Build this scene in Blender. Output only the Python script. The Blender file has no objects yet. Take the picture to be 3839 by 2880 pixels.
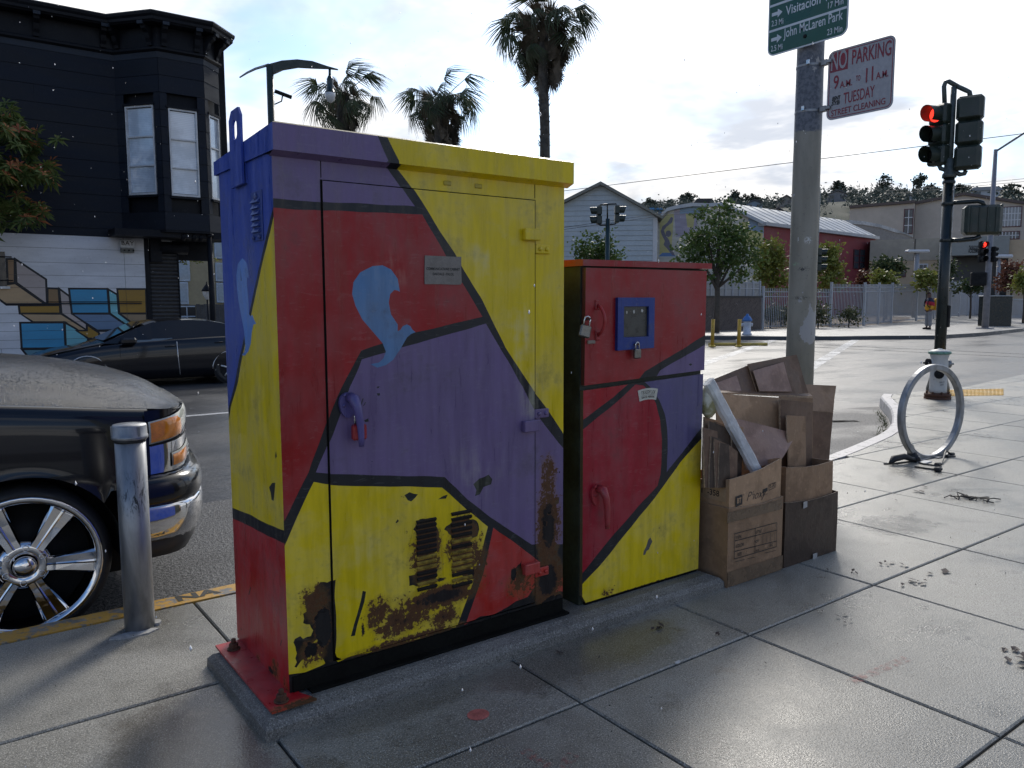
import bpy, math, random
from math import sin, cos, pi, radians
from mathutils import Vector, Matrix, noise
from mathutils.geometry import delaunay_2d_cdt
random.seed(7)
SC = bpy.context.scene
COL = SC.collection
# ------------------------------------------------------------------ camera
YAW, PITCH, ROLL = radians(53.5235), radians(5.916), radians(-0.158)
FPX, IMW, IMH, CAMH = 2947.6, 3839.0, 2880.0, 1.35
_f = Vector((cos(YAW)*cos(PITCH), sin(YAW)*cos(PITCH), -sin(PITCH)))
_r0 = Vector((sin(YAW), -cos(YAW), 0)); _u0 = _r0.cross(_f)
_r = _r0*cos(ROLL) + _u0*sin(ROLL); _u = _u0*cos(ROLL) - _r0*sin(ROLL)
cam_d = bpy.data.cameras.new('camera'); cam = bpy.data.objects.new('camera', cam_d); COL.objects.link(cam)
cam.matrix_world = Matrix(((_r.x, _u.x, -_f.x, 0), (_r.y, _u.y, -_f.y, 0), (_r.z, _u.z, -_f.z, CAMH), (0, 0, 0, 1)))
cam_d.sensor_fit = 'HORIZONTAL'; cam_d.sensor_width = 36; cam_d.lens = FPX/IMW*36
cam_d.clip_start = 0.05; cam_d.clip_end = 3000
SC.camera = cam
CAM = Vector((0, 0, CAMH))
# survey helpers: a bearing measured in the photograph met with a known plane of the place
def ray(p): return (_f*FPX + _r*(p[0]-IMW/2) - _u*(p[1]-IMH/2)).normalized()
def gz(p, z=0.0): d = ray(p); return CAM + d*((z-CAMH)/d.z)
def gy(p, y): d = ray(p); return CAM + d*(y/d.y)
def gx(p, x): d = ray(p); return CAM + d*(x/d.x)
def gd(p, dist): d = ray(p); return CAM + d*(dist/math.hypot(d.x, d.y))
# ------------------------------------------------------------------ sky and sun
SUN_AZ, SUN_EL = radians(41), radians(36)
SUND = Vector((cos(SUN_AZ)*cos(SUN_EL), sin(SUN_AZ)*cos(SUN_EL), sin(SUN_EL)))
W = bpy.data.worlds.new('World'); SC.world = W; W.use_nodes = True
def _world():
    nt = W.node_tree; N = nt.nodes; L = nt.links
    N.clear()
    def n(t, **k):
        x = N.new(t)
        for a, b in k.items(): setattr(x, a, b)
        return x
    def mth(op, a, b=None, clamp=False):
        m = n('ShaderNodeMath', operation=op, use_clamp=clamp)
        for i, v in enumerate((a, b)):
            if v is None: continue
            if isinstance(v, (int, float)): m.inputs[i].default_value = v
            else: L.new(v, m.inputs[i])
        return m.outputs[0]
    def ramp(v, lo, hi, a=0.0, b=1.0):
        m = n('ShaderNodeMapRange', interpolation_type='SMOOTHSTEP')
        L.new(v, m.inputs[0])
        for i, q in enumerate((lo, hi, a, b)): m.inputs[i+1].default_value = q
        return m.outputs[0]
    def mix(f, a, b):
        m = n('ShaderNodeMix', data_type='RGBA')
        if isinstance(f, float): m.inputs[0].default_value = f
        else: L.new(f, m.inputs[0])
        for i, v in ((6, a), (7, b)):
            if isinstance(v, tuple): m.inputs[i].default_value = (*v, 1)
            else: L.new(v, m.inputs[i])
        return m.outputs[2]
    sky = n('ShaderNodeTexSky', sky_type='NISHITA', sun_disc=False, sun_elevation=SUN_EL,
            sun_rotation=pi/2 - SUN_AZ, air_density=1.0, dust_density=1.6, ozone_density=1.2)
    tc = n('ShaderNodeTexCoord'); d = tc.outputs['Generated']
    sp = n('ShaderNodeSeparateXYZ'); L.new(d, sp.inputs[0])
    z = sp.outputs[2]
    den = mth('ADD', mth('MAXIMUM', z, 0.0), 0.16)
    cx = mth('DIVIDE', sp.outputs[0], den); cy = mth('DIVIDE', sp.outputs[1], den)
    cv = n('ShaderNodeCombineXYZ'); L.new(cx, cv.inputs[0]); L.new(cy, cv.inputs[1]); cv.inputs[2].default_value = 3.7
    def fbm(vec, sc, det, rough=0.55, dist=0.0, off=(0, 0, 0)):
        mp = n('ShaderNodeMapping'); L.new(vec, mp.inputs[0]); mp.inputs[1].default_value = off
        t = n('ShaderNodeTexNoise'); L.new(mp.outputs[0], t.inputs['Vector'])
        t.inputs['Scale'].default_value = sc; t.inputs['Detail'].default_value = det
        t.inputs['Roughness'].default_value = rough; t.inputs['Distortion'].default_value = dist
        return t.outputs[0]
    # broken high cloud: soft sheets with torn edges and blue between
    hi = fbm(cv.outputs[0], SKY_S, 5, 0.58, 0.35, SKY_OFF)
    dsun = n('ShaderNodeVectorMath', operation='DOT_PRODUCT'); L.new(d, dsun.inputs[0]); dsun.inputs[1].default_value = SUND
    ds = dsun.outputs['Value']
    near = ramp(ds, 0.60, 0.96)
    cover = ramp(mth('ADD', hi, mth('MULTIPLY', near, 0.10)), 0.47, 0.66)
    # low heaped cloud towards the horizon
    lo_v = n('ShaderNodeCombineXYZ'); L.new(mth('ARCTAN2', sp.outputs[1], sp.outputs[0]), lo_v.inputs[0]); L.new(mth('MULTIPLY', z, 1.7), lo_v.inputs[1])
    lo_n = fbm(lo_v.outputs[0], 4.6, 5, 0.55, 0.2, SKY_LO)
    heap = mth('MULTIPLY', ramp(mth('ADD', lo_n, mth('MULTIPLY', ramp(z, 0.20, 0.05), 0.15)), 0.47, 0.60), ramp(z, 0.27, 0.15))
    heap_s = fbm(lo_v.outputs[0], 4.6, 5, 0.55, 0.2, (SKY_LO[0]-0.015, SKY_LO[1]+0.04, 0))
    lit = ramp(mth('SUBTRACT', lo_n, heap_s), -0.13, 0.13)
    glow = mth('POWER', mth('MAXIMUM', ds, 0.0), 9.0)
    # radiance of the clouds in the units of the sky texture (background strength 0.1)
    thick = fbm(cv.outputs[0], SKY_S*2.1, 5, 0.6, 0.2, (SKY_OFF[0]+4, SKY_OFF[1]-2, 0))
    hi_c = mix(ramp(thick, 0.38, 0.60), (3.3, 3.65, 4.3), (7.6, 7.45, 7.25))
    add = n('ShaderNodeMix', data_type='RGBA', blend_type='ADD'); add.inputs[0].default_value = 1.0
    gl = n('ShaderNodeMix', data_type='RGBA'); L.new(glow, gl.inputs[0]); gl.inputs[6].default_value = (0, 0, 0, 1); gl.inputs[7].default_value = (3.0, 2.9, 2.75, 1)
    L.new(hi_c, add.inputs[6]); L.new(gl.outputs[2], add.inputs[7])
    heap_c = mix(lit, (2.8, 3.05, 3.5), (7.1, 7.0, 6.9))
    skyb = n('ShaderNodeMix', data_type='RGBA', blend_type='MULTIPLY'); skyb.inputs[0].default_value = 1.0
    L.new(sky.outputs[0], skyb.inputs[6]); skyb.inputs[7].default_value = (0.62, 0.80, 1.02, 1)
    c = mix(cover, skyb.outputs[2], add.outputs[2])
    c = mix(heap, c, heap_c)
    # below the horizon: dull ground haze
    c = mix(ramp(z, -0.03, 0.01), (2.2, 2.3, 2.4), c)
    bg = n('ShaderNodeBackground'); bg.inputs[1].default_value = 0.1; L.new(c, bg.inputs[0])
    out = n('ShaderNodeOutputWorld'); L.new(bg.outputs[0], out.inputs[0])
SKY_OFF = (31.0, 21.3, 0.0); SKY_LO = (6.6, 0.0, 0.0); SKY_S = 0.8
_world()
sl = bpy.data.lights.new('sun', 'SUN'); sl.energy = 1.5; sl.angle = radians(12); sl.color = (1.0, 0.95, 0.88)
so = bpy.data.objects.new('sun', sl); COL.objects.link(so)
so.rotation_euler = (-SUND).to_track_quat('-Z', 'Y').to_euler()
SC.cycles.max_bounces = 6; SC.cycles.diffuse_bounces = 3; SC.cycles.glossy_bounces = 3; SC.cycles.caustics_reflective = False; SC.cycles.caustics_refractive = False
SC.view_settings.view_transform = 'Standard'; SC.view_settings.look = 'None'
SC.view_settings.exposure = 0.72; SC.view_settings.gamma = 1.0; SC.view_settings.use_curve_mapping = False
# ------------------------------------------------------------------ mesh helpers
class MB:
    """collects faces; build() links them as ONE mesh object"""
    def __init__(s): s.v = []; s.f = []; s.m = []; s.c = []; s.sm = []
    def face(s, pts, m=0, c=None, sm=False):
        i = len(s.v); s.v += [tuple(p) for p in pts]; s.f.append(tuple(range(i, i+len(pts)))); s.m.append(m); s.c.append(c); s.sm.append(sm)
    def mesh(s, vs, fs, m=0, c=None, sm=False):
        i = len(s.v); s.v += [tuple(p) for p in vs]
        for f in fs: s.f.append(tuple(i+k for k in f)); s.m.append(m); s.c.append(c); s.sm.append(sm)
    def box(s, x0, x1, y0, y1, z0, z1, m=0, c=None, b=0.0, M=None):
        if b > 0: return s.bbox(x0, x1, y0, y1, z0, z1, b, m, c, M)
        vs = [Vector((x, y, z)) for z in (z0, z1) for y in (y0, y1) for x in (x0, x1)]
        if M: vs = [M @ v for v in vs]
        s.mesh(vs, [(0, 2, 3, 1), (4, 5, 7, 6), (0, 1, 5, 4), (2, 6, 7, 3), (0, 4, 6, 2), (1, 3, 7, 5)], m, c)
    def bbox(s, x0, x1, y0, y1, z0, z1, b, m=0, c=None, M=None):
        vs = []; idx = {}
        X = (x0, x1); Y = (y0, y1); Z = (z0, z1)
        b = min(b, (x1-x0)*.49, (y1-y0)*.49, (z1-z0)*.49)
        for i in (0, 1):
            for j in (0, 1):
                for k in (0, 1):
                    sx, sy, sz = (b, -b)[i], (b, -b)[j], (b, -b)[k]
                    for a, q in enumerate(((X[i], Y[j]+sy, Z[k]+sz), (X[i]+sx, Y[j], Z[k]+sz), (X[i]+sx, Y[j]+sy, Z[k]))):
                        idx[i, j, k, a] = len(vs); vs.append(Vector(q))
        F = []
        for a in range(3):
            for side in (0, 1):
                o = [(0, 0), (1, 0), (1, 1), (0, 1)]
                if side == 0: o = o[::-1]
                def key(p, q):
                    t = [0, 0, 0]; t[a] = side; t[(a+1) % 3] = p; t[(a+2) % 3] = q; return tuple(t)
                F.append([idx[(*key(p, q), a)] for p, q in o])
        for a in range(3):
            b1, b2 = (a+1) % 3, (a+2) % 3
            for p in (0, 1):
                for q in (0, 1):
                    def key(t):
                        w = [0, 0, 0]; w[a] = t; w[b1] = p; w[b2] = q; return tuple(w)
                    F.append([idx[(*key(0), b1)], idx[(*key(1), b1)], idx[(*key(1), b2)], idx[(*key(0), b2)]])
        for i in (0, 1):
            for j in (0, 1):
                for k in (0, 1): F.append([idx[i, j, k, a] for a in range(3)])
        ctr = Vector(((x0+x1)/2, (y0+y1)/2, (z0+z1)/2))
        G = []
        for f in F:
            p = [vs[t] for t in f]; nn = (p[1]-p[0]).cross(p[2]-p[0]); cc = sum(p, Vector())/len(p)
            G.append(f if nn.dot(cc-ctr) > 0 else f[::-1])
        if M: vs = [M @ v for v in vs]
        s.mesh(vs, G, m, c)
    def prism(s, poly, y0, y1, axis='y', m=0, c=None, M=None, sm=False, cap=True):
        """poly: 2-D points; axis y: (x,z) pairs, x: (y,z), z: (x,y)"""
        def P(p, t): return Vector({'y': (p[0], t, p[1]), 'x': (t, p[0], p[1]), 'z': (p[0], p[1], t)}[axis])
        n = len(poly); vs = [P(p, y0) for p in poly] + [P(p, y1) for p in poly]
        A = sum(poly[i][0]*poly[(i+1) % n][1]-poly[(i+1) % n][0]*poly[i][1] for i in range(n))
        flip = (A > 0) != (axis == 'y')
        if y1 < y0: flip = not flip
        fs = []
        if cap:
            a = tuple(range(n)); bq = tuple(range(n, 2*n))
            fs += [a[::-1], bq] if flip else [a, bq[::-1]]
        k0 = len(s.f)
        if M: vs = [M @ v for v in vs]
        s.mesh(vs, fs, m, c)
        base = len(s.v) - 2*n
        for i in range(n):
            j = (i+1) % n; q = (base+i, base+j, base+n+j, base+n+i)
            s.f.append(q if flip else q[::-1]); s.m.append(m); s.c.append(c); s.sm.append(sm)
    def tube(s, pts, r, seg=10, m=0, c=None, cap=True, sm=True, closed=False):
        pts = [Vector(p) for p in pts]; n = len(pts)
        rs = list(r) if isinstance(r, (list, tuple)) else [r]*n
        base = len(s.v); T0 = None; nrm = None
        for i in range(n):
            if closed: t = pts[(i+1) % n]-pts[i-1]
            else: t = pts[min(i+1, n-1)]-pts[max(i-1, 0)]
            t.normalize()
            if nrm is None:
                nrm = t.cross(Vector((0, 0, 1)) if abs(t.z) < .9 else Vector((1, 0, 0))).normalized()
            else:
                nrm = (nrm - t*nrm.dot(t)).normalized()
            bn = t.cross(nrm)
            for k in range(seg):
                a = 2*pi*k/seg; s.v.append(tuple(pts[i] + (nrm*cos(a)+bn*sin(a))*rs[i]))
        for i in range(n if closed else n-1):
            for k in range(seg):
                a = base+i*seg+k; b = base+i*seg+(k+1) % seg; j = ((i+1) % n)*seg+base
                s.f.append((a, b, j+(k+1) % seg, j+k)); s.m.append(m); s.c.append(c); s.sm.append(sm)
        if cap and not closed:
            s.f.append(tuple(base+k for k in range(seg))[::-1]); s.m.append(m); s.c.append(c); s.sm.append(False)
            s.f.append(tuple(base+(n-1)*seg+k for k in range(seg))); s.m.append(m); s.c.append(c); s.sm.append(False)
    def lathe(s, prof, o=(0, 0, 0), seg=20, m=0, c=None, M=None, sm=True, ms=None, cap=True):
        """prof: (radius, height) pairs, turned about z through o"""
        base = len(s.v); n = len(prof)
        for (r, h) in prof:
            for k in range(seg):
                a = 2*pi*k/seg; p = Vector((r*cos(a), r*sin(a), h))
                if M: p = M @ p
                s.v.append(tuple(p+Vector(o)))
        for i in range(n-1):
            for k in range(seg):
                a = base+i*seg; k2 = (k+1) % seg
                s.f.append((a+k, a+k2, a+seg+k2, a+seg+k)); s.m.append(ms[i] if ms else m); s.c.append(c); s.sm.append(sm)
        if cap and prof[0][0] > 1e-6: s.f.append(tuple(base+k for k in range(seg))[::-1]); s.m.append(ms[0] if ms else m); s.c.append(c); s.sm.append(False)
        if cap and prof[-1][0] > 1e-6: s.f.append(tuple(base+(n-1)*seg+k for k in range(seg))); s.m.append(ms[-1] if ms else m); s.c.append(c); s.sm.append(False)
    def grid(s, G, m=0, c=None, sm=True, flip=False, closed_v=False):
        """G[i][j] points"""
        base = len(s.v); a = len(G); b = len(G[0])
        for row in G: s.v += [tuple(p) for p in row]
        for i in range(a-1):
            for j in range(b if closed_v else b-1):
                j2 = (j+1) % b
                q = (base+i*b+j, base+i*b+j2, base+(i+1)*b+j2, base+(i+1)*b+j)
                s.f.append(q[::-1] if flip else q); s.m.append(m); s.c.append(c); s.sm.append(sm)
    def build(s, name, mats, parent=None, loc=None, rz=0):
        if not any(s.sm) and len(s.v) < 6000:      # weld coincident corners
            key = {}; mp = []; nv = []
            for v in s.v:
                k = (round(v[0], 5), round(v[1], 5), round(v[2], 5))
                if k not in key: key[k] = len(nv); nv.append(v)
                mp.append(key[k])
            keep = [(tuple(mp[i] for i in f), a, b, c) for f, a, b, c in zip(s.f, s.m, s.c, s.sm)]; keep = [q for q in keep if len(set(q[0])) == len(q[0])]
            us = sorted(set(i for q in keep for i in q[0])); rm = {v: i for i, v in enumerate(us)}; nv = [nv[i] for i in us]; keep = [(tuple(rm[i] for i in q[0]), *q[1:]) for q in keep]
            s.v = nv; s.f = [q[0] for q in keep]; s.m = [q[1] for q in keep]; s.c = [q[2] for q in keep]; s.sm = [q[3] for q in keep]
        me = bpy.data.meshes.new(name); me.from_pydata(s.v, [], s.f)
        mats = mats if isinstance(mats, (list, tuple)) else [mats]
        for q in mats: me.materials.append(q)
        if len(mats) > 1: me.polygons.foreach_set('material_index', s.m)
        if any(s.sm): me.polygons.foreach_set('use_smooth', s.sm)
        if any(q is not None for q in s.c):
            at = me.color_attributes.new('paint', 'FLOAT_COLOR', 'CORNER')
            buf = []
            for f, q in zip(s.f, s.c): buf += (list(q or (0, 0, 0))+[1.0])*len(f)
            at.data.foreach_set('color', buf)
        me.update(); me.validate()
        return link(name, me, parent, loc, rz)
def link(name, me, parent=None, loc=None, rz=0):
    o = bpy.data.objects.new(name, me); COL.objects.link(o)
    if parent is not None: o.parent = parent
    if loc is not None: o.location = loc
    if rz: o.rotation_euler = (0, 0, rz)
    return o
def tag(o, label=None, cat=None, group=None, kind=None):
    for k, v in (('label', label), ('category', cat), ('group', group), ('kind', kind)):
        if v: o[k] = v
    return o
def thing(name, label, cat, loc=(0, 0, 0), rz=0, group=None):
    o = bpy.data.objects.new(name, None); COL.objects.link(o); o.empty_display_size = .1
    o.location = loc; o.rotation_euler = (0, 0, rz)
    return tag(o, label, cat, group)
def copy_tree(o, parent=None):
    c = o.copy(); COL.objects.link(c); c.parent = parent
    for ch in o.children: copy_tree(ch, c)
    return c
def inside(p, poly):
    x, y = p; r = False; n = len(poly); j = n-1
    for i in range(n):
        a, b = poly[i], poly[j]
        if (a[1] > y) != (b[1] > y) and x < (b[0]-a[0])*(y-a[1])/(b[1]-a[1])+a[0]: r = not r
        j = i
    return r
def wobble(poly, step=.03, amp=.0015, seed=0):
    """hand-painted edge: subdivide and jitter"""
    out = []; n = len(poly)
    for i in range(n):
        a, b = Vector(poly[i][:2]), Vector(poly[(i+1) % n][:2]); L = (b-a).length; k = max(1, int(L/step))
        nn = Vector((-(b-a).y, (b-a).x)).normalized() if L > 1e-6 else Vector((0, 0))
        for t in range(k):
            p = a.lerp(b, t/k)
            if t: p = p + nn*amp*2*noise.noise(Vector((p.x*11+seed, p.y*11, seed*1.7)))
            out.append((p.x, p.y))
    return out
def ragged(cx, cy, rx, ry, n=14, seed=0, amp=.45):
    rnd = random.Random(seed)
    return [(cx+rx*cos(2*pi*i/n)*(1-amp*rnd.random()), cy+ry*sin(2*pi*i/n)*(1-amp*rnd.random())) for i in range(n)]
def painted(mb, outline, regions, base, fn, holes=(), m=0, flip=False):
    """flat sheet cut along the painted areas: regions [(polygon, colour)], later ones on top; fn maps 2-D to 3-D"""
    vs = []; es = []
    for poly in [outline]+list(holes)+[r[0] for r in regions]:
        i = len(vs); n = len(poly); vs += [Vector(p[:2]) for p in poly]; es += [(i+k, i+(k+1) % n) for k in range(n)]
    V2, E2, F2, *_ = delaunay_2d_cdt(vs, es, [], 0, 1e-6)
    boxes = [(min(p[0] for p in r[0]), max(p[0] for p in r[0]), min(p[1] for p in r[0]), max(p[1] for p in r[0])) for r in regions]
    i0 = len(mb.v); mb.v += [tuple(fn(v.x, v.y)) for v in V2]
    for f in F2:
        cx = sum(V2[k].x for k in f)/3; cy = sum(V2[k].y for k in f)/3
        if not inside((cx, cy), outline) or any(inside((cx, cy), h) for h in holes): continue
        col = base
        for (poly, cc), bb in zip(regions, boxes):
            if bb[0] <= cx <= bb[1] and bb[2] <= cy <= bb[3] and inside((cx, cy), poly): col = cc
        if col is None: continue
        q = tuple(i0+k for k in f)
        mb.f.append(q[::-1] if flip else q); mb.m.append(m); mb.c.append(col); mb.sm.append(False)
def text_into(mb, body, size, M, m=0, c=None, depth=0.0, align='CENTER', bold=0.0, shear=0.0, sx=1.0, space=1.0):
    """lettering as flat mesh; M places the text plane (x right, y up)"""
    cu = bpy.data.curves.new('t', 'FONT'); cu.body = body; cu.size = size; cu.align_x = align; cu.align_y = 'CENTER'
    cu.offset = bold; cu.shear = shear; cu.extrude = depth; cu.resolution_u = 3; cu.space_character = space
    o = bpy.data.objects.new('t', cu); me = bpy.data.meshes.new_from_object(o)
    vs = [M @ Vector((v.co.x*sx, v.co.y, v.co.z)) for v in me.vertices]
    mb.mesh(vs, [tuple(p.vertices) for p in me.polygons], m, c)
    bpy.data.objects.remove(o); bpy.data.curves.remove(cu); bpy.data.meshes.remove(me)
def frame(o, x, y):
    """matrix from plane axes x,y at o"""
    x = Vector(x).normalized(); y = Vector(y).normalized(); z = x.cross(y)
    return Matrix(((x.x, y.x, z.x, o[0]), (x.y, y.y, z.y, o[1]), (x.z, y.z, z.z, o[2]), (0, 0, 0, 1)))
# ------------------------------------------------------------------ materials
MATS = {}
class NT:
    """small node-tree writer"""
    def __init__(s, name):
        s.mat = bpy.data.materials.new(name); s.mat.use_nodes = True; s.nt = s.mat.node_tree; s.N = s.nt.nodes; s.L = s.nt.links
        s.p = s.N['Principled BSDF']; s.out = s.N['Material Output']
    def n(s, t, **k):
        x = s.N.new(t)
        for a, b in k.items(): setattr(x, a, b)
        return x
    def put(s, v, sock):
        if isinstance(v, (int, float)): sock.default_value = v
        elif isinstance(v, tuple): sock.default_value = (*v, 1) if len(v) == 3 and sock.type == 'RGBA' else v
        else: s.L.new(v, sock)
    def math(s, op, a, b=None, clamp=False):
        x = s.n('ShaderNodeMath', operation=op, use_clamp=clamp); s.put(a, x.inputs[0])
        if b is not None: s.put(b, x.inputs[1])
        return x.outputs[0]
    def ramp(s, v, lo, hi, a=0.0, b=1.0, smooth=True):
        x = s.n('ShaderNodeMapRange', interpolation_type='SMOOTHSTEP' if smooth else 'LINEAR'); s.put(v, x.inputs[0])
        for i, q in enumerate((lo, hi, a, b)): s.put(q, x.inputs[i+1])
        return x.outputs[0]
    def mix(s, f, a, b, blend='MIX'):
        x = s.n('ShaderNodeMix', data_type='RGBA', blend_type=blend); s.put(f, x.inputs[0]); s.put(a, x.inputs[6]); s.put(b, x.inputs[7])
        return x.outputs[2]
    def pos(s, kind='world'):
        if kind == 'world': return s.n('ShaderNodeNewGeometry').outputs['Position']
        return s.n('ShaderNodeTexCoord').outputs['Object']
    def noise(s, sc, det=4, rough=.55, vec=None, dist=0.0, stretch=None):
        t = s.n('ShaderNodeTexNoise'); v = vec if vec is not None else s.pos()
        if stretch:
            mp = s.n('ShaderNodeMapping'); s.L.new(v, mp.inputs[0]); mp.inputs[3].default_value = stretch; v = mp.outputs[0]
        s.L.new(v, t.inputs['Vector'])
        t.inputs['Scale'].default_value = sc; t.inputs['Detail'].default_value = det; t.inputs['Roughness'].default_value = rough; t.inputs['Distortion'].default_value = dist
        return t.outputs[0]
    def blob(s, c, r, vec=None, edge=1.0):
        """1 inside an ellipsoid of centre c, radii r, fading to 0 at its rim"""
        mp = s.n('ShaderNodeMapping', vector_type='TEXTURE'); s.L.new(vec if vec is not None else s.pos(), mp.inputs[0])
        mp.inputs[1].default_value = c; mp.inputs[3].default_value = r
        ln = s.n('ShaderNodeVectorMath', operation='LENGTH'); s.L.new(mp.outputs[0], ln.inputs[0])
        return s.ramp(ln.outputs['Value'], 1.0, 1.0-edge, 0.0, 1.0)
    def bump(s, h, strength=.2, dist=.01):
        b = s.n('ShaderNodeBump'); s.put(h, b.inputs['Height']); b.inputs['Strength'].default_value = strength; b.inputs['Distance'].default_value = dist
        s.L.new(b.outputs[0], s.p.inputs['Normal']); return b
    def set(s, **k):
        nm = {'color': 'Base Color', 'rough': 'Roughness', 'metal': 'Metallic', 'spec': 'Specular IOR Level', 'coat': 'Coat Weight', 'coatr': 'Coat Roughness',
              'trans': 'Transmission Weight', 'ior': 'IOR', 'alpha': 'Alpha', 'emit': 'Emission Color', 'emits': 'Emission Strength', 'sheen': 'Sheen Weight'}
        for a, v in k.items(): s.put(v, s.p.inputs[nm[a]])
        return s.mat
def pm(name, col, rough=.6, metal=0.0, var=.18, sc=6.0, bump=0.0, bsc=60.0, rvar=.12, **k):
    """plain procedural surface: mottled colour, uneven gloss, optional fine relief"""
    if name in MATS: return MATS[name]
    t = NT(name); a = t.noise(sc, 5); b = t.noise(sc*7.3, 3)
    v = t.math('ADD', t.math('MULTIPLY', a, .65), t.math('MULTIPLY', b, .35))
    f = t.ramp(v, .32, .68)
    c = t.mix(f, tuple(x*(1-var) for x in col), tuple(min(1, x*(1+var)) for x in col))
    t.set(color=c, rough=t.ramp(a, .3, .7, max(0.02, rough-rvar), min(1, rough+rvar)), metal=metal, **k)
    if bump: t.bump(t.noise(bsc, 4), bump, .004)
    MATS[name] = t.mat; return t.mat
# ------------------------------------------------------------------ ground, road, pavements
def concrete(name, lo, hi, rough=.5, wet=True, speck=True):
    t = NT(name); P = t.pos()
    big = t.noise(.9, 4, .6, P, .4); mid = t.noise(6, 4, .65, P); fine = t.noise(150, 2, .75, P); streak = t.noise(2.2, 4, .65, P, 1.2)
    v = t.math('ADD', t.math('MULTIPLY', big, .45), t.math('ADD', t.math('MULTIPLY', mid, .2), t.math('MULTIPLY', streak, .35)))
    c = t.mix(t.ramp(v, .36, .62), lo, hi)
    c = t.mix(t.math('MULTIPLY', t.ramp(fine, .48, .66), .75), c, tuple(x*.40 for x in lo))
    c = t.mix(t.math('MULTIPLY', t.ramp(mid, .56, .70), .45), c, tuple(x*.55 for x in lo))
    c = t.mix(t.math('MULTIPLY', t.ramp(t.noise(230, 1, .5, P), .56, .68), .7), c, tuple(min(1, x*1.9) for x in hi))
    h = t.math('ADD', fine, t.math('MULTIPLY', mid, .6))
    r = t.ramp(t.math('ADD', t.math('MULTIPLY', big, .6), t.math('MULTIPLY', streak, .4)), .36, .62, rough-.12, rough+.16)
    if wet:
        edge = t.math('MULTIPLY', t.math('SUBTRACT', t.noise(6, 5, .6, P), .5), 1.1)
        w = None
        for (cx, cy, rx, ry, k) in PUDDLES:
            b = t.math('MULTIPLY', t.ramp(t.math('ADD', t.blob((cx, cy, 0), (rx, ry, .3), P), edge), .06, .55), k)
            w = b if w is None else t.math('MAXIMUM', w, b)
        c = t.mix(t.math('MULTIPLY', w, .6), c, (.070, .056, .038))
        r = t.math('SUBTRACT', r, t.math('MULTIPLY', w, .42), True)
        r = t.math('MAXIMUM', r, .05)
        h = t.math('MULTIPLY', h, t.math('SUBTRACT', 1.0, t.math('MULTIPLY', w, .8)))
    t.bump(h, .55, .004)
    t.set(color=c, rough=r, spec=.5); return t.mat
PUDDLES = [(.55, 2.35, .36, .60, .9), (1.95, 2.18, .75, .26, .75), (1.25, 2.25, .75, .13, .55), (4.6, 2.35, .5, .3, .3), (.62, 2.0, .4, .4, .5)]
M_conc = concrete('sidewalk_concrete', (.165, .155, .128), (.300, .286, .246), .38)
M_joint = pm('joint_dirt', (.018, .017, .015), .8)
M_pad = concrete('pad_concrete', (.085, .080, .072), (.20, .19, .17), .6, wet=False)
M_farconc = concrete('far_concrete', (.17, .165, .15), (.28, .27, .25), .42, wet=False)
def asphalt():
    t = NT('wet_asphalt'); P = t.pos()
    big = t.noise(.35, 5, .6, P, .6); fine = t.noise(58, 3, .8, P); st = t.noise(.9, 5, .6, P, .3, stretch=(.25, 1.0, 1))
    c = t.mix(t.ramp(fine, .38, .66), (.016, .017, .020), (.13, .13, .132))
    c = t.mix(t.math('MULTIPLY', t.ramp(big, .45, .62), .45), c, (.075, .075, .076))
    v = t.math('ADD', t.math('MULTIPLY', big, .5), t.math('MULTIPLY', st, .5))
    t.set(color=c, rough=t.ramp(v, .40, .60, .28, .50), spec=.42)
    t.bump(fine, .5, .006); return t.mat
M_asph = asphalt()
def kerb_mat():
    t = NT('kerb_concrete'); P = t.pos(); n1 = t.noise(9, 6, .7, P); n2 = t.noise(70, 3, .6, P)
    c = t.mix(t.ramp(n1, .35, .65), (.16, .155, .14), (.30, .29, .26))
    sp = t.n('ShaderNodeSeparateXYZ'); t.L.new(P, sp.inputs[0])
    yel = t.math('MULTIPLY', t.ramp(sp.outputs[0], 1.9, 1.5), t.ramp(t.math('ADD', t.math('MULTIPLY', n1, .6), t.math('MULTIPLY', t.noise(28, 4, .7, P), .4)), .44, .50))
    c = t.mix(t.math('MULTIPLY', yel, .9), c, t.mix(n2, (.40, .20, .02), (.62, .34, .03)))
    pale = t.math('MULTIPLY', t.ramp(sp.outputs[0], 5.2, 5.8), t.ramp(n1, .36, .46))
    c = t.mix(pale, c, (.50, .47, .45))
    c = t.mix(t.math('MULTIPLY', t.ramp(n2, .58, .7), .6), c, (.05, .045, .04))
    t.set(color=c, rough=.5); t.bump(n2, .3, .003); return t.mat
M_kerb = kerb_mat()
M_white = pm('road_paint_white', (.62, .62, .60), .45, var=.25, sc=3)
M_yellowp = pm('road_paint_yellow', (.55, .36, .04), .5, var=.3, sc=5)
M_dark = pm('dark_rubber', (.012, .012, .013), .6)
M_earth = pm('yard_earth', (.22, .16, .10), .9, var=.3, sc=1.5)
RZ = -0.15
def sheet(name, poly, z, mat, kind='structure', parent=None):
    mb = MB(); A = sum(poly[i][0]*poly[i-1][1]-poly[i-1][0]*poly[i][1] for i in range(len(poly)))
    pts = [(p[0], p[1], p[2] if len(p) > 2 else z) for p in poly]
    mb.face(pts if A < 0 else pts[::-1]); o = mb.build(name, mat, parent)
    if kind and parent is None: o['kind'] = kind
    return o
sheet('ground', [(-900, -900), (1500, -900), (1500, 1500), (-900, 1500)], -.30, pm('ground_dull', (.12, .12, .10), .9, sc=.2))
sheet('road', [(-70, -90), (190, -90), (190, 190), (-70, 190)], RZ, M_asph)
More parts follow.
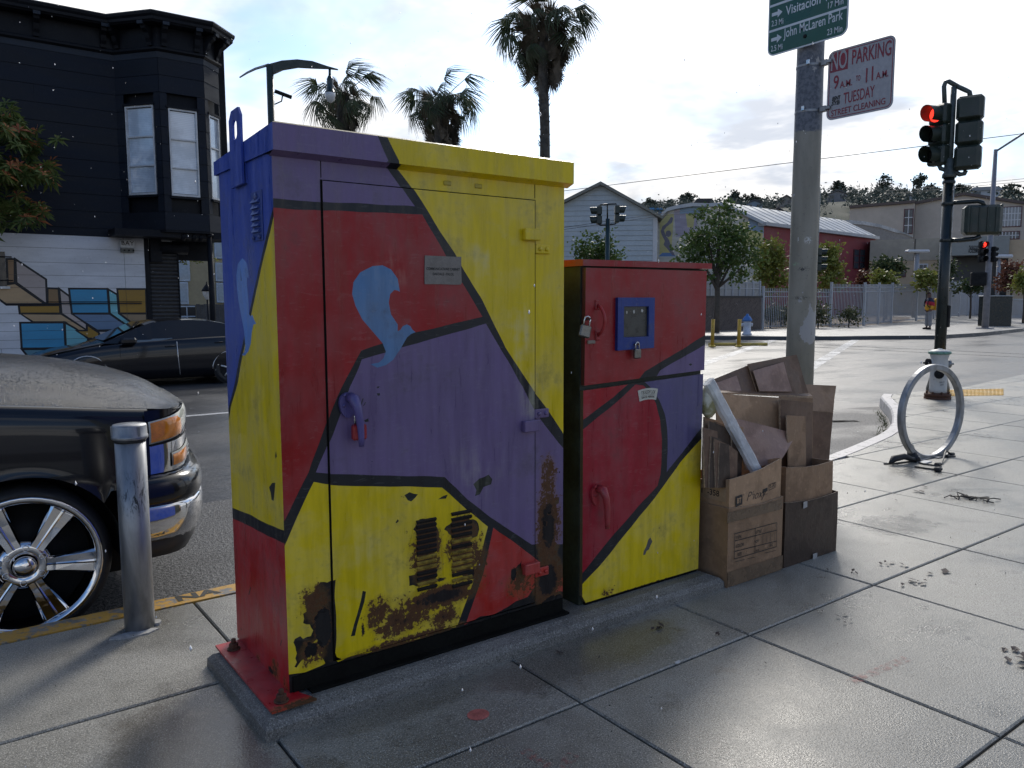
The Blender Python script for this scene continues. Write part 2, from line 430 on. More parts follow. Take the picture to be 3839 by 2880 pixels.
def lane():
    t = NT('dry_coarse_asphalt'); P = t.pos(); f = t.noise(48, 3, .85, P); b = t.noise(1.2, 4, .6, P)
    t.set(color=t.mix(t.ramp(f, .40, .62), (.014, .015, .017), (.12, .12, .122)), rough=t.ramp(b, .4, .6, .42, .62), spec=.35); t.bump(f, 1.0, .01); return t.mat
# near kerb line (outer edge), bulging out to the corner
KO = [(-9, 3.772), (-4, 3.772), (0, 3.772), (3, 3.775), (5.4, 3.785), (5.95, 3.81), (6.35, 3.858), (6.8, 3.948), (7.33, 4.065), (7.69, 4.151), (8.12, 4.282), (8.63, 4.495), (9.07, 4.72), (9.5, 4.96), (9.88, 5.185), (10.31, 5.479), (10.84, 5.828), (11.2, 5.99), (11.7, 6.0), (12.4, 5.86), (13.2, 5.84), (16.5, 6.2), (19, 6.5)]
LN = [(p[0], p[1]+.02) for p in KO[:17]]; sheet('parking_lane', LN+[(10.4, 6.02), (6, 6.05), (0, 6.05), (-9, 6.05)], RZ+.004, lane())
KI = []
for i, p in enumerate(KO):
    a = Vector(KO[max(i-1, 0)]); b = Vector(KO[min(i+1, len(KO)-1)]); d = (b-a).normalized(); KI.append((p[0]+d.y*.135, p[1]-d.x*.135))
mb = MB(); zz = 0.004
def kz(x): return zz if x < 11.3 else zz - min(1, (x-11.3)/1.0)*.11
for i in range(len(KO)-1):
    a, b, c, d = KI[i], KI[i+1], KO[i+1], KO[i]; za, zb = kz(KO[i][0]), kz(KO[i+1][0])
    oi = lambda p, q, t: (p[0]+(q[0]-p[0])*t, p[1]+(q[1]-p[1])*t)
    a2, b2 = oi(d, a, .14), oi(c, b, .14)
    mb.face([(*a, za), (*b, zb), (*b2, zb), (*a2, za)][::-1]); mb.face([(*a2, za), (*b2, zb), (*c, zb-.018), (*d, za-.018)][::-1])
    mb.face([(*d, za-.018), (*c, zb-.018), (c[0], c[1]+.012, RZ-.02), (d[0], d[1]+.012, RZ-.02)][::-1])
    mb.face([(*a, za), (*b, zb), (*b, -.12), (*a, -.12)])
tag(mb.build('kerb', M_kerb), kind='structure')
def g_in(x):
    for i in range(len(KI)-1):
        if KI[i][0] <= x <= KI[i+1][0]:
            t = (x-KI[i][0])/(KI[i+1][0]-KI[i][0]); return KI[i][1]+(KI[i+1][1]-KI[i][1])*t
    return 3.6
xs_ = [-9+.5*i for i in range(56)]
sw = sheet('sidewalk', [(-9, -6)]+[(18.5, -6)]+[(x, g_in(x)-.002) for x in reversed(xs_)], -.014, M_joint)
XL = [-5.6, -4.7, -3.8, -2.86, -1.95, -1.04, -.12, .79, 1.697, 2.609, 3.556, 4.473, 5.413, 6.40, 7.40, 8.43, 9.40, 10.36, 11.32, 12.28, 13.25, 14.2, 15.2, 16.2]
YL = [-1.80, -.88, .035, .965, 1.905, 2.79, 3.68, 4.62, 5.55, 6.5]
rnd = random.Random(3)
for j in range(len(YL)-1):
    xl = [(.886 if (x == .79 and j == 5) else x) for x in XL]
    for i in range(len(xl)-1):
        x0, x1, y0, y1 = xl[i]+.0045, xl[i+1]-.0045, YL[j]+.0045, YL[j+1]-.0045
        if x0 < -3.9 and y0 < 0: continue
        n = 25 if x0 > 5 and y1 > 3.5 else 2
        top = []
        for k in range(n):
            x = x0+(x1-x0)*k/(n-1); top.append((x, min(y1, g_in(x)-.006)))
        top = [p for p in top if p[1] > y0+.012]
        if len(top) < 2 or max(p[1] for p in top) < y0+.06 or top[-1][0]-top[0][0] < .1: continue
        poly = [(top[0][0], y0), (top[-1][0], y0)]+top[::-1]
        cx = sum(p[0] for p in poly)/len(poly); cy = sum(p[1] for p in poly)/len(poly)
        dz = rnd.uniform(-.0012, .0012); tx, ty = rnd.uniform(-.0012, .0012), rnd.uniform(-.0012, .0012)
        q = MB(); m_ = len(poly)
        def sh(p, e, z): return (p[0]+(cx-p[0])*e/max(.2, abs(cx-p[0])+1e-6)*(1 if abs(cx-p[0]) > .05 else 0), p[1]+(cy-p[1])*e/max(.2, abs(cy-p[1])+1e-6)*(1 if abs(cy-p[1]) > .05 else 0), z+(p[0]-cx)*tx+(p[1]-cy)*ty)
        T = [sh(p, .006, dz) for p in poly]; B1 = [sh(p, 0, dz-.005) for p in poly]; B2 = [(p[0], p[1], -.05) for p in poly]
        q.face(T)
        for k in range(m_):
            l = (k+1) % m_; q.face([B1[k], B1[l], T[l], T[k]]); q.face([B2[k], B2[l], B1[l], B1[k]])
        q.build('slab', M_conc, sw)
# pavement across the side street, below the painted building
fs = MB(); fs.box(-30, 6.6, 16.55, 30, -.3, 0.0, b=.02); tag(fs.build('far_sidewalk', M_farconc), kind='structure')
# pavement across the main street, school side (survey points, rising slightly to the right)
Z3 = lambda x, y: (2640+x/3.687, 980+y/3.687); Z4 = lambda x, y: (3340+x/4.254, 950+y/4.254)
FC = [(18, 27.5)] + [tuple(gz(p)[:2]) for p in (Z3(30, 1030), Z3(750, 1035))] + [(27.4, 18.0), (28.6, 17.2)] + [tuple(gz(p)[:2]) for p in (Z3(2200, 1030), Z4(700, 1310), Z4(1500, 1262), Z4(2123, 1195))] + [(62, 19.0), (95, 20)]
FB = [gz(Z3(800, 935)), gz(Z3(1740, 905)), gz(Z3(2200, 890)), gz(Z4(0, 1110), .06), gz(Z4(400, 1080), .12), gz(Z4(940, 1020), .28), gz(Z4(1440, 975), .32)]
FB = [Vector((25, 33, 0)), Vector((29.5, 28.0, 0))] + FB + [Vector((92, 34, .4))]
mb = MB(); k = 0
def rs(pl, n):
    pl = [Vector((*p[:2], p[2] if len(p) > 2 else 0)) for p in pl]; L = [0]
    for a, b in zip(pl, pl[1:]): L.append(L[-1]+(b-a).length)
    out = []
    for i in range(n):
        s = L[-1]*i/(n-1)
        for k in range(len(pl)-1):
            if s <= L[k+1]+1e-6: out.append(pl[k].lerp(pl[k+1], (s-L[k])/(L[k+1]-L[k]))); break
    return out
A_, B_ = rs(FC, 40), rs([tuple(p) for p in FB], 40)
mb.grid([A_, [a.lerp(b, .5) for a, b in zip(A_, B_)], B_, [b+Vector((10, 14, 0)) for b in B_]], sm=False, flip=True)
mb.grid([[p+Vector((-.02, -.05, RZ-.05)) for p in A_], [p+Vector((0, 0, 0)) for p in A_]], sm=False, m=1, flip=True)
tag(mb.build('school_sidewalk', [M_farconc, pm('far_kerb', (.05, .05, .048), .6)]), kind='structure')
# road markings: painted sheets just above the asphalt
def stripe(mb, a, b, w):
    a, b = Vector(a), Vector(b); d = (b-a).normalized(); n = Vector((-d.y, d.x))*w/2
    pts = [(a-n), (b-n), (b+n), (a+n)]; mb.face([(p.x, p.y, RZ+.004) for p in pts])
def worn():
    t = NT('worn_road_paint'); P = t.pos(); n = t.math('ADD', t.math('MULTIPLY', t.noise(2.5, 4, .6, P), .5), t.math('MULTIPLY', t.noise(40, 3, .7, P), .5))
    t.set(color=(.55, .55, .54), rough=.4, alpha=t.ramp(n, .38, .56, .15, .95)); return t.mat
M_worn_white = worn()
mk = MB(); stripe(mk, (-25, 10.95), (9.5, 10.95), .13); stripe(mk, (-25, 10.6), (8.5, 10.6), .001)
stripe(mk, (12.6, 8.6), (30, 17.2), .30); stripe(mk, (11.0, 10.4), (27.5, 19.2), .30)     # crossing lines over the side street
stripe(mk, (17.0, 6.0), (44, 12.5), .22); stripe(mk, (19.0, 3.0), (46, 9.5), .22)
a0 = gz((3111, 1582), RZ); b0 = gz((3216, 1580), RZ); stripe(mk, a0[:2], b0[:2], .16)
tag(mk.build('road_marking', M_worn_white), kind='structure')
tr = MB()
for off in (0, 1.43):      # tram rails along the main street, set in the road
    tr.box(23.5+off, 23.56+off, -30, 40, RZ-.01, RZ+.005)
tag(tr.build('tram_rail', pm('rail_steel', (.10, .10, .105), .25, 1.0)), kind='structure')
tac = MB(); q4 = [gz(p, .004) for p in ((3556, 1486), (3762, 1482), (3762, 1457), (3556, 1462))]
tac.face(q4)
for i in range(14):
    for j in range(5):
        p = q4[0].lerp(q4[1], (i+.5)/14).lerp(q4[3].lerp(q4[2], (i+.5)/14), (j+.5)/5); tac.lathe([(.032, 0), (.024, .008), (0, .009)], p, 6)
tag(tac.build('tactile_paving', pm('tactile_yellow', (.62, .36, .05), .55, var=.15, sc=4)), 'yellow tactile warning pad on the kerb ramp by the white hydrant', 'tactile paving')
# ------------------------------------------------------------------ the two painted street cabinets
Z5 = lambda x, y: (760+x/1.58, 400+y/1.58)
Z6 = lambda x, y: (860+x/1.58, 1400+y/1.58)
Z7 = lambda x, y: (2060+x/3.16, 900+y/3.16)
Z8 = lambda x, y: (2060+x/1.8433, 1400+y/1.8433)
ZS = lambda x, y: (780+x/2.765, 380+y/2.765)
YF = 2.42
def fr(Z, *pts): return [(gy(Z(*p), YF).x, gy(Z(*p), YF).z) for p in pts]
XS = .876
def sd(Z, *pts): return [(gx(Z(*p), XS).y, gx(Z(*p), XS).z) for p in pts]
RED, RED2, YEL, PUR, BLU, LBL, BLK = (.29, .016, .018), (.33, .016, .024), (.68, .50, .012), (.150, .105, .215), (.032, .068, .34), (.095, .20, .37), (.006, .008, .012)
def paint_mat(name, rust, holes=(), gloss=.34, rub=()):
    """enamel over steel: brush marks, grime, rust bloom and flaked-through patches in fixed places"""
    t = NT(name); P = t.pos()
    at = t.n('ShaderNodeAttribute', attribute_name='paint').outputs['Color']
    br = t.noise(9, 4, .65, P, .3, stretch=(3.0, 3.0, .35)); n1 = t.noise(5, 4, .65, P); n2 = t.noise(38, 4, .7, P); n3 = t.noise(95, 3, .65, P)
    hs = t.n('ShaderNodeHueSaturation'); t.L.new(at, hs.inputs['Color']); t.put(t.ramp(br, .3, .7, .88, 1.10), hs.inputs['Value']); t.put(t.ramp(n1, .3, .7, 1.06, .92), hs.inputs['Saturation'])
    c = t.mix(t.math('MULTIPLY', t.ramp(t.math('ADD', t.math('MULTIPLY', n1, .7), t.math('MULTIPLY', n2, .3)), .54, .70), .35), hs.outputs[0], (.05, .04, .03))
    # scratches and rubbed chalky streaks
    sc_ = t.ramp(t.noise(7, 4, .5, P, 2.5, stretch=(1.0, 1.0, 6.0)), .585, .60)
    c = t.mix(t.math('MULTIPLY', t.math('MULTIPLY', sc_, t.ramp(n2, .45, .6)), .05), c, (.5, .5, .48))
    r = t.ramp(br, .3, .7, gloss-.08, gloss+.16)
    w = None
    def acc(bl):
        w_ = None
        for b in bl:
            q = t.blob(b[:3], b[3:6], P, .95); q = t.math('MULTIPLY', q, b[6]) if len(b) > 6 else q
            w_ = q if w_ is None else t.math('MAXIMUM', w_, q)
        return w_
    if rub:
        c = t.mix(t.math('MULTIPLY', t.math('MULTIPLY', acc(rub), t.ramp(t.math('ADD', t.math('MULTIPLY', n1, .5), t.math('MULTIPLY', br, .5)), .46, .62)), .45), c, (.52, .50, .36))
    h = n3
    if rust:
        m_ = acc(rust); brk = t.math('ADD', t.math('MULTIPLY', n1, .30), t.math('ADD', t.math('MULTIPLY', n2, .42), t.math('MULTIPLY', n3, .28)))
        e = t.math('ADD', m_, t.math('SUBTRACT', brk, .5))
        halo = t.ramp(e, .18, .40); core = t.ramp(t.math('ADD', e, t.math('ADD', t.math('MULTIPLY', t.math('SUBTRACT', n3, .5), .5), t.math('MULTIPLY', t.math('SUBTRACT', n2, .5), .9))), .36, .50); dk = t.ramp(e, .66, .74)
        c = t.mix(t.math('MULTIPLY', halo, .35), c, (.20, .10, .02))
        c = t.mix(core, c, t.mix(n3, (.028, .012, .006), (.15, .060, .016)))
        c = t.mix(dk, c, (.010, .006, .005))
        r = t.math('ADD', r, t.math('MULTIPLY', core, .4), True)
        h = t.math('ADD', t.math('MULTIPLY', n3, t.ramp(core, 0, 1, .25, 2.2)), t.math('MULTIPLY', core, -.7))
    if holes:
        e2 = t.math('ADD', acc(holes), t.math('MULTIPLY', t.math('SUBTRACT', t.math('ADD', t.math('MULTIPLY', n2, .6), t.math('MULTIPLY', n1, .4)), .5), 1.3))
        rim = t.ramp(e2, .30, .40); hole = t.ramp(e2, .44, .47)
        c = t.mix(t.math('MULTIPLY', t.ramp(n3, .4, .6), t.math('MULTIPLY', rim, .8)), c, (.11, .042, .010))
        c = t.mix(hole, c, t.mix(n3, (.004, .004, .004), (.016, .011, .009)))
        r = t.math('ADD', r, t.math('MULTIPLY', hole, .3), True); h = t.math('SUBTRACT', h, t.math('MULTIPLY', hole, 1.0))
    t.set(color=c, rough=r, spec=.42); t.bump(h, .25, .003)
    return t.mat
y0 = YF
RUST = [(1.40, y0, .44, .13, .2, .22, .70), (1.55, y0, .44, .13, .2, .22, .70), (1.45, y0, .27, .33, .2, .085, .80), (1.30, y0, .22, .24, .2, .10, .66), (1.20, y0, .27, .11, .2, .12, .58), (1.47, y0, .19, .12, .2, .07, .66),
        (1.62, y0, .36, .09, .2, .22, .5), (1.82, y0, .24, .14, .2, .12, .52), (1.97, y0, .45, .11, .2, .28, .85), (1.97, y0, .64, .08, .2, .20, .62), (1.97, y0, .22, .14, .2, .18, .88),
        (.97, y0, .36, .10, .2, .12, .55), (.96, y0, .19, .09, .2, .09, .62), (1.30, y0, .145, .45, .2, .03, .68)]
HOLE = [(1.00, y0, .27, .055, .2, .13, .9), (.955, y0, .20, .05, .2, .06, .7), (1.79, y0, .285, .025, .2, .05, .85), (1.14, y0, .225, .018, .2, .06, .62), (1.46, y0, .335, .06, .2, .018, .55),
        (1.59, y0, .33, .03, .2, .04, .72), (1.95, y0, .46, .03, .2, .03, .6), (1.98, y0, .50, .03, .2, .02, .6), (2.0, y0, .12, .12, .2, .06, .8), (1.46, y0, .10, .75, .2, .035, .95)]
RUB = [(1.70, y0, 1.52, .16, .2, .16), (1.82, y0, 1.22, .10, .2, .26), (1.88, y0, .98, .08, .2, .16), (1.28, y0, 1.46, .12, .2, .10, .5), (1.62, y0, .72, .2, .2, .16, .4), (1.15, y0, .5, .12, .2, .10, .5)]
M_cabF = paint_mat('cabinet_enamel', RUST, HOLE, rub=RUB)
M_cabS = paint_mat('cabinet_enamel_side', [(XS, 2.55, .10, .2, .10, .09, .5), (XS, 2.45, .08, .2, .05, .08, .5), (XS, 2.72, .08, .2, .05, .05, .4)], [(XS, 2.60, .085, .2, .05, .025, .7), (XS, 2.43, .09, .2, .02, .04, .5)])
M_paint = paint_mat('cabinet_enamel_clean', [])
M_lock = pm('padlock_steel', (.20, .19, .17), .4, 1.0, var=.3, sc=40)
M_shackle = pm('shackle_chrome', (.55, .55, .54), .2, 1.0, sc=40)
M_rust = pm('rusted_iron', (.085, .035, .018), .85, var=.5, sc=50, bump=.6, bsc=120)
M_blacken = pm('black_enamel_worn', (.006, .006, .005), .8, var=.5, sc=9, spec=.12)
# concrete pad under both cabinets
mb = MB()
px0, px1, py0, py1 = .752, 2.955, 2.302, 2.945
def ringz(e, z): return [(px0+e, py0+e, z), (px1-e, py0+e, z), (px1-e, py1-e, z), (px0+e, py1-e, z)]
R_ = [ringz(0, -.03), ringz(.004, .032), ringz(.020, .050), ringz(.062, .066)]
mb.grid(R_, sm=False, closed_v=True); mb.face(ringz(.062, .066))
tag(mb.build('concrete_pad', M_pad), 'low grey concrete base under both painted cabinets', 'concrete pad')
# --- tall cabinet
cabA = thing('street_cabinet', 'tall steel street cabinet painted in blue, red, yellow and purple blocks', 'cabinet', (1.46, 2.42, .066))
def put(o, root):
    o.parent = root; o.matrix_parent_inverse = Matrix.Translation(-Vector(root.location)); return o
A0, A1, B0, B1, T0 = XS, 2.048, YF, 2.962, 1.815
dx0, dx1, dz0, dz1 = 1.036, 1.896, .142, 1.738
wb = wobble
cells = [
 (wb(fr(Z5, (380, 200), (1000, 255), (1072, 335), (1252, 592), (715, 566), (380, 542)), seed=1), PUR),
 (wb(fr(Z5, (380, 597), (715, 617), (1295, 640), (1460, 925), (1652, 1245), (1195, 1352), (1070, 1400), (935, 1445), (820, 1660))+fr(Z6, (605, 210), (470, 585), (328, 872), (250, 872), (250, 0)), seed=2), RED),
 (wb(fr(Z5, (1000, 150), (1130, 338), (1255, 505), (1370, 690), (1490, 872), (1545, 975), (1645, 1135), (1790, 1430), (1935, 1650))+fr(Z6, (1800, 105), (1895, 230), (1978, 358), (2100, 420), (2100, -700))+fr(Z5, (2300, 150)), seed=3), YEL),
 (wb(fr(Z5, (938, 1497), (1085, 1455), (1672, 1285), (1890, 1659))+fr(Z6, (1795, 205), (1870, 310), (1975, 440), (2100, 560), (2100, 1010), (1786, 1012), (1540, 850), (1405, 745), (1270, 612), (600, 595), (512, 587), (610, 360), (660, 225))+fr(Z5, (868, 1659)), seed=4), PUR),
 (wb(fr(Z6, (500, 643), (600, 660), (1255, 675), (1400, 805), (1526, 906), (1458, 1180), (1342, 1500), (1330, 1900), (250, 1900), (250, 1180), (342, 990)), seed=5), YEL),
 (wb(fr(Z6, (1558, 912), (1786, 1078), (2100, 1290), (2100, 1900), (1370, 1900), (1388, 1500), (1500, 1180)), seed=6), (.40, .028, .022)),
]
bird = fr(Z5, (880, 1110), (888, 1040), (928, 982), (1000, 946), (1060, 940), (1112, 966), (1150, 1020), (1163, 1097), (1150, 1090), (1130, 1086), (1106, 1110), (1097, 1160), (1110, 1230), (1150, 1290), (1150, 1330), (1166, 1322), (1180, 1300), (1205, 1290), (1225, 1300), (1236, 1320), (1256, 1336), (1230, 1346), (1206, 1366), (1186, 1400), (1166, 1436), (1122, 1500), (1080, 1530), (1030, 1546), (988, 1525), (1040, 1515), (1066, 1490), (1080, 1450), (1060, 1400), (1000, 1330), (940, 1260), (900, 1180))
cells.append((bird, LBL))
CH = (.006, .010, .008)
chips = [fr(Z6, (1032, 720), (1062, 702), (1090, 712), (1112, 714), (1096, 735), (1072, 757), (1052, 750)), fr(Z6, (1230, 745), (1262, 724), (1288, 716), (1278, 740), (1250, 742)), fr(Z6, (1440, 655), (1475, 622), (1505, 612), (1530, 598), (1552, 625), (1545, 655), (1500, 672), (1478, 715), (1450, 725), (1458, 690)), fr(Z6, (980, 880), (992, 862), (1000, 872), (985, 886)),
 fr(Z6, (868, 78), (886, 76), (880, 86), (870, 88)), fr(Z6, (868, 118), (886, 116), (888, 130), (874, 132)), fr(Z6, (792, 278), (818, 265), (820, 285), (800, 288)), fr(Z6, (770, 190), (786, 145), (790, 150), (776, 192)), fr(Z6, (788, 190), (800, 168), (804, 172), (792, 192)),
 fr(Z6, (715, 1555), (735, 1480), (752, 1425), (775, 1340), (785, 1285), (805, 1290), (795, 1350), (770, 1430), (752, 1490), (740, 1550))]
chips += [ragged(*fr(Z6, p)[0], r, r*1.3, 7, i) for i, (p, r) in enumerate([((1720, 1215), .018), ((1955, 585), .004), ((300, 240), .003), ((205, 430), .002), ((840, 520), .002), ((1600, 350), .002)])]
ZR = lambda x, y: (800+x/2.765, 2150+y/2.765)
ZV = lambda x, y: (1450+x/2.766, 1850+y/2.766)
RD = (.010, .007, .006)
big = [fr(ZR, (1110, 90), (1060, 150), (1045, 190), (985, 225), (945, 300), (960, 345), (965, 395), (930, 420), (940, 470), (930, 515), (1000, 530), (1035, 590), (1010, 650), (930, 680), (900, 650), (845, 680), (830, 715), (850, 760), (865, 830), (850, 880), (865, 920), (840, 970), (862, 976), (900, 920), (960, 850), (1010, 790), (1030, 720), (1075, 680), (1110, 730), (1130, 800), (1120, 870), (1160, 960), (1260, 950), (1260, 60), (1180, 95)),
 fr(ZV, (330, 265), (400, 262), (480, 255), (500, 330), (530, 420), (520, 500), (545, 560), (480, 590), (470, 640), (380, 640), (300, 660), (290, 560), (312, 500), (300, 420), (265, 370)), fr(ZV, (640, 320), (740, 255), (840, 225), (850, 270), (920, 280), (950, 370), (930, 440), (880, 460), (800, 450), (740, 400), (660, 430), (620, 390), (585, 370)),
 fr(ZV, (650, 520), (700, 470), (790, 465), (860, 470), (860, 580), (800, 600), (760, 560), (680, 560)), fr(ZV, (220, 850), (330, 830), (420, 780), (500, 750), (510, 830), (480, 920), (400, 930), (300, 960), (225, 955)), fr(ZV, (690, 740), (760, 700), (850, 690), (860, 780), (910, 800), (900, 880), (830, 900), (760, 830), (700, 800)),
 fr(ZV, (695, 1110), (712, 1070), (760, 1010), (825, 990), (815, 1040), (760, 1070), (730, 1110)), fr(ZV, (1320, 780), (1350, 740), (1390, 690), (1400, 820), (1420, 900), (1370, 910), (1325, 870)), fr(ZV, (1620, 180), (1700, 120), (1725, 60), (1790, 40), (1785, 100), (1720, 150), (1650, 220)), fr(ZV, (1580, 400), (1650, 390), (1660, 430), (1600, 460))]
cells += [(wb(c, .012, .004, 40+i), RD) for i, c in enumerate(big)]
cells += [(c, CH) for c in chips]
plinth = [(A0-.02, .0), (A0-.02, .142), (.93, .130), (.99, .137), (1.03, .148), (1.05, .132), (1.10, .141), (1.16, .133), (1.24, .139), (1.36, .131), (1.47, .142), (1.55, .130), (1.63, .152), (1.69, .143), (1.76, .158), (1.80, .172), (1.86, .176), (1.90, .215), (1.93, .19), (1.98, .155), (2.03, .16), (2.06, .15), (2.07, 0)]
cells.append((plinth, (.007, .006, .006)))
# body: front frame with door opening, painted side, back and far side
mb = MB(); g = .004
hole = [(dx0-g, dz0-g), (dx1+g, dz0-g), (dx1+g, dz1+g), (dx0-g, dz1+g)]
painted(mb, [(A0, .075), (A1, .075), (A1, T0), (A0, T0)], cells, BLK, lambda x, z: (x, B0, z), [hole])
for (a, b) in zip(hole, hole[1:]+hole[:1]): mb.face([(a[0], B0, a[1]), (b[0], B0, b[1]), (b[0], B0+.03, b[1]), (a[0], B0+.03, a[1])], 0, CH)
mb.face([(p[0], B0+.03, p[1]) for p in hole], 0, CH)
mb.face([(A1, B0, .075), (A1, B1, .075), (A1, B1, T0), (A1, B0, T0)], 0, YEL); mb.face([(A1, B1, .075), (A0, B1, .075), (A0, B1, T0), (A1, B1, T0)], 0, BLU)
body = put(mb.build('body', M_cabF), cabA)
# seams of the front frame
for (a, b) in (((dx0-.002, dz1+.01), (dx0-.006, T0)), ((dx1+.004, dz1+.01), (dx1+.004, T0))): mb = MB(); mb.box(a[0]-.0012, a[0]+.0012, B0-.0012, B0+.001, a[1], b[1], c=CH); put(mb.build('frame_seam', M_blacken), cabA)
scells = [
 (wb(sd(Z5, (500, 300), (430, 540), (416, 600), (330, 965), (278, 1210), (213, 1505), (190, 1640))+sd(Z6, (-25, 290), (-200, 290))+sd(Z5, (-200, 200)), seed=8), BLU),
 (wb(sd(Z5, (520, 600), (424, 632), (345, 965), (292, 1210), (230, 1505), (207, 1640))+sd(Z6, (8, 200), (-30, 480), (-60, 780), (20, 797), (130, 840), (230, 895), (328, 932), (480, 985)), seed=9), YEL),
 (wb(sd(Z6, (-60, 845), (20, 860), (120, 905), (230, 965), (335, 1012), (480, 1090), (480, 1900), (-100, 1900)), seed=10), (.40, .022, .026)),
]
sbird = sd(Z5, (199, 1000), (209, 930), (235, 898), (260, 925), (273, 1000), (272, 1016), (262, 1011), (262, 1050), (270, 1150), (275, 1230), (282, 1242), (295, 1234), (303, 1260), (317, 1286), (301, 1290), (290, 1340), (285, 1400), (270, 1450), (250, 1476), (231, 1472), (245, 1455), (252, 1420), (245, 1330), (230, 1250), (212, 1150), (203, 1080))
scells.append((sbird, (.12, .24, .55)))
scells += [(sd(Z6, *c), CH) for c in ([(235, 675), (255, 648), (272, 648), (268, 700), (262, 755), (250, 750), (245, 710)], [(270, 490), (276, 460), (282, 492), (274, 506)], [(113, 1310), (124, 1262), (128, 1270), (118, 1312)], [(300, 1610), (308, 1578), (312, 1582), (304, 1615)], [(66, 1500), (74, 1520), (70, 1524)])]
scells.append((sd(Z5, (224, 950), (230, 1030), (226, 1035)), CH))
mb = MB(); painted(mb, [(B0, .075), (B1, .075), (B1, T0), (B0, T0)], scells, BLK, lambda y, z: (XS, y, z), flip=True)
put(mb.build('side_panel', M_cabS), cabA)
# lid: deep rim standing proud of the front, top falling to the back
mb = MB(); lx0, lx1, ly0, ly1 = .868, 2.066, 2.383, 2.995
zt = lambda y: 1.899 - (y-ly0)*.055
zb = lambda y: 1.812
lid_cells = [(fr(Z5, (300, 0), (1030, 160), (1100, 320), (1000, 420), (300, 420)), PUR), (fr(Z5, (1080, 150), (1163, 320), (1180, 460), (2400, 700), (2400, 100)), YEL)]
painted(mb, [(lx0, 1.812), (lx1, 1.812), (lx1, 1.893), (lx0, 1.893)], [(wb([((x-0)*(ly0/YF)+0, (z-CAMH)*(ly0/YF)+CAMH) for x, z in pl], seed=12), c) for pl, c in lid_cells], BLK, lambda x, z: (x, ly0, z))
e = .010; xa_, xb_ = fr(Z5, (1082, 330))[0][0], fr(Z5, (1148, 330))[0][0]
mb.face([(lx0, ly0, 1.893), (lx1, ly0, 1.893), (lx1-e, ly0+e, zt(ly0+e)), (lx0+e, ly0+e, zt(ly0+e))], 0, (.20, .16, .06))
mb.face([(lx0+e, ly0+e, zt(ly0+e)), (lx1-e, ly0+e, zt(ly0+e)), (lx1-e, ly1-e, zt(ly1-e)), (lx0+e, ly1-e, zt(ly1-e))], 0, BLU)
mb.face([(lx0, ly1, zb(0)), (lx0, ly0, zb(0)), (lx0, ly0, 1.893), (lx0, ly1, zt(ly1)-.006)], 0, BLU)
mb.face([(lx0, ly1, zt(ly1)-.006), (lx0, ly0, 1.893), (lx0+e, ly0+e, zt(ly0+e)), (lx0+e, ly1-e, zt(ly1-e))], 0, BLU)
mb.face([(lx1, ly0, zb(0)), (lx1, ly1, zb(0)), (lx1, ly1, zt(ly1)-.006), (lx1, ly0, 1.893)], 0, YEL)
mb.face([(lx1, ly0, 1.893), (lx1, ly1, zt(ly1)-.006), (lx1-e, ly1-e, zt(ly1-e)), (lx1-e, ly0+e, zt(ly0+e))], 0, YEL)
mb.face([(lx1, ly1, zb(0)), (lx0, ly1, zb(0)), (lx0, ly1, zt(ly1)-.006), (lx1, ly1, zt(ly1)-.006)], 0, BLU)
painted(mb, [(lx0, ly0), (lx1, ly0), (lx1, B0+.002), (lx0, B0+.002)], [([(0, 0), (xa_, 0), (xa_, 5), (0, 5)], PUR), ([(xb_, 0), (5, 0), (5, 5), (xb_, 5)], YEL)], BLK, lambda x, y: (x, y, zb(0)-(y-ly0)*.35), flip=True)
put(mb.build('lid', M_paint), cabA)
# door leaf, a few millimetres proud with rounded lower corner
mb = MB(); yd = B0-.006
out = [(dx0+.022, dz0), (dx1, dz0+.004), (dx1, dz1), (dx0, dz1), (dx0, dz0+.03), (dx0+.006, dz0+.012)]
painted(mb, out, cells, BLK, lambda x, z: (x, yd, z))
for a, b in zip(out, out[1:]+out[:1]): mb.face([(a[0], yd, a[1]), (a[0], B0+.02, a[1]), (b[0], B0+.02, b[1]), (b[0], yd, b[1])], 0, (.03, .025, .02))
door = put(mb.build('door', M_cabF), cabA)
for (x0_, x1_, z0_, z1_) in ((dx1+.0005, dx1+.0065, dz0, dz1+.004), (dx0-.0055, dx0-.0005, dz0, dz1+.004)):
    mb = MB(); mb.box(x0_, x1_, B0-.0015, B0+.001, z0_, z1_, c=CH); put(mb.build('gap_shade_strip', M_blacken), cabA)  # solid dark strips on the frame stand in for the shaded door gaps
# louvres low on the door, rusted open
lou = MB()
lou.mesh([(-.042, 0, 0), (.042, 0, 0), (.040, -.010, -.004), (-.040, -.010, -.004), (.040, -.003, -.0135), (-.040, -.003, -.0135)], [(0, 3, 2, 1), (3, 5, 4, 2), (0, 5, 3), (1, 2, 4)])
lm = None
M_lou = pm('rusted_louvre', (.012, .008, .006), .8, var=.6, sc=30, bump=.5)
M_lou2 = pm('flaking_louvre', (.30, .20, .03), .7, var=.7, sc=45, bump=.5)
for cx, za, zb_, sx in ((1.397, .575, .325, 1.0), (1.548, .580, .305, 1.08)):
    n = 14
    for i in range(n):
        z = za+(zb_-za)*i/(n-1); k = 1 if i in (7, 8, 9, 12) or (sx > 1 and i in (5, 10)) else 0
        if lm is None: lm = [lou.build('louvre', M_lou, door).data]; o = COL.objects[-1]; me2 = lm[0].copy(); me2.materials[0] = M_lou2; lm.append(me2)
        else: o = link('louvre', lm[k], door)
        o.location = (cx, yd-.0005, z); o.scale = (sx, 1, 1)
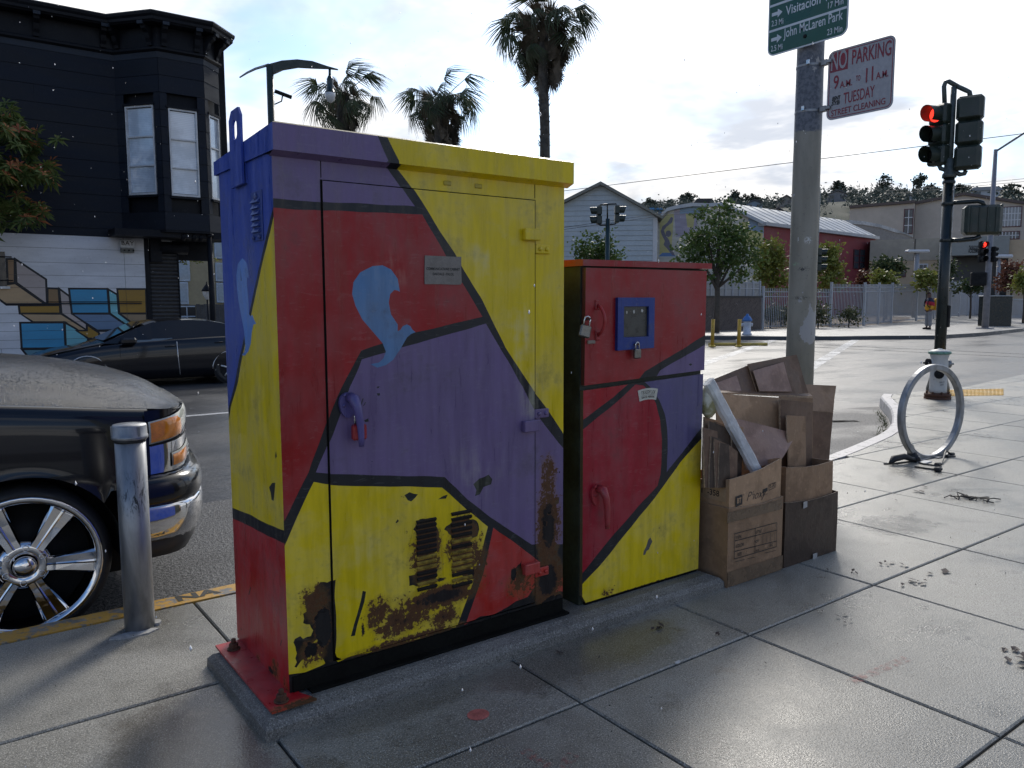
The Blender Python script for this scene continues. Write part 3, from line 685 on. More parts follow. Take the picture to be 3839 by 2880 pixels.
# hinges
def hinge(x, z, c1, c2, dz=-.05):
    h = MB(); h.box(x-.037, x+.037, yd-.024, yd, z-.022, z+.022, c=c1, b=.003)
    o = put(h.build('hinge', M_paint), cabA)
    h = MB(); h.box(x+.028, x+.098, B0-.010, B0, z+dz-.018, z+dz+.018, c=c2, b=.003)
    for q in (.047, .080):
        h.lathe([(.0085, 0), (.0085, .004), (.006, .007), (0, .008)], (x+q, B0-.010, z+dz), 10, c=c2, M=Matrix.Rotation(pi/2, 3, 'X'))
    p = h.build('leaf_plate', M_paint, o)
pz = lambda Z, p: fr(Z, p)[0]
for (Zf, p, c1, c2, dz) in ((Z5, (1932, 760), YEL, YEL, -.052), (Z6, (1770, 308), PUR, PUR, .043), (Z6, (1772, 1148), (.45, .04, .03), (.45, .04, .03), -.03)):
    q = pz(Zf, p); hinge(q[0], q[1], c1, c2, dz)
# two weld tabs above the door
for p in ((1448, 460), (1632, 478)):
    q = pz(Z5, p); t_ = MB(); t_.box(q[0]-.016, q[0]+.016, B0-.004, B0, q[1]-.004, q[1]+.012, c=(.42, .32, .02), b=.002); put(t_.build('weld_tab', M_paint), cabA)
# swing handle with hasp
def handle(root, c, x, z, s=1.0, parent_name='handle'):
    h = MB(); yb = yd
    h.prism([(x+s*.030*cos(a)-.004*s, z-.008*s+s*(.030*sin(a) if sin(a) > 0 else .055*sin(a))) for a in [2*pi*i/20 for i in range(20)]], yb-.012, yb+.001, c=c)
    o = put(h.build('handle', M_paint), root)
    v = MB(); pts = [(x+.002, yb-.012, z+.006), (x+.006*s, yb-.036, z+.002), (x+.014*s, yb-.045, z-.030*s), (x+.022*s, yb-.044, z-.075*s), (x+.026*s, yb-.040, z-.125*s), (x+.028*s, yb-.038, z-.158*s)]
    v.tube(pts, [.018*s, .019*s, .015*s, .013*s, .011*s, .009*s], 10, c=c)
    v.build('lever', M_paint, o)
    for dx, dz_ in ((-.016, .014), (.014, .012), (-.02, -.02)):
        r_ = MB(); r_.lathe([(.006, 0), (.006, .003), (0, .006)], (x+dx*s, yb-.012, z+dz_*s), 8, c=c, M=Matrix.Rotation(pi/2, 3, 'X')); r_.build('rivet', M_paint, o)
    return o
hq = pz(Z6, (697, 150)); handle(cabA, (.11, .09, .24), hq[0], hq[1])
def padlock(name, label, p, s, mat, tilt=0.0, ry=0.0):
    """p: top of the shackle"""
    o = thing(name, label, 'padlock', p)
    M = Matrix.Rotation(tilt, 3, 'Y') @ Matrix.Rotation(ry, 3, 'Z')
    q = MB(); pts = [Vector((-.013*s, 0, -.045*s)), Vector((-.013*s, 0, -.014*s))] + [Vector((-.013*s*cos(a), 0, -.014*s+.013*s*sin(a))) for a in [pi*i/8 for i in range(1, 8)]] + [Vector((.013*s, 0, -.014*s)), Vector((.013*s, 0, -.045*s))]
    q.tube([M @ v for v in pts], .0036*s, 8); q.build('shackle', M_shackle, o)
    q = MB(); q.bbox(-.024*s, .024*s, -.010*s, .010*s, -.088*s, -.038*s, .005*s, M=M.to_4x4()); q.build('lock_body', mat, o)
    q = MB(); q.lathe([(.007*s, 0), (.006*s, .001*s)], M @ Vector((0, 0, -.089*s)), 10); q.build('keyway', M_dark, o)
    return o
q = pz(Z6, (738, 245)); padlock('padlock', 'red padlock hanging behind the purple swing handle', (q[0], yd-.030, q[1]+.012), 1.05, pm('padlock_red', (.30, .015, .02), .4))
# maker's plate with lettering
q0, q1 = pz(Z5, (1305, 882)), pz(Z5, (1525, 1055))
M_plate = pm('nameplate_alloy', (.19, .17, .15), .5, .2, var=.25, sc=30); M_ink = pm('black_print', (.012, .012, .012), .5)
mb = MB(); mb.prism(wb([(q0[0], q1[1]), (q1[0]-.004, q1[1]), (q1[0]+.001, q1[1]+.006), (q1[0], q0[1]), (q0[0]+.002, q0[1])], .02, .0012, 4), yd-.0035, yd-.0005)
npl = put(mb.build('nameplate', M_plate), cabA)
mb = MB(); cx, cz = (q0[0]+q1[0])/2, (q0[1]+q1[1])/2
text_into(mb, 'COMMUNICATIONS CABINET', .0125, frame((cx, yd-.0040, cz+.004), (1, 0, 0), (0, 0, 1)), sx=.83, bold=.0003)
text_into(mb, 'OAKDALE - PALOU', .0125, frame((cx, yd-.0040, cz-.014), (1, 0, 0), (0, 0, 1)), sx=.83, bold=.0003)
o = mb.build('lettering', M_ink, npl)
# louvred vent plate and lifting eye on the blue side
v0, v1 = sd(ZS, (455, 950))[0], sd(ZS, (580, 1440))[0]
VC = (.030, .060, .24)
mb = MB(); mb.box(XS-.004, XS-.0003, v1[0], v0[0], v1[1], v0[1], c=VC, b=.0015); vp = put(mb.build('vent_plate', M_paint), cabA)
for i in range(6):
    z = v1[1]+.028+(v0[1]-v1[1]-.065)*i/5; yl0, yl1 = v1[0]+.018, v0[0]-.012
    mb = MB(); mb.mesh([(XS-.004, yl0, z+.014), (XS-.004, yl1, z+.014), (XS-.014, yl1, z), (XS-.014, yl0, z), (XS-.004, yl0, z-.001), (XS-.004, yl1, z-.001)], [(0, 1, 2, 3), (3, 2, 5, 4), (0, 3, 4), (1, 5, 2)], c=VC); mb.build('louvre', M_paint, vp)
for (y, z, r) in ((v1[0]+.02, v1[1]+.012, .007), (v0[0]-.02, v1[1]+.012, .007), ((v0[0]+v1[0])/2, v0[1]-.02, .013)):
    mb = MB(); mb.lathe([(r, 0), (r, .004), (r*.6, .007), (0, .008)], (XS-.004, y, z), 12, c=(.05, .07, .2), M=Matrix.Rotation(-pi/2, 3, 'Y')); mb.build('bolt', M_paint, vp)
L0, L1, L2, L3 = sd(ZS, (268, 880))[0], sd(ZS, (392, 860))[0], sd(ZS, (402, 185))[0], sd(ZS, (285, 170))[0]
mb = MB(); xl = lx0-.001
ya, yb_ = (L1[0]+L2[0])/2, (L0[0]+L3[0])/2; ctr = ((ya+yb_)/2, 1.925)
eye = [(ctr[0]+.024*cos(a), ctr[1]+(.012 if sin(a) > 0 else -.012)+.021*sin(a)) for a in [2*pi*i/20 for i in range(20)]]
outl = [(ya, L1[1]), (yb_, L1[1]-.004), (yb_, 1.962), (yb_-.028, 1.99), (ya+.022, 1.992), (ya, 1.965)]
for xq, fl in ((xl-.008, True), (xl, False)): painted(mb, outl, [], BLU, lambda y, z: (xq, y, z), [eye], flip=fl)
for pl in (outl, eye):
    for a, b in zip(pl, pl[1:]+pl[:1]): mb.face([(xl-.008, *a), (xl-.008, *b), (xl, *b), (xl, *a)], 0, BLU)
put(mb.build('lifting_eye', M_paint), cabA)
mb = MB(); mb.box(XS-.0055, XS-.0002, ya, yb_, L1[1]+.002, zb(0), c=BLU); put(mb.build('lug_packer', M_paint), cabA)
# base flange with anchor bolts
mb = MB(); mb.prism([(.787, 2.336), (.935, 2.336), (.905, 2.405), (.905, 2.94), (.787, 2.94)], .0665, .0745, 'z', c=(.40, .03, .035)); fl = put(mb.build('base_flange', paint_mat('flange_enamel', [(.9, 2.34, .07, .3, .05, .1, .6), (1.6, 2.34, .07, .6, .12, .1, 1.0)], [(1.6, 2.36, .07, .62, .09, .1, 1.0)])), cabA)
mb = MB(); mb.box(.94, 2.055, 2.385, 2.94, .0662, .0752, c=CH); put(mb.build('flange_rear', M_blacken), cabA)
mb = MB(); mb.box(A0+.012, A1-.004, B0-.006, B1-.02, .0755, .128, c=(.008, .007, .006)); put(mb.build('plinth', M_blacken), cabA)
for (x, y) in ((.832, 2.865), (.836, 2.385)):
    mb = MB(); mb.lathe([(.024, 0), (.024, .004), (.0195, .004), (.0195, .004)], (x, y, .0748), 14); mb.lathe([(.017, .004), (.0175, .012), (.017, .022), (.013, .024)], (x, y, .0748), 6, sm=False); mb.lathe([(.009, .02), (.009, .038), (.006, .041)], (x, y, .0748), 8); mb.build('anchor_bolt', M_rust, fl)
for o in list(cabA.children_recursive):
    if o.parent is not cabA and o.name.split('.')[0] not in ('louvre', 'anchor_bolt'): pass
# --- lower cabinet (service pedestal)
cabB = thing('street_cabinet', 'lower steel street cabinet with red upper door and small blue framed window', 'cabinet', (2.52, 2.42, .066))
C0, C1, D0, D1 = 2.142, 2.904, 2.428, 2.90
DKG = (.014, .022, .014)
M_cabB = paint_mat('pedestal_enamel', [(2.5, YF, .07, .6, .2, .02, .7), (2.3, YF, .10, .1, .2, .05, .4)], [(2.18, YF, .07, .03, .2, .02, .6)])
M_side = pm('dark_green_weathered', (.016, .022, .014), .6, var=.7, sc=7)
bx_t = 1.50
mb = MB(); mb.box(C0+.004, C1-.004, D0+.004, D1, .067, bx_t, c=DKG); put(mb.build('body', M_side), cabB)
mb = MB()
mb.mesh([(C0-.006, 2.405, 1.497), (C1+.022, 2.400, 1.502), (C1+.022, D1+.01, 1.495), (C0-.006, D1+.01, 1.497), (C0-.006, 2.405, 1.523), (C1+.022, 2.400, 1.527), (C1+.022, D1+.01, 1.53), (C0-.006, D1+.01, 1.53)], [(0, 3, 2, 1), (4, 5, 6, 7), (0, 1, 5, 4), (1, 2, 6, 5), (2, 3, 7, 6), (3, 0, 4, 7)], c=RED)
put(mb.build('lid', M_cabB), cabB)
ub = 1.012
ud = [(C0+.010, ub-.003), (C1-.004, ub+.022), (C1-.002, 1.492), (C0+.014, 1.490)]
ucells = [(wb(fr(Z7, (200, 200), (2100, 200), (2100, 960), (1850, 1110), (1500, 1325), (1110, 1555), (1000, 1700), (200, 1760)), seed=21), RED),
          (wb(fr(Z7, (2100, 1080), (1850, 1225), (1600, 1365), (1290, 1545), (1200, 1700), (2100, 1700)), seed=22), PUR),
          (ragged(*fr(Z7, (1650, 1475))[0], .014, .006, 9, 3), CH)]
mb = MB(); yu = YF-.010
painted(mb, ud, ucells, BLK, lambda x, z: (x, yu, z))
for a, b in zip(ud, ud[1:]+ud[:1]): mb.face([(a[0], yu, a[1]), (a[0], D0+.006, a[1]), (b[0], D0+.006, b[1]), (b[0], yu, b[1])], 0, (.10, .03, .02))
upd = put(mb.build('upper_door', M_cabB), cabB)
ld = [(C0+.030, .078), (C1-.012, .078), (C1-.006, ub+.004), (C0+.008, ub-.024), (C0+.010, .11)]
lcells = [(wb(fr(Z8, (150, 30), (215, 58), (578, 38), (440, 160), (215, 327), (150, 360)), seed=23), RED2),
          (wb(fr(Z8, (100, 470), (215, 396), (420, 230), (588, 76), (640, 82), (690, 130), (730, 210), (758, 320), (770, 450), (768, 580), (760, 700), (740, 776), (600, 925), (430, 1120), (215, 1385), (100, 1480)), .02, seed=24), (.30, .008, .022)),
          (wb(fr(Z8, (632, 44), (760, 32), (1120, -10), (1120, 300), (1060, 352), (930, 520), (803, 682), (810, 540), (808, 400), (790, 280), (752, 185), (700, 105)), .02, seed=25), (.10, .085, .19)),
          (wb(fr(Z8, (1120, 380), (1055, 437), (900, 610), (720, 860), (500, 1130), (330, 1340), (215, 1460), (100, 1560), (100, 1800), (1200, 1800)), seed=26), YEL),
          (fr(Z8, (640, 1255), (645, 1225), (662, 1195), (675, 1150), (690, 1130), (705, 1160), (690, 1190), (680, 1215), (665, 1225), (655, 1250)), (.09, .085, .075))]
mb = MB(); yl_ = YF-.006
painted(mb, ld, lcells, BLK, lambda x, z: (x, yl_, z))
for a, b in zip(ld, ld[1:]+ld[:1]): mb.face([(a[0], yl_, a[1]), (a[0], D0+.006, a[1]), (b[0], D0+.006, b[1]), (b[0], yl_, b[1])], 0, (.12, .09, .05))
lwd = put(mb.build('lower_door', M_cabB), cabB)
# meter window
w0, w1 = fr(Z7, (762, 682))[0], fr(Z7, (1188, 1285))[0]; i0, i1 = fr(Z7, (832, 788))[0], fr(Z7, (1122, 1140))[0]
mb = MB()
o4 = [(w0[0], w1[1]), (w1[0], w1[1]+.004), (w1[0], w0[1]), (w0[0], w0[1])]; n4 = [(i0[0], i1[1]), (i1[0], i1[1]), (i1[0], i0[1]), (i0[0], i0[1])]
painted(mb, o4, [], (.012, .040, .22), lambda x, z: (x, yu-.016, z), [n4])
for pl in (o4, n4):
    for a, b in zip(pl, pl[1:]+pl[:1]): mb.face([(a[0], yu-.016, a[1]), (b[0], yu-.016, b[1]), (b[0], yu, b[1]), (a[0], yu, a[1])], 0, (.010, .03, .16))
wf = put(mb.build('window_frame', M_paint), cabB)
mb = MB(); mb.box(i0[0]+.0005, i1[0]-.0005, yu-.006, yu-.001, i1[1]+.0005, i0[1]-.0005); mb.build('pane', pm('cloudy_plastic', (.055, .052, .042), .35, var=.4, sc=25), wf)
M_worn = pm('worn_alloy_disc', (.42, .42, .40), .45, .6, var=.4, sc=70)
for (p, s_) in (((882, 857), .8), ((967, 850), 1.0), ((1063, 838), 1.0)):
    c_ = fr(Z7, p)[0]; mb = MB(); mb.prism(ragged(c_[0], c_[1], .0078*s_, .0092*s_, 12, int(p[0]), .35), yu-.0075, yu-.0062); mb.build('knockout', M_worn, wf)
def bow(root, pts, r, c):
    v = MB(); v.tube(pts, r, 8, c=c); return v
ha, hb_ = fr(Z7, (548, 770))[0], fr(Z7, (550, 1130))[0]
mb = MB()
for q_ in (ha, hb_): mb.box(q_[0]-.014, q_[0]+.012, yu-.006, yu, q_[1]-.020, q_[1]+.020, c=RED, b=.003)
hz = [Vector((hb_[0]+(ha[0]-hb_[0])*t+.0, yu-.004-.040*sin(pi*t)**.7, hb_[1]+(ha[1]-hb_[1])*t)) for t in [i/10 for i in range(11)]]
mb.tube(hz, .0065, 8, c=(.36, .03, .03)); put(mb.build('pull_handle', M_paint), cabB)
mb = MB(); q = fr(Z7, (470, 1205))[0]; mb.box(q[0]-.022, q[0]+.020, yu-.008, yu, q[1]-.008, q[1]+.006, c=(.25, .20, .16), b=.002)
put(mb.build('hasp_plate', M_paint), cabB)
q = fr(Z7, (415, 915))[0]; mb = MB(); mb.tube([(q[0]-.006, yu+.002, q[1]-.01), (q[0]-.010, yu-.02, q[1]-.008), (q[0]+.004, yu-.022, q[1]-.006), (q[0]+.008, yu, q[1]-.008)], .004, 8); put(mb.build('staple', M_rust), cabB)
padlock('padlock', 'weathered grey padlock on the left edge of the red upper door', (q[0]-.003, yu-.016, q[1]+.004), 1.0, M_lock, tilt=.28, ry=-.3)
q = fr(Z7, (970, 1222))[0]; mb = MB(); mb.tube([(q[0]-.010, yu-.015, q[1]-.006), (q[0]-.008, yu-.026, q[1]-.004), (q[0]+.010, yu-.026, q[1]-.004), (q[0]+.012, yu-.015, q[1]-.006)], .003, 8); mb.build('staple', M_rust, wf)
padlock('padlock', 'small grey padlock hanging under the blue window frame', (q[0], yu-.026, q[1]+.006), .80, M_lock)
q = fr(Z8, (322, 800))[0]; yd = yl_; handle(cabB, (.36, .03, .035), q[0]-.004, q[1], 1.05)
# fan-shaped maker's label
M_lab = pm('cream_label', (.52, .50, .42), .5, var=.12, sc=40)
ql = fr(Z8, (672, 140))[0]; rr, ww = .30, .128
def arc(r, t): return (ql[0]+r*sin(t), ql[1]-.247+r*cos(t))
tt = [-.235+.47*i/12 for i in range(13)]
mb = MB(); mb.prism([arc(.222, t) for t in tt]+[arc(.272, t) for t in reversed(tt)], yl_-.002, yl_-.0004); lb = put(mb.build('maker_label', M_lab), cabB)
mb = MB(); txt = 'TESCOFLEX'
for i, ch in enumerate(txt):
    t = -.155+.31*i/(len(txt)-1); p = arc(.2545, t); text_into(mb, ch, .021, frame((p[0], yl_-.0025, p[1]), (cos(t), 0, -sin(t)), (sin(t), 0, cos(t))), sx=.62, bold=.0005, shear=.2)
txt = 'SERVICE PEDESTAL'
for i, ch in enumerate(txt):
    t = -.165+.33*i/(len(txt)-1); p = arc(.2335, t); text_into(mb, ch, .0115, frame((p[0], yl_-.0025, p[1]), (cos(t), 0, -sin(t)), (sin(t), 0, cos(t))), sx=.72, bold=.0004)
for k in range(10):
    t = -.17+.34*k/10; a, b = arc(.2420, t), arc(.2420, t+.034); mb.face([(a[0], yl_-.0025, a[1]), (b[0], yl_-.0025, b[1]), (b[0], yl_-.0025, b[1]+.0012), (a[0], yl_-.0025, a[1]+.0012)])
mb.build('lettering', M_ink, lb)
mb = MB(); mb.box(C0+.03, C1-.02, YF-.004, YF+.01, .0665, .0775); put(mb.build('bottom_rail', M_blacken), cabB)
# ------------------------------------------------------------------ cardboard heap beside the lower cabinet
RB = lambda x, y: (2600+x/1.659, 1250+y/1.659)
def board(name, col, wet=0.3, rough=.7):
    t = NT(name); P = t.pos(); n1 = t.noise(7, 5, .6, P); n2 = t.noise(30, 4, .6, P); fl = t.noise(5, 2, .5, P, 0, stretch=(40, 40, .6)); cr = t.noise(16, 4, .65, P, 1.5)
    c = t.mix(t.ramp(n1, .35, .65), tuple(x*.72 for x in col), tuple(x*1.15 for x in col))
    c = t.mix(t.math('MULTIPLY', t.ramp(n1, .52, .60), wet), c, tuple(x*.40 for x in col))
    c = t.mix(t.math('MULTIPLY', t.ramp(n2, .56, .70), .25), c, tuple(min(1, x*1.7) for x in col))
    t.set(color=c, rough=t.ramp(n1, .4, .62, rough, rough-.25), spec=.3)
    t.bump(t.math('ADD', t.math('MULTIPLY', fl, .5), t.math('ADD', n2, t.math('MULTIPLY', cr, 1.4))), .30, .004); return t.mat
M_tan = board('cardboard_tan', (.44, .275, .16)); M_brn = board('cardboard_brown', (.31, .19, .11)); M_wet = board('cardboard_wet', (.065, .042, .03), .5, .55)
M_drk = board('cardboard_dark', (.175, .105, .068), .4, .6); M_pnk = board('cardboard_damp', (.34, .21, .16), .3, .55); M_pale = board('cardboard_pale', (.44, .30, .19), .15)
M_edge = pm('cardboard_edge', (.40, .29, .19), .8, var=.4, sc=60)
M_tape = pm('packing_tape', (.145, .092, .052), .28, var=.2, sc=20)
def open_box(name, label, x0, x1, y0_, y1_, z0, ztop, mat, t=.006, rz=0.0, bulge=0.0):
    """ztop: heights of the rim at front-left, front-right, back-right, back-left"""
    o = thing(name, label, 'cardboard box', ((x0+x1)/2, (y0_+y1_)/2, z0))
    w, d = (x1-x0)/2, (y1_-y0_)/2; o.rotation_euler = (0, 0, rz)
    cn = [(-w, -d), (w, -d), (w, d), (-w, d)]
    for k, nm in enumerate(('front_wall', 'side_wall', 'back_wall', 'side_wall')):
        a, b = Vector(cn[k]), Vector(cn[(k+1) % 4]); za, zb = ztop[k]-z0, ztop[(k+1) % 4]-z0; dr = (b-a).normalized(); n = Vector((dr.y, -dr.x))
        a2, b2 = (a, b) if k % 2 == 0 else (a+dr*t, b-dr*t)
        m = MB(); G = []; S = 10
        for i in range(S+1):
            u = i/S; row = []; sag = -.012*sin(pi*u)*(1 if k == 0 else .5)+.004*noise.noise(Vector((u*6+k*9, x0*5, 0)))
            for j in range(5):
                v = j/4; p = a2.lerp(b2, u); bl = bulge*sin(pi*u)*(.3+.7*v)+.003*noise.noise(Vector((u*4+k, v*4, x0)))
                row.append(Vector((*(p+n*bl), (za+(zb-za)*u+sag)*v)))
            G.append(row)
        H = [[p-Vector((*n, 0))*t for p in r] for r in G]
        m.grid(G, sm=True, flip=False); m.grid(H, sm=True, flip=True)
        m.grid([[r[-1] for r in G], [r[-1] for r in H]], m=1, sm=False); m.grid([[G[0][j] for j in range(5)], [H[0][j] for j in range(5)]], sm=False, flip=True); m.grid([[G[-1][j] for j in range(5)], [H[-1][j] for j in range(5)]], sm=False)
        m.build(nm, [mat, M_edge], o)
    m = MB(); m.box(-w+t, w-t, -d+t, d-t, .001, .006); m.build('bottom', mat, o)
    return o
def printed(root, name, mat, fn):
    m = MB(); fn(m); o = m.build(name, mat, root); return o
# box 1: tan carton with the form print
b1 = open_box('cardboard_box', 'tan open carton with a black printed form, on the pavement', 2.963, 3.392, 2.300, 2.66, .0005, (.386, .380, .40, .40), M_brn, bulge=.004)
c1 = Vector(b1.location); fy = -.18-.0065
def loc1(x, y): q = gy(RB(x, y), 2.300); return q.x-c1.x, q.z-c1.z
def bar(m, a, b, w, y=fy):
    a, b = Vector(a), Vector(b); d = (b-a).normalized(); n = Vector((-d.y, d.x))*w/2
    m.face([(p.x, y, p.y) for p in (a-n, b-n, b+n, a+n)])
def form(m):
    L = loc1; w = .0035
    for a, b in (((250, 1245), (512, 1175)), ((250, 1290), (512, 1222)), ((250, 1355), (510, 1290)), ((248, 1402), (510, 1325)), ((250, 1245), (248, 1402)), ((512, 1175), (510, 1325)), ((378, 1212), (375, 1368))): bar(m, L(*a), L(*b), w)
    for k in range(1, 5): bar(m, L(400+k*24, 1258-k*6), L(400+k*24, 1308-k*6), .0018)
    for s, (x, y), sz in (('P.O#', (275, 1266), .022), ('COLOR', (282, 1318), .022), ('SIZE   /   /', (296, 1368), .021), ('STYLE', (400, 1232), .020), ('QTY', (390, 1292), .018), ('N.W.', (393, 1348), .016), ('KG', (478, 1315), .022)):
        p = loc1(x, y); text_into(m, s, sz, frame((p[0], fy, p[1]), (1, 0, 0), (0, 0, 1)), sx=.8, bold=.0004)
    for a, b in (((250, 1420), (310, 1405)), ((330, 1400), (375, 1390)), ((440, 1365), (505, 1348))): bar(m, L(*a), L(*b), .002)
M_prn = pm('box_ink', (.020, .016, .015), .6)
printed(b1, 'printed_form', M_prn, form)
for (ya_, yb_) in ((1092, 1180), (1490, 1585)):
    m = MB(); P_ = [loc1(207, ya_), loc1(549, ya_-76), loc1(549, yb_-92 if ya_ < 1200 else yb_-118), loc1(207, yb_)]
    G = [[Vector((P_[0][0]+(P_[1][0]-P_[0][0])*i/8, fy+.0012-.002*sin(pi*i/8), (P_[3][1] if j == 0 else P_[0][1]))) for j in (0, 1)] for i in range(9)]
    for i in range(9): G[i][1].z = min(G[i][1].z, .366)
    if ya_ > 1200:
        for i in range(9): G[i][0].z = .004; G[i][1].z = .075
    m.grid(G, flip=True); m.build('packing_tape', M_tape, b1)
# box 2: carton pushed down inside it, script print
b2 = open_box('cardboard_box', 'scuffed carton with script lettering stuffed inside the tan printed carton', 2.976, 3.380, 2.309, 2.65, .008, (.520, .575, .50, .48), M_tan, bulge=.003)
c2 = Vector(b2.location); fy2 = -.1705-.004
def loc2(x, y): q = gy(RB(x, y), 2.309); return q.x-c2.x, q.z-c2.z
def scr(m):
    dx = Vector((1, 0, 0)); up = Vector((0, 0, 1))
    p = loc2(383, 1005); text_into(m, 'Phoxy', .062, frame((p[0], fy2, p[1]), dx, up), shear=.45, sx=.95, bold=-.0004)
    p = loc2(487, 945); text_into(m, '6.30', .030, frame((p[0], fy2, p[1]), dx, up), sx=.9)
    a, b, c, d = loc2(465, 942), loc2(508, 925), loc2(508, 955), loc2(465, 976)
    for u, v in ((a, b), (b, c), (c, d), (d, a)): bar(m, u, v, .0025, fy2)
    a, b, c, d = loc2(428, 970), loc2(456, 958), loc2(456, 980), loc2(428, 992); m.face([(q[0], fy2, q[1]) for q in (d, c, b, a)])
    bar(m, loc2(415, 1012), loc2(458, 996), .0015, fy2)
    p = loc2(308, 1003); text_into(m, 'R', .012, frame((p[0], fy2, p[1]), dx, up)); 
    a, b, c, d = loc2(258, 1015), loc2(300, 1000), loc2(300, 1062), loc2(258, 1080)
    m.face([(q[0], fy2, q[1]) for q in (d, c, b, a)])
printed(b2, 'script_print', M_prn, scr)
m = MB(); p = loc2(279, 1040); text_into(m, 'BT', .034, frame((p[0], fy2-.0008, p[1]), (1, 0, 0), (0, 0, 1)), bold=.0012, sx=.8); m.build('logo_letters', M_tan, b2)
m = MB(); xw = -.202-.0045
m.face([(xw, .10, .40), (xw, -.155, .40), (xw, -.155, .46), (xw, .10, .47)]); lb2 = m.build('side_label', M_pale, b2)
m = MB(); text_into(m, '751  -358', .040, frame((xw-.0006, -.04, .432), (0, -1, 0), (0, 0, 1)), bold=.0006); m.build('label_number', M_prn, b2)
# box 3: soaked dark carton; box 4: tan carton inside it
b3 = open_box('cardboard_box', 'rain soaked dark brown carton on the pavement', 3.418, 3.895, 2.303, 2.66, .0005, (.340, .330, .34, .34), M_wet, bulge=.006)
for (x, y, w_, h_) in ((692, 1055, .035, .055), (752, 1388, .04, .036)):
    q = gy(RB(x, y), 2.297); m = MB(); yy = 2.303-.010-c1.y*0-b3.location.y
    m.face([(q.x-b3.location.x-w_/2, yy, q.z-h_/2), (q.x-b3.location.x+w_/2, yy, q.z-h_/2+.004), (q.x-b3.location.x+w_/2, yy, min(.325, q.z+h_/2)), (q.x-b3.location.x-w_/2, yy, min(.325, q.z+h_/2))]); m.build('tape_scrap', pm('worn_white_tape', (.36, .35, .34), .4, sc=60), b3)
b4 = open_box('cardboard_box', 'tan carton standing inside the soaked dark carton', 3.436, 3.860, 2.318, 2.64, .008, (.518, .500, .50, .50), M_brn, bulge=.003)
# loose sheets: corners given as bearing and distance, each with its own thickness
def card(label, pts, mat, th=.006, name='cardboard_sheet', crease=None, wav=.004):
    P_ = [gy(RB(x, y), Y) for x, y, Y in pts]; n = (P_[1]-P_[0]).cross(P_[3]-P_[0]).normalized()
    if n.y > 0: n = -n
    S = 9; G = []
    for i in range(S+1):
        row = []
        for j in range(S+1):
            u, v = i/S, j/S; p = P_[0].lerp(P_[1], u).lerp(P_[3].lerp(P_[2], u), v); w_ = wav*noise.noise(Vector((p.x*9, p.z*9, p.y*9)))
            row.append(p+n*w_)
        G.append(row)
    H = [[p-n*th for p in r] for r in G]; m = MB()
    m.grid(G); m.grid(H, flip=True)
    for A, B in ((G[0], H[0]), (G[-1], H[-1]), ([r[0] for r in G], [r[0] for r in H]), ([r[-1] for r in G], [r[-1] for r in H])): m.grid([A, B], m=1, sm=False)
    o = m.build(name, [mat, M_edge]); return tag(o, label, 'cardboard', 'flattened cardboard in the heap')
card('large dark brown sheet leaning highest on the cardboard heap, right half', [(340, 190, 2.62), (640, 132, 2.60), (712, 372, 2.56), (400, 372, 2.58)], M_drk)
card('dark brown folded sheet at the top left of the cardboard heap', [(90, 300, 2.66), (352, 192, 2.63), (408, 380, 2.585), (130, 372, 2.60)], M_drk)
card('reddish inner liner on the highest dark sheet of the heap', [(372, 232, 2.596), (560, 178, 2.588), (612, 362, 2.553), (412, 360, 2.563)], M_pnk, .004)
card('reddish inner liner on the folded sheet at the top left of the heap', [(130, 312, 2.635), (268, 262, 2.622), (300, 368, 2.583), (150, 366, 2.59)], M_pnk, .004)
card('long flat sheet laid across under the highest dark sheets of the heap', [(130, 352, 2.60), (722, 376, 2.545), (742, 392, 2.52), (140, 366, 2.56)], M_drk, .008)
card('tall brown sheet with a folded flap at the far right of the heap', [(696, 318, 2.66), (888, 326, 2.62), (868, 492, 2.56), (712, 478, 2.60)], M_brn)
card('lower panel of the tall brown sheet standing in the soaked carton', [(712, 480, 2.595), (868, 494, 2.555), (836, 870, 2.55), (712, 860, 2.58)], M_drk)
card('broad clean tan sheet across the middle of the heap', [(140, 374, 2.55), (536, 400, 2.50), (545, 800, 2.46), (150, 780, 2.50)], M_tan)
card('wide brown sheet standing upright behind the narrow panels', [(536, 392, 2.505), (742, 404, 2.50), (742, 860, 2.50), (560, 860, 2.50)], M_brn)
card('dark soaked sheet upright in the right hand cartons', [(545, 412, 2.46), (744, 432, 2.455), (738, 880, 2.44), (560, 880, 2.44)], M_drk)
card('narrow brown panel upright in front of the dark soaked sheet', [(582, 510, 2.40), (698, 516, 2.40), (700, 880, 2.38), (592, 880, 2.38)], M_brn)
card('thin folded strip standing on edge beside the broad tan sheet', [(540, 420, 2.45), (582, 424, 2.44), (584, 860, 2.42), (548, 860, 2.43)], M_drk, .014)
card('damp pinkish sheet sloping out over the script lettered carton', [(236, 522, 2.47), (645, 624, 2.40), (535, 800, 2.365), (330, 850, 2.40)], M_pnk, .010, wav=.010)
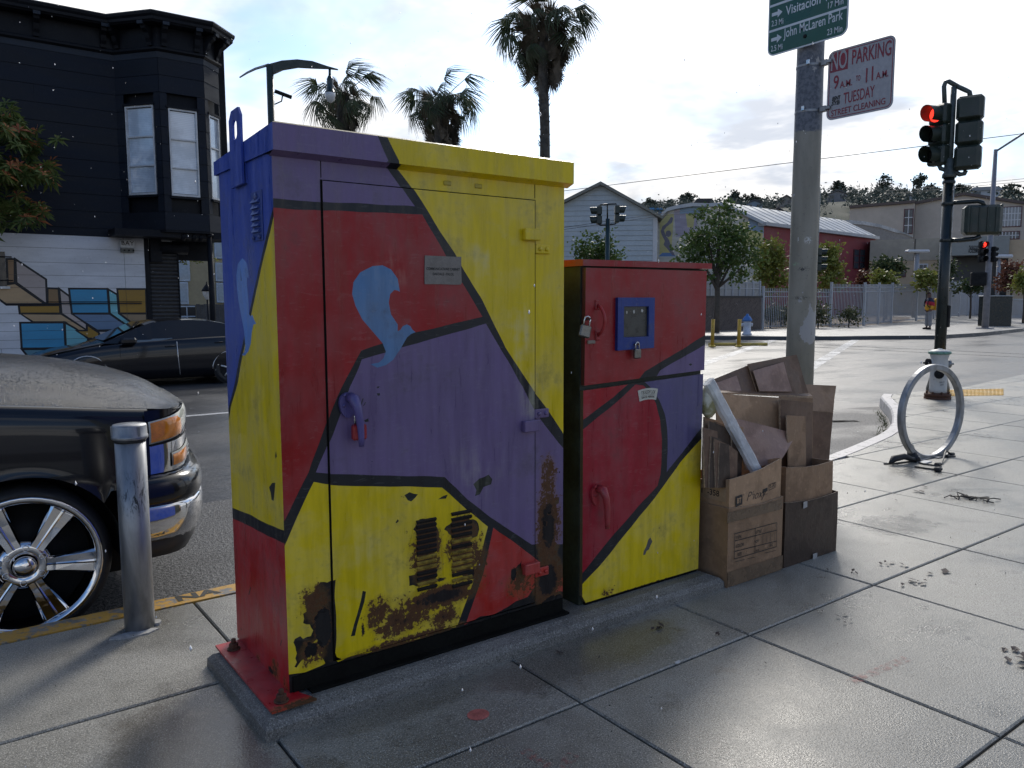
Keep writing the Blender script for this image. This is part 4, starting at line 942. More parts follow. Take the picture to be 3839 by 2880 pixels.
# bundle of folded boards in the left of the heap
bund = [((62, 585), (150, 610), 2.36, M_drk), ((110, 640), (178, 660), 2.352, M_wet), ((128, 655), (212, 690), 2.346, M_drk), ((165, 680), (222, 692), 2.340, M_wet), ((215, 690), (276, 735), 2.350, M_drk), ((70, 520), (312, 585), 2.44, M_brn), ((100, 545), (268, 610), 2.40, M_wet), ((140, 550), (282, 600), 2.42, M_drk), ((240, 610), (312, 690), 2.39, M_wet)]
for i, ((xa, ya_), (xb, yb_), Y, mt) in enumerate(bund):
    lab = ['leftmost narrow folded board of the bundle by the cabinet', 'dark board second from the left in the folded bundle', 'wider dark board in the middle of the folded bundle front', 'very thin board on edge in the folded bundle front', 'right front board of the folded bundle with slanting top', 'tallest rear board of the folded bundle beside the cabinet', 'dark rear board behind the folded bundle front', 'brown board second from the back of the folded bundle', 'rightmost slanting dark board of the folded bundle'][i]
    card(lab, [(xa, ya_, Y), (xb, yb_, Y), (xb+8-(i % 3)*14, 960, Y-.01), (xa+10-(i % 2)*22, 960, Y-.01)], mt, .009)
# clear plastic wrapped tube
M_plas = NT('clear_plastic_film'); _n = M_plas.noise(11, 3, .5, None, 1.0); M_plas.bump(_n, .5, .02); M_plas.set(color=M_plas.mix(M_plas.ramp(_n, .4, .65), (.62, .64, .66), (.80, .82, .84)), rough=.16, spec=.6, alpha=.62); M_plas = M_plas.mat
a, b = gy(RB(92, 300), 2.415), gy(RB(418, 905), 2.345)
m = MB(); d = (b-a).normalized(); sd_ = d.cross(Vector((0, 1, 0))).normalized(); dp = d.cross(sd_)
G = []
for i in range(15):
    p = a.lerp(b, i/14); w_ = .029+.004*noise.noise(Vector((i*.9, 0, 3)))
    G.append([p+sd_*w_*sx+dp*.020*sy+sd_*.003*noise.noise(Vector((i*.7, sx*3, sy*3))) for sx, sy in ((-1, -.6), (-.6, -1), (.6, -1), (1, -.6), (1, .6), (.6, 1), (-.6, 1), (-1, .6))])
m.grid(G, closed_v=True, sm=False); m.face(G[0]); m.face(G[-1][::-1])
tag(m.build('plastic_tube', M_plas), 'clear plastic wrapped tube leaning diagonally across the cardboard heap', 'plastic wrap')
m = MB(); q = gy(RB(98, 420), 2.44); G = []
for i in range(9):
    th = pi*i/8; G.append([q+Vector((.055*sin(th)*cos(2*pi*j/12)*(1+.3*noise.noise(Vector((i, j, 2)))), .035*sin(th)*sin(2*pi*j/12), .085*cos(th)*(1+.2*noise.noise(Vector((i, j, 7)))))) for j in range(12)])
m.grid(G, closed_v=True, flip=True)
bagm = NT('yellowish_bag'); _n = bagm.noise(18, 4, .6, None, 1.0); bagm.set(color=bagm.mix(bagm.ramp(_n, .42, .6), (.30, .28, .14), (.62, .60, .48)), rough=.3); bagm.bump(_n, .7, .01)
bg_ = tag(m.build('plastic_bag', bagm.mat), 'crumpled yellowish plastic bag with dark print at the left of the heap', 'plastic bag')
# ------------------------------------------------------------------ steel bollard and the parked black SUV
M_galv = NT('galvanised_steel'); _a = M_galv.noise(14, 5, .6, None, .4, stretch=(1, 1, .35)); _b = M_galv.noise(60, 3)
M_galv.set(color=M_galv.mix(M_galv.ramp(_a, .35, .65), (.20, .205, .21), (.36, .365, .37)), metal=.75, rough=M_galv.ramp(_a, .3, .7, .38, .55)); M_galv.bump(_b, .12, .003); M_galv = M_galv.mat
bp = gz((525, 2352)); bo = thing('bollard', 'round galvanised steel bollard with a cap, beside the SUV wheel', 'bollard', (bp.x, bp.y, 0))
def scuffed():
    t = NT('scuffed_galvanised'); P = t.pos(); a = t.noise(10, 5, .6, P, .4, stretch=(1, 1, .3)); s = t.noise(30, 5, .7, P, 1.0, stretch=(2.2, 2.2, .5))
    c = t.mix(t.ramp(a, .35, .65), (.22, .225, .23), (.40, .40, .40))
    m = t.math('MULTIPLY', t.blob((bp.x, bp.y-.06, .58), (.1, .12, .14), P, .9), t.ramp(s, .50, .58))
    c = t.mix(m, c, (.03, .03, .03)); t.set(color=c, metal=.7, rough=t.ramp(a, .3, .7, .36, .55)); return t.mat
hb = gy((503, 1636), bp.y).z
m = MB(); m.lathe([(.0585, -.02), (.0585, hb-.005)], (0, 0, 0), 28); m.build('post', scuffed(), bo)
m = MB(); m.lathe([(.060, hb-.02), (.062, hb-.008)], (0, 0, 0), 24); m.build('gasket', M_dark, bo)
m = MB(); m.lathe([(.066, hb-.008), (.069, hb-.004), (.069, hb+.006), (.0655, hb+.009), (.0655, hb+.046), (.062, hb+.052), (0, hb+.054)], (0, 0, 0), 28); m.build('cap', M_galv, bo)
m = MB()
for i in range(3):
    a = 2.1*i-1.2; m.box(.0655*cos(a)-.004, .0655*cos(a)+.004, .0655*sin(a)-.004, .0655*sin(a)+.004, hb+.009, hb+.046)
m.build('cap_lug', M_galv, bo)
m = MB(); m.prism(ragged(-.035, -.070, .10, .035, 14, 4, .3), .0005, .006, 'z'); m.prism(ragged(.062, .0, .026, .03, 10, 5, .3), .0005, .012, 'z'); m.build('mortar_patch', pm('pale_mortar', (.36, .35, .32), .7, var=.3, sc=40), bo)
# --- materials
M_black = NT('black_car_paint'); _n = M_black.noise(3, 3); M_black.set(color=M_black.mix(_n, (.0035, .0035, .005), (.006, .006, .008)), rough=.22, coat=.55, coatr=.05, spec=.25); M_black = M_black.mat
def wet_paint():
    t = NT('rain_beaded_paint'); P = t.pos(); v = t.n('ShaderNodeTexVoronoi', feature='F1'); t.L.new(P, v.inputs['Vector']); v.inputs['Scale'].default_value = 95; v.inputs['Randomness'].default_value = 1.0
    n = t.noise(160, 3, .6, P); big = t.noise(6, 4, .6, P)
    bead = t.math('MULTIPLY', t.ramp(v.outputs['Distance'], .42, .12), t.ramp(big, .38, .55))
    t.set(color=(.010, .010, .012), rough=t.ramp(bead, 0, 1, .24, .06), coat=.32, coatr=t.ramp(bead, 0, 1, .2, .03), spec=.4)
    b = t.bump(t.math('ADD', bead, t.math('MULTIPLY', n, .25)), .9, .006); t.L.new(b.outputs[0], t.p.inputs['Coat Normal']); return t.mat
M_bead = wet_paint()
M_chrome = pm('chrome', (.62, .62, .63), .06, 1.0, var=.04, sc=10, rvar=.03)
M_amber = pm('amber_lens', (.85, .26, .015), .14, var=.2, sc=30, coat=1.0)
M_clear = pm('fogged_clear_lens', (.60, .60, .48), .16, var=.22, sc=18, coat=1.0)
M_tyre = pm('tyre_rubber', (.014, .014, .014), .62, var=.3, sc=20, bump=.3)
M_glass = pm('car_glass_dark', (.010, .012, .014), .05, var=.1, coat=1.0)
M_under = pm('underbody', (.006, .006, .006), .9)
YN, YC = 3.925, 4.885
suv = thing('parked_suv', 'black SUV with chrome wheel and amber headlight corner, parked at the kerb', 'SUV', (-1.6, YC, RZ))
def add(mb, name, mats, par=None):
    if par is None: return put(mb.build(name, mats), suv)
    return mb.build(name, mats, par)
PF = [(.66, 3.926), (.79, 3.928), (.85, 3.938), (.90, 3.965), (.94, 4.01), (.972, 4.075), (1.008, 4.18), (1.04, 4.33), (1.08, 4.56), (1.11, YC)]
def lerpl(L, t):
    """piecewise-linear table [(t,value)]"""
    if t <= L[0][0]: return L[0][1]
    for (a, va), (b, vb) in zip(L, L[1:]):
        if t <= b: return va+(vb-va)*(t-a)/(b-a)
    return L[-1][1]
def smooth(L, t):
    e = .035; return (lerpl(L, t-e)+lerpl(L, t)*2+lerpl(L, t+e))/4
def xfront(y):
    d = abs(y-YC); return lerpl([(0, 1.13), (.325, 1.10), (.555, 1.055), (.705, 1.02), (.81, .98), (.875, .945), (.92, .90), (.947, .85), (.957, .79)], d)
def mir(G): return [[Vector((p[0], 2*YC-p[1], p[2])) for p in r] for r in G]
# hood
cen = [(0, 1.165), (.35, 1.14), (.6, 1.105), (.74, 1.065), (.83, 1.02), (.90, .965), (.95, .905), (.985, .845), (1, .80)]
edg = [(0, .985), (.35, .965), (.6, .938), (.74, .905), (.83, .882), (.90, .865), (.95, .855), (.985, .848), (1, .842)]
G = []
for i in range(41):
    u = 1-(1-i/40)**1.35; row = []
    for j in range(37):
        t = -1+2*j/36; y = YC+t*.895; xf = xfront(y)-.006; x = -1.25+(xf+1.25)*u
        w = (1-abs(t)**2.5); z = smooth(edg, u)+(smooth(cen, u)-smooth(edg, u))*w
        z -= .012*math.exp(-((abs(t)-.86)/.05)**2)*(1-u**4)
        row.append(Vector((x, y, z)))
    G.append(row)
m = MB(); m.grid(G, flip=True)
for A in ([r[0] for r in G], [r[-1] for r in G], G[-1]): m.grid([A, [p+Vector((-.01, (YC-p.y)*.008, -.03)) for p in A]], flip=(A is not G[-1]) != (A[0].y > YC))
hood = add(m, 'hood', M_bead)
# wings (front fenders): from the hood seam over the shoulder and down to the wheel arch
HX, HZ, TR = .270, .205, .355
def wing():
    G = []
    for i in range(61):
        x = -1.0+1.80*i/60; u = (x+1.25)/(.93+1.25); zt_ = smooth(edg, min(1, u))-.003; dx = abs(x-HX)
        zb = HZ+math.sqrt(max(0, .402**2-dx**2)) if dx < .402 else (.10 if x < HX else .50)
        if dx >= .402 and x > HX: zb = max(.50, zb)
        if dx < .402: zb = max(zb, .10 if x < HX else .10)
        if x > .60: zb = max(zb, .50)
        yi = YC-.893; row = []
        prof = [(yi, zt_), (yi-.006, zt_+.002), (yi-.022, zt_-.004), (yi-.040, zt_-.020), (yi-.052, zt_-.050), (yi-.060, zt_-.10)]
        for q in prof: row.append(Vector((x, *q)))
        zk = zt_-.10
        for k in range(1, 9):
            z = zk+(zb-zk)*k/8; y = yi-.060-.008*sin(pi*min(1, (zk-z)/.4))
            if k == 8 and dx < .402: y -= .010
            row.append(Vector((x, y, z)))
        G.append(row)
    G2 = [[Vector((p.x, p.y+.05, p.z)) for p in (r[-1],)] for r in G]
    return G, [[r[-1] for r in G], [r[-1]+Vector((0, .07, .0)) for r in G]]
Gw, Gl = wing()
m = MB(); m.grid(Gw, flip=True); m.grid(Gl, flip=False); add(m, 'fender', M_black)
m = MB(); m.grid(mir(Gw)); m.grid(mir(Gl)); add(m, 'fender', M_black)
# arch liner and engine bay block
m = MB(); m.box(-.95, .95, YN+.10, 2*YC-YN-.10, .58, .80); m.box(-4.2, .75, YN+.32, 2*YC-YN-.32, .02, .58); put(m.build('underbody', M_under), suv)
for sgn in (0, 1):
    m = MB(); G = [[Vector((HX+.40*cos(a), (YN+.02+k*.35) if sgn == 0 else 2*YC-(YN+.02+k*.35), HZ+.40*sin(a))) for k in (0, 1)] for a in [pi*i/16-.15 for i in range(19)]]
    m.grid(G, flip=bool(sgn)); add(m, 'wheel_arch_liner', M_under)
def band(pts, prof, m, mi=0, x0=None):
    """sweep (offset,z) profile along the front plan curve"""
    pts = [Vector(p) for p in pts]; n = len(pts); G = []
    full = pts+[Vector((p.x, 2*YC-p.y)) for p in reversed(pts[:-1])]
    for i, p in enumerate(full):
        a, b = full[max(0, i-1)], full[min(len(full)-1, i+1)]; d = (b-a).normalized(); nn = Vector((d.y, -d.x))
        G.append([Vector((*(p+nn*o), z)) for o, z in prof])
    m.grid(G, mi, flip=True)
m = MB(); band(PF, [(-.03, .548), (.02, .548), (.05, .538), (.072, .515), (.080, .48), (.080, .445), (.070, .415), (.04, .405)], m); add(m, 'bumper_cover', M_black)
m = MB(); band(PF, [(.050, .418), (.070, .412), (.077, .395), (.077, .33), (.067, .275), (.045, .238), (.0, .23)], m); add(m, 'chrome_bumper', M_chrome)
m = MB(); band(PF, [(.03, .245), (.035, .20), (.01, .155), (-.06, .14)], m); add(m, 'valance', pm('valance_plastic', (.02, .02, .021), .45))
# chrome surround below the lamps, then lamps as curved lenses
def lens(s0, s1, zlo, zhi, off, name, mat, par=None, n=12, bul=.008, mirror=False):
    P_ = PF[1:8]; L = [0]
    for a, b in zip(P_, P_[1:]): L.append(L[-1]+(Vector(b)-Vector(a)).length)
    G = []
    for i in range(n+1):
        s = (s0+(s1-s0)*i/n)*L[-1]
        for k in range(len(P_)-1):
            if s <= L[k+1]+1e-9: break
        t = (s-L[k])/(L[k+1]-L[k]); p = Vector(P_[k]).lerp(Vector(P_[k+1]), t); d = (Vector(P_[min(k+2, len(P_)-1)])-Vector(P_[max(0, k-1)])).normalized(); nn = Vector((d.y, -d.x)); row = []
        a, b = zlo(i/n), zhi(i/n)
        for j in range(7):
            v = j/6; q = p+nn*(off+bul*sin(pi*v)**.5*sin(pi*(.12+.76*i/n))); row.append(Vector((q.x, q.y, a+(b-a)*v)))
        G.append(row)
    m = MB()
    if mirror: m.grid(mir(G), flip=True)
    else: m.grid(G)
    if par is None: return put(m.build(name, mat), suv)
    return m.build(name, mat, par)
for mr in (False, True):
    lens(-.02, 1, lambda t: .790+.05*min(1, t*1.4), lambda t: .852, -.006, 'lamp_brow', M_black, n=16, bul=0, mirror=mr)
    sur = lens(0, 1, lambda t: .552+.012*t, lambda t: .690+.06*t, .006, 'lamp_surround', M_chrome, n=16, bul=.004, mirror=mr)
    hl = lens(0, .98, lambda t: .694+.056*t, lambda t: .800+.052*min(1, t*1.4), .004, 'headlight', M_clear, n=18, bul=.014, mirror=mr)
    lens(.012, .40, lambda t: .702+.022*t, lambda t: .794+.036*t-.03*t**4, .011, 'turn_signal', M_amber, hl, n=10, bul=.010, mirror=mr)
    lens(0, 1, lambda t: .684+.056*t, lambda t: .696+.056*t, .013, 'lamp_gasket', M_under, hl, n=16, bul=0, mirror=mr)
    lens(.20, .95, lambda t: .572+.006*t, lambda t: .640+.045*t, .013, 'lower_lamp', M_clear, sur, n=12, bul=.006, mirror=mr)
    lens(.21, .52, lambda t: .580+.004*t, lambda t: .632+.014*t, .017, 'marker_lamp', M_amber, sur, n=8, bul=.006, mirror=mr)
    for q in range(3): lens(.54, .94, lambda t, q=q: .590+.004*t+q*.022, lambda t, q=q: .596+.004*t+q*.022, .020, 'lamp_rib', M_chrome, sur, n=8, bul=.002, mirror=mr)
m = MB(); m.grid([[Vector((xfront(y)-.045, y, z)) for z in (.56, .68, .80)] for y in [YC-.53+1.06*i/12 for i in range(13)]]); gr = add(m, 'grille', M_under)
for z in (.60, .66, .72, .78): m = MB(); m.tube([(xfront(y)-.035, y, z) for y in [YC-.52+1.04*i/12 for i in range(13)]], .010, 6); m.build('grille_bar', M_chrome, gr)
# side trim lines and the rest of the body behind the hood
def side(name, mat, poly, y, mirror=True, th=.03):
    for s in (0, 1):
        m = MB(); yy = y if s == 0 else 2*YC-y; m.prism(poly, yy, yy+(th if s == 0 else -th)); add(m, name, mat)
side('front_door', M_black, [(-1.005, .10), (-1.005, .975), (-2.10, 1.0), (-2.10, .10)], YN+.005)
side('rear_door', M_black, [(-2.108, .10), (-2.108, 1.0), (-3.05, 1.01), (-3.05, .58), (-2.75, .50), (-2.45, .10)], YN+.005)
side('quarter_panel', M_black, [(-3.058, .60), (-3.058, 1.01), (-4.35, 1.02), (-4.40, .30), (-3.72, .28), (-3.66, .45), (-3.40, .60)], YN+.005)
cab_o = [(-.95, .99), (-1.62, 1.60), (-2.4, 1.66), (-3.8, 1.64), (-4.30, 1.50), (-4.42, 1.0)]
def cabz(y): return .12*0
m = MB(); G = []
for (x, z) in cab_o: G.append([Vector((x, YC+t*(.86-.16*max(0, (z-1.0)/.66)), z+.02*(1-t*t)*(1 if z > 1.2 else 0))) for t in [-1+2*i/8 for i in range(9)]])
m.grid(G); 
for e in (0, -1): m.face([r[e] for r in G][::(1 if e else -1)])
roof = add(m, 'cab', M_black)
for s in (-1, 1):
    for poly in ([(-1.15, 1.03), (-1.66, 1.52), (-2.06, 1.56), (-2.06, 1.03)], [(-2.14, 1.03), (-2.14, 1.56), (-3.0, 1.57), (-3.0, 1.03)], [(-3.10, 1.03), (-3.10, 1.57), (-3.95, 1.54), (-4.2, 1.05)]):
        m = MB(); m.face([(x, YC+s*(.866-.16*max(0, (z-1.0)/.66)), z) for x, z in poly][::s]); m.build('side_window', M_glass, roof)
m = MB(); m.face([(-.99, YC-.75, 1.04), (-.99, YC+.75, 1.04), (-1.58, YC+.66, 1.585), (-1.58, YC-.66, 1.585)]); m.build('windscreen', M_glass, roof)
m = MB(); m.box(-1.35, -.98, YC-.86, YC+.86, .90, .985); add(m, 'cowl', M_under)
for s in (0, 1):
    m = MB(); y = YN-.02 if s == 0 else 2*YC-YN+.02; m.bbox(-1.42, -1.22, y-.10, y+.05, 1.02, 1.20, .03); add(m, 'door_mirror', M_black)
m = MB(); m.bbox(-4.55, -4.38, YN+.03, 2*YC-YN-.03, .26, .46, .04); add(m, 'rear_bumper', M_chrome)
# wheels
def wheel(x, y, sgn, r, rr, name='wheel'):
    """sgn -1: outer face towards the pavement"""
    Rm = Matrix.Rotation(pi/2 if sgn < 0 else -pi/2, 3, 'X'); o = (x, y, HZ)
    m = MB(); m.lathe([(rr-.012, -.20), (r-.03, -.205), (r-.006, -.185), (r, -.15), (r, -.05), (r-.008, -.02), (r-.03, .002), (rr+.012, .004), (rr-.004, -.012)], o, 48, M=Rm, cap=False); ty = add(m, 'tyre', M_tyre)
    m = MB(); m.lathe([(rr-.02, -.19), (rr-.028, -.10), (rr-.026, -.02), (rr-.018, .000), (rr+.004, .008), (rr+.012, .002), (rr+.008, -.01)], o, 48, M=Rm, cap=False); rim = add(m, 'rim', M_chrome)
    m = MB(); m.lathe([(rr-.03, -.12), (.10, -.10), (0, -.10)], o, 32, M=Rm); m.build('brake_disc', M_under, rim)
    m = MB(); m.lathe([(.112, -.075), (.108, -.022), (.088, -.012), (.062, -.010), (.055, -.016), (0, -.016)], o, 36, M=Rm); m.build('hub', M_chrome, rim)
    for k in range(6):
        a = radians(-6)+k*pi/3; ca, sa = cos(a), sin(a)
        sec = []
        for (rad, w, d, dep) in ((.085, .034, -.010, .04), (.12, .035, -.012, .04), (.20, .045, -.010, .03), (rr-.03, .055, -.004, .02), (rr-.010, .058, -.020, .02)):
            row = []
            for (tt, hh) in ((-1, -dep), (-1, -.010), (-.80, 0), (-.15, -.002), (0, .001), (.15, -.002), (.80, 0), (1, -.010), (1, -dep)):
                p = Vector((rad*ca-tt*w*sa, rad*sa+tt*w*ca, d+hh)); row.append(Rm @ p+Vector(o))
            sec.append(row)
        m = MB(); m.grid(sec, sm=False); m.build('spoke', M_chrome, rim)
        b = a+pi/6; m = MB(); m.lathe([(.0145, -.006), (.0145, -.001), (.011, -.001), (.011, -.012), (0, -.012)], Vector(o)+Rm @ Vector((.078*cos(b), .078*sin(b), -.008)), 14, M=Rm, ms=[0, 0, 1, 1]); m.build('lug_hole', [M_chrome, M_under], rim)
    m = MB(); m.lathe([(.048, -.012), (.046, .004), (.038, .014), (.02, .020), (0, .022)], o, 24, M=Rm); m.build('hub_cap', M_chrome, rim)
wheel(HX, 3.955, -1, TR, .300); wheel(HX, 2*YC-3.955, 1, TR, .300); wheel(-3.20, 3.955, -1, TR, .300); wheel(-3.20, 2*YC-3.955, 1, TR, .300)
# ------------------------------------------------------------------ black saloon parked across the side street, facing left
Z2 = lambda x, y: (x/2.304, 720+y/2.304)
SY0, SYC = 15.05, 15.83
car = thing('parked_sedan', 'glossy black four door saloon parked across the street below the mural', 'car', (3.4, SYC, RZ))
def addc(mb, name, mats, par=None):
    if par is None: return put(mb.build(name, mats), car)
    return mb.build(name, mats, par)
def sx(x, y, Y=15.1): q = gy(Z2(x, y), Y); return (q.x, q.z)
# stations: x, deck height at centre, shoulder height, half width, sill height
ST = [(1.30, .30, .22, .58, .00), (1.36, .42, .36, .68, -.02), (1.50, .50, .45, .74, -.03), (1.75, .565, .51, .77, -.03), (2.05, .62, .565, .78, -.02), (2.40, .69, .62, .785, .02), (2.9, .72, .665, .785, .02), (3.6, .74, .70, .785, .02), (4.2, .76, .72, .785, .02), (4.6, .77, .73, .78, .02), (5.0, .775, .72, .76, .0), (5.25, .75, .68, .72, -.01), (5.36, .66, .56, .68, .0), (5.40, .40, .36, .62, .05)]
G = []
for (x, zd, zs, w, zl) in ST:
    row = []
    for t in (-1, 1):
        sec = [(w-.10, zl-.02), (w-.02, zl+.03), (w+.005, zl+.16), (w+.015, zl+(zs-zl)*.55), (w, zs-.06), (w-.03, zs), (w-.14, zs+(zd-zs)*.65), (w*.4, zd)]
        pts = [Vector((x, SYC+t*a, z)) for a, z in sec]; row += pts if t < 0 else pts[::-1]
    G.append(row)
m = MB(); m.grid(G); m.face(G[0]); m.face(G[-1][::-1]); body = addc(m, 'body', M_black)
# greenhouse
def gyz(z, side=-1): k = max(0, min(1, (z-.68)/.40)); return SYC+side*(.745-.17*k)
top = [(2.34, .665), (2.62, .80), (2.95, .95), (3.20, 1.04), (3.50, 1.075), (3.86, 1.085), (4.20, 1.06), (4.50, 1.00), (4.85, .86), (5.05, .775)]
G = [[Vector((x, gyz(z-.03)*(1-t)+gyz(z-.03, 1)*t, z-.035+.035*sin(pi*t)**.6)) for t in [i/10 for i in range(11)]] for x, z in top]
m = MB(); m.grid(G, flip=True)
for sd_ in (-1, 1):
    lo = [Vector((x, gyz(.66, sd_), .66)) for x, z in top]; hi = [Vector((x, gyz(z-.035, sd_), z-.033)) for x, z in top]
    m.grid([lo, hi], flip=(sd_ < 0), sm=False)
roof = addc(m, 'cabin', M_black)
wins = [[sx(1130, 1300), sx(1180, 1245), sx(1290, 1175), sx(1390, 1145), sx(1482, 1133), sx(1490, 1265), sx(1300, 1300)], [sx(1545, 1130), sx(1660, 1128), sx(1810, 1140), sx(1822, 1238), sx(1555, 1258)], [sx(1833, 1155), sx(1880, 1185), sx(1922, 1232), sx(1836, 1237)]]
def tint():
    t = NT('tinted_side_glass'); a = t.noise(2.2, 3, .5); t.set(color=t.mix(a, (.06, .075, .085), (.16, .19, .20)), rough=.05, coat=1.0); return t.mat
M_tint = tint()
for sd_ in (-1, 1):
    for w_ in wins:
        fm = MB(); cx = sum(p[0] for p in w_)/len(w_); cz = sum(p[1] for p in w_)/len(w_)
        big = [(cx+(x-cx)*1.06, cz+(z-cz)*1.09) for x, z in w_]
        fm.face([(x, gyz(z+.03, sd_)+sd_*.003, z) for x, z in big][::sd_]); f = fm.build('window_trim', M_under, roof)
        wm = MB(); wm.face([(x, gyz(z+.03, sd_)+sd_*.006, z) for x, z in w_][::sd_]); wm.build('side_window', M_tint, roof)
m = MB(); m.face([(2.42, SYC-.60, .715), (2.42, SYC+.60, .715), (3.10, SYC+.53, 1.018), (3.10, SYC-.53, 1.018)]); m.build('windscreen', M_tint, roof)
m = MB(); m.face([(4.58, SYC-.52, .985), (4.58, SYC+.52, .985), (4.98, SYC+.58, .815), (4.98, SYC-.58, .815)]); m.build('rear_window', M_tint, roof)
M_silver = pm('bright_trim', (.55, .55, .55), .25, .6)
yq = SY0-.005
m = MB(); a, b, c_ = sx(1520, 1290), sx(1532, 1430), sx(1550, 1575); m.tube([(a[0], yq, a[1]), (b[0], yq-.012, b[1]), (c_[0], yq-.006, c_[1])], .008, 6); addc(m, 'door_edge_guard', M_silver)
for k, (p, w_) in enumerate(((sx(1465, 1335), .09), (sx(1885, 1300), .08))):
    m = MB(); m.tube([(p[0]-w_, yq+.004, p[1]), (p[0]-w_*.5, yq-.022, p[1]+.008), (p[0]+w_*.5, yq-.022, p[1]+.012), (p[0]+w_, yq+.004, p[1]+.008)], .013, 6); addc(m, 'door_handle', M_black)
p = sx(1100, 1285); m = MB(); m.bbox(p[0]-.13, p[0]+.12, SY0-.16, SY0+.02, p[1]-.06, p[1]+.06, .035); addc(m, 'door_mirror', M_black)
p = sx(1030, 1340); m = MB(); m.box(p[0]-.002, p[0]+.002, yq-.012, yq+.01, .05, .62); addc(m, 'gap_shade_strip', M_under)  # thin dark strip on the body in place of a shaded shut line
CHZ, CR = RZ+.285, .285
M_crim = pm('car_rim_dark', (.10, .10, .10), .3, .8)
for (x, sd_) in ((2.12, -1), (4.52, -1), (2.12, 1), (4.52, 1)):
    Rm = Matrix.Rotation(pi/2 if sd_ < 0 else -pi/2, 3, 'X'); yw = SYC+sd_*.79; o = (x, yw, CHZ)
    m = MB(); m.lathe([(.12, -.17), (CR-.02, -.17), (CR, -.14), (CR, -.03), (CR-.02, .0), (.20, .0), (.19, -.02)], o, 28, M=Rm, cap=False); wh = addc(m, 'tyre', M_tyre)
    m = MB(); m.lathe([(.19, -.03), (.195, .003), (.185, -.02), (.16, -.05), (0, -.05)], o, 28, M=Rm, cap=False); rim = addc(m, 'rim', M_crim)
    for k in range(5):
        a = k*2*pi/5+.3; m = MB(); m.tube([Vector(o)+Rm @ Vector((.03*cos(a), .03*sin(a), -.008)), Vector(o)+Rm @ Vector((.185*cos(a), .185*sin(a), -.008))], [.022, .016], 6); m.build('spoke', M_silver, rim)
    if sd_ < 0:
        m = MB(); m.tube([(x+.325*cos(t), SY0-.008, CHZ+.325*sin(t)) for t in [.02+(pi-.04)*i/16 for i in range(17)]], .010, 6); addc(m, 'arch_trim', M_silver)
        m = MB(); m.lathe([(.31, 0), (.31, .004)], (x, SY0-.001, CHZ), 28, M=Rm); addc(m, 'wheel_well', M_under)
# ------------------------------------------------------------------ black building with the mural, across the side street
ZM = lambda x, y: (x/2.458, 830+y/2.458)
ZA = lambda x, y: (x/1.843, y/1.843)
YW = 18.0
def wm(*pts): return [(gy(ZM(*p), YW).x, gy(ZM(*p), YW).z) for p in pts]
def inset(poly, w):
    n = len(poly); A = sum(poly[i][0]*poly[(i+1) % n][1]-poly[(i+1) % n][0]*poly[i][1] for i in range(n)); s = 1 if A > 0 else -1; out = []
    for i in range(n):
        p, a, b = Vector(poly[i]), Vector(poly[i-1]), Vector(poly[(i+1) % n]); d1 = (p-a).normalized(); d2 = (b-p).normalized()
        n1 = Vector((-d1.y, d1.x))*s; n2 = Vector((-d2.y, d2.x))*s; m = n1+n2; k = w/max(.35, 1+n1.dot(n2)) if m.length > 1e-6 else 0
        q = p+m*k; out.append((q.x, q.y))
    return out
bld = thing('corner_building', 'black clad corner building with bay window, white mural wall and roller shutter', 'building', (1.0, YW, 0))
def addb(mb, name, mats, par=None):
    return put(mb.build(name, mats), bld) if par is None else mb.build(name, mats, par)
def siding_mat(name, use_attr, col=(.010, .012, .018), rough=.55):
    t = NT(name); P = t.pos(); a = t.noise(1.6, 5, .6, P, .3, stretch=(.5, .5, 2)); b = t.noise(22, 4, .6, P)
    base = t.n('ShaderNodeAttribute', attribute_name='paint').outputs['Color'] if use_attr else None
    if use_attr:
        hs = t.n('ShaderNodeHueSaturation'); t.L.new(base, hs.inputs['Color']); t.put(t.ramp(a, .3, .7, .84, 1.1), hs.inputs['Value']); c = hs.outputs[0]
    else: c = t.mix(t.ramp(a, .3, .7), tuple(x*.75 for x in col), tuple(x*1.35 for x in col))
    c = t.mix(t.math('MULTIPLY', t.ramp(b, .56, .72), .18), c, (.06, .06, .06))
    t.set(color=c, rough=t.ramp(a, .3, .7, rough-.05, rough+.2), spec=.5 if use_attr else .18); t.bump(b, .15, .004); return t.mat
M_mural = siding_mat('mural_paint', True); M_bside = siding_mat('black_siding', False, (.011, .014, .021), .5); M_btrim = siding_mat('black_trim', False, (.007, .008, .011), .5); M_bband = siding_mat('grey_black_band', False, (.026, .032, .042), .5)
WHT, TAN, GRT, OCH, BLU2, TEA, SLA, LINE = (.66, .67, .70), (.46, .32, .18), (.46, .39, .36), (.33, .19, .028), (.05, .29, .50), (.19, .48, .54), (.14, .22, .34), (.008, .008, .010)
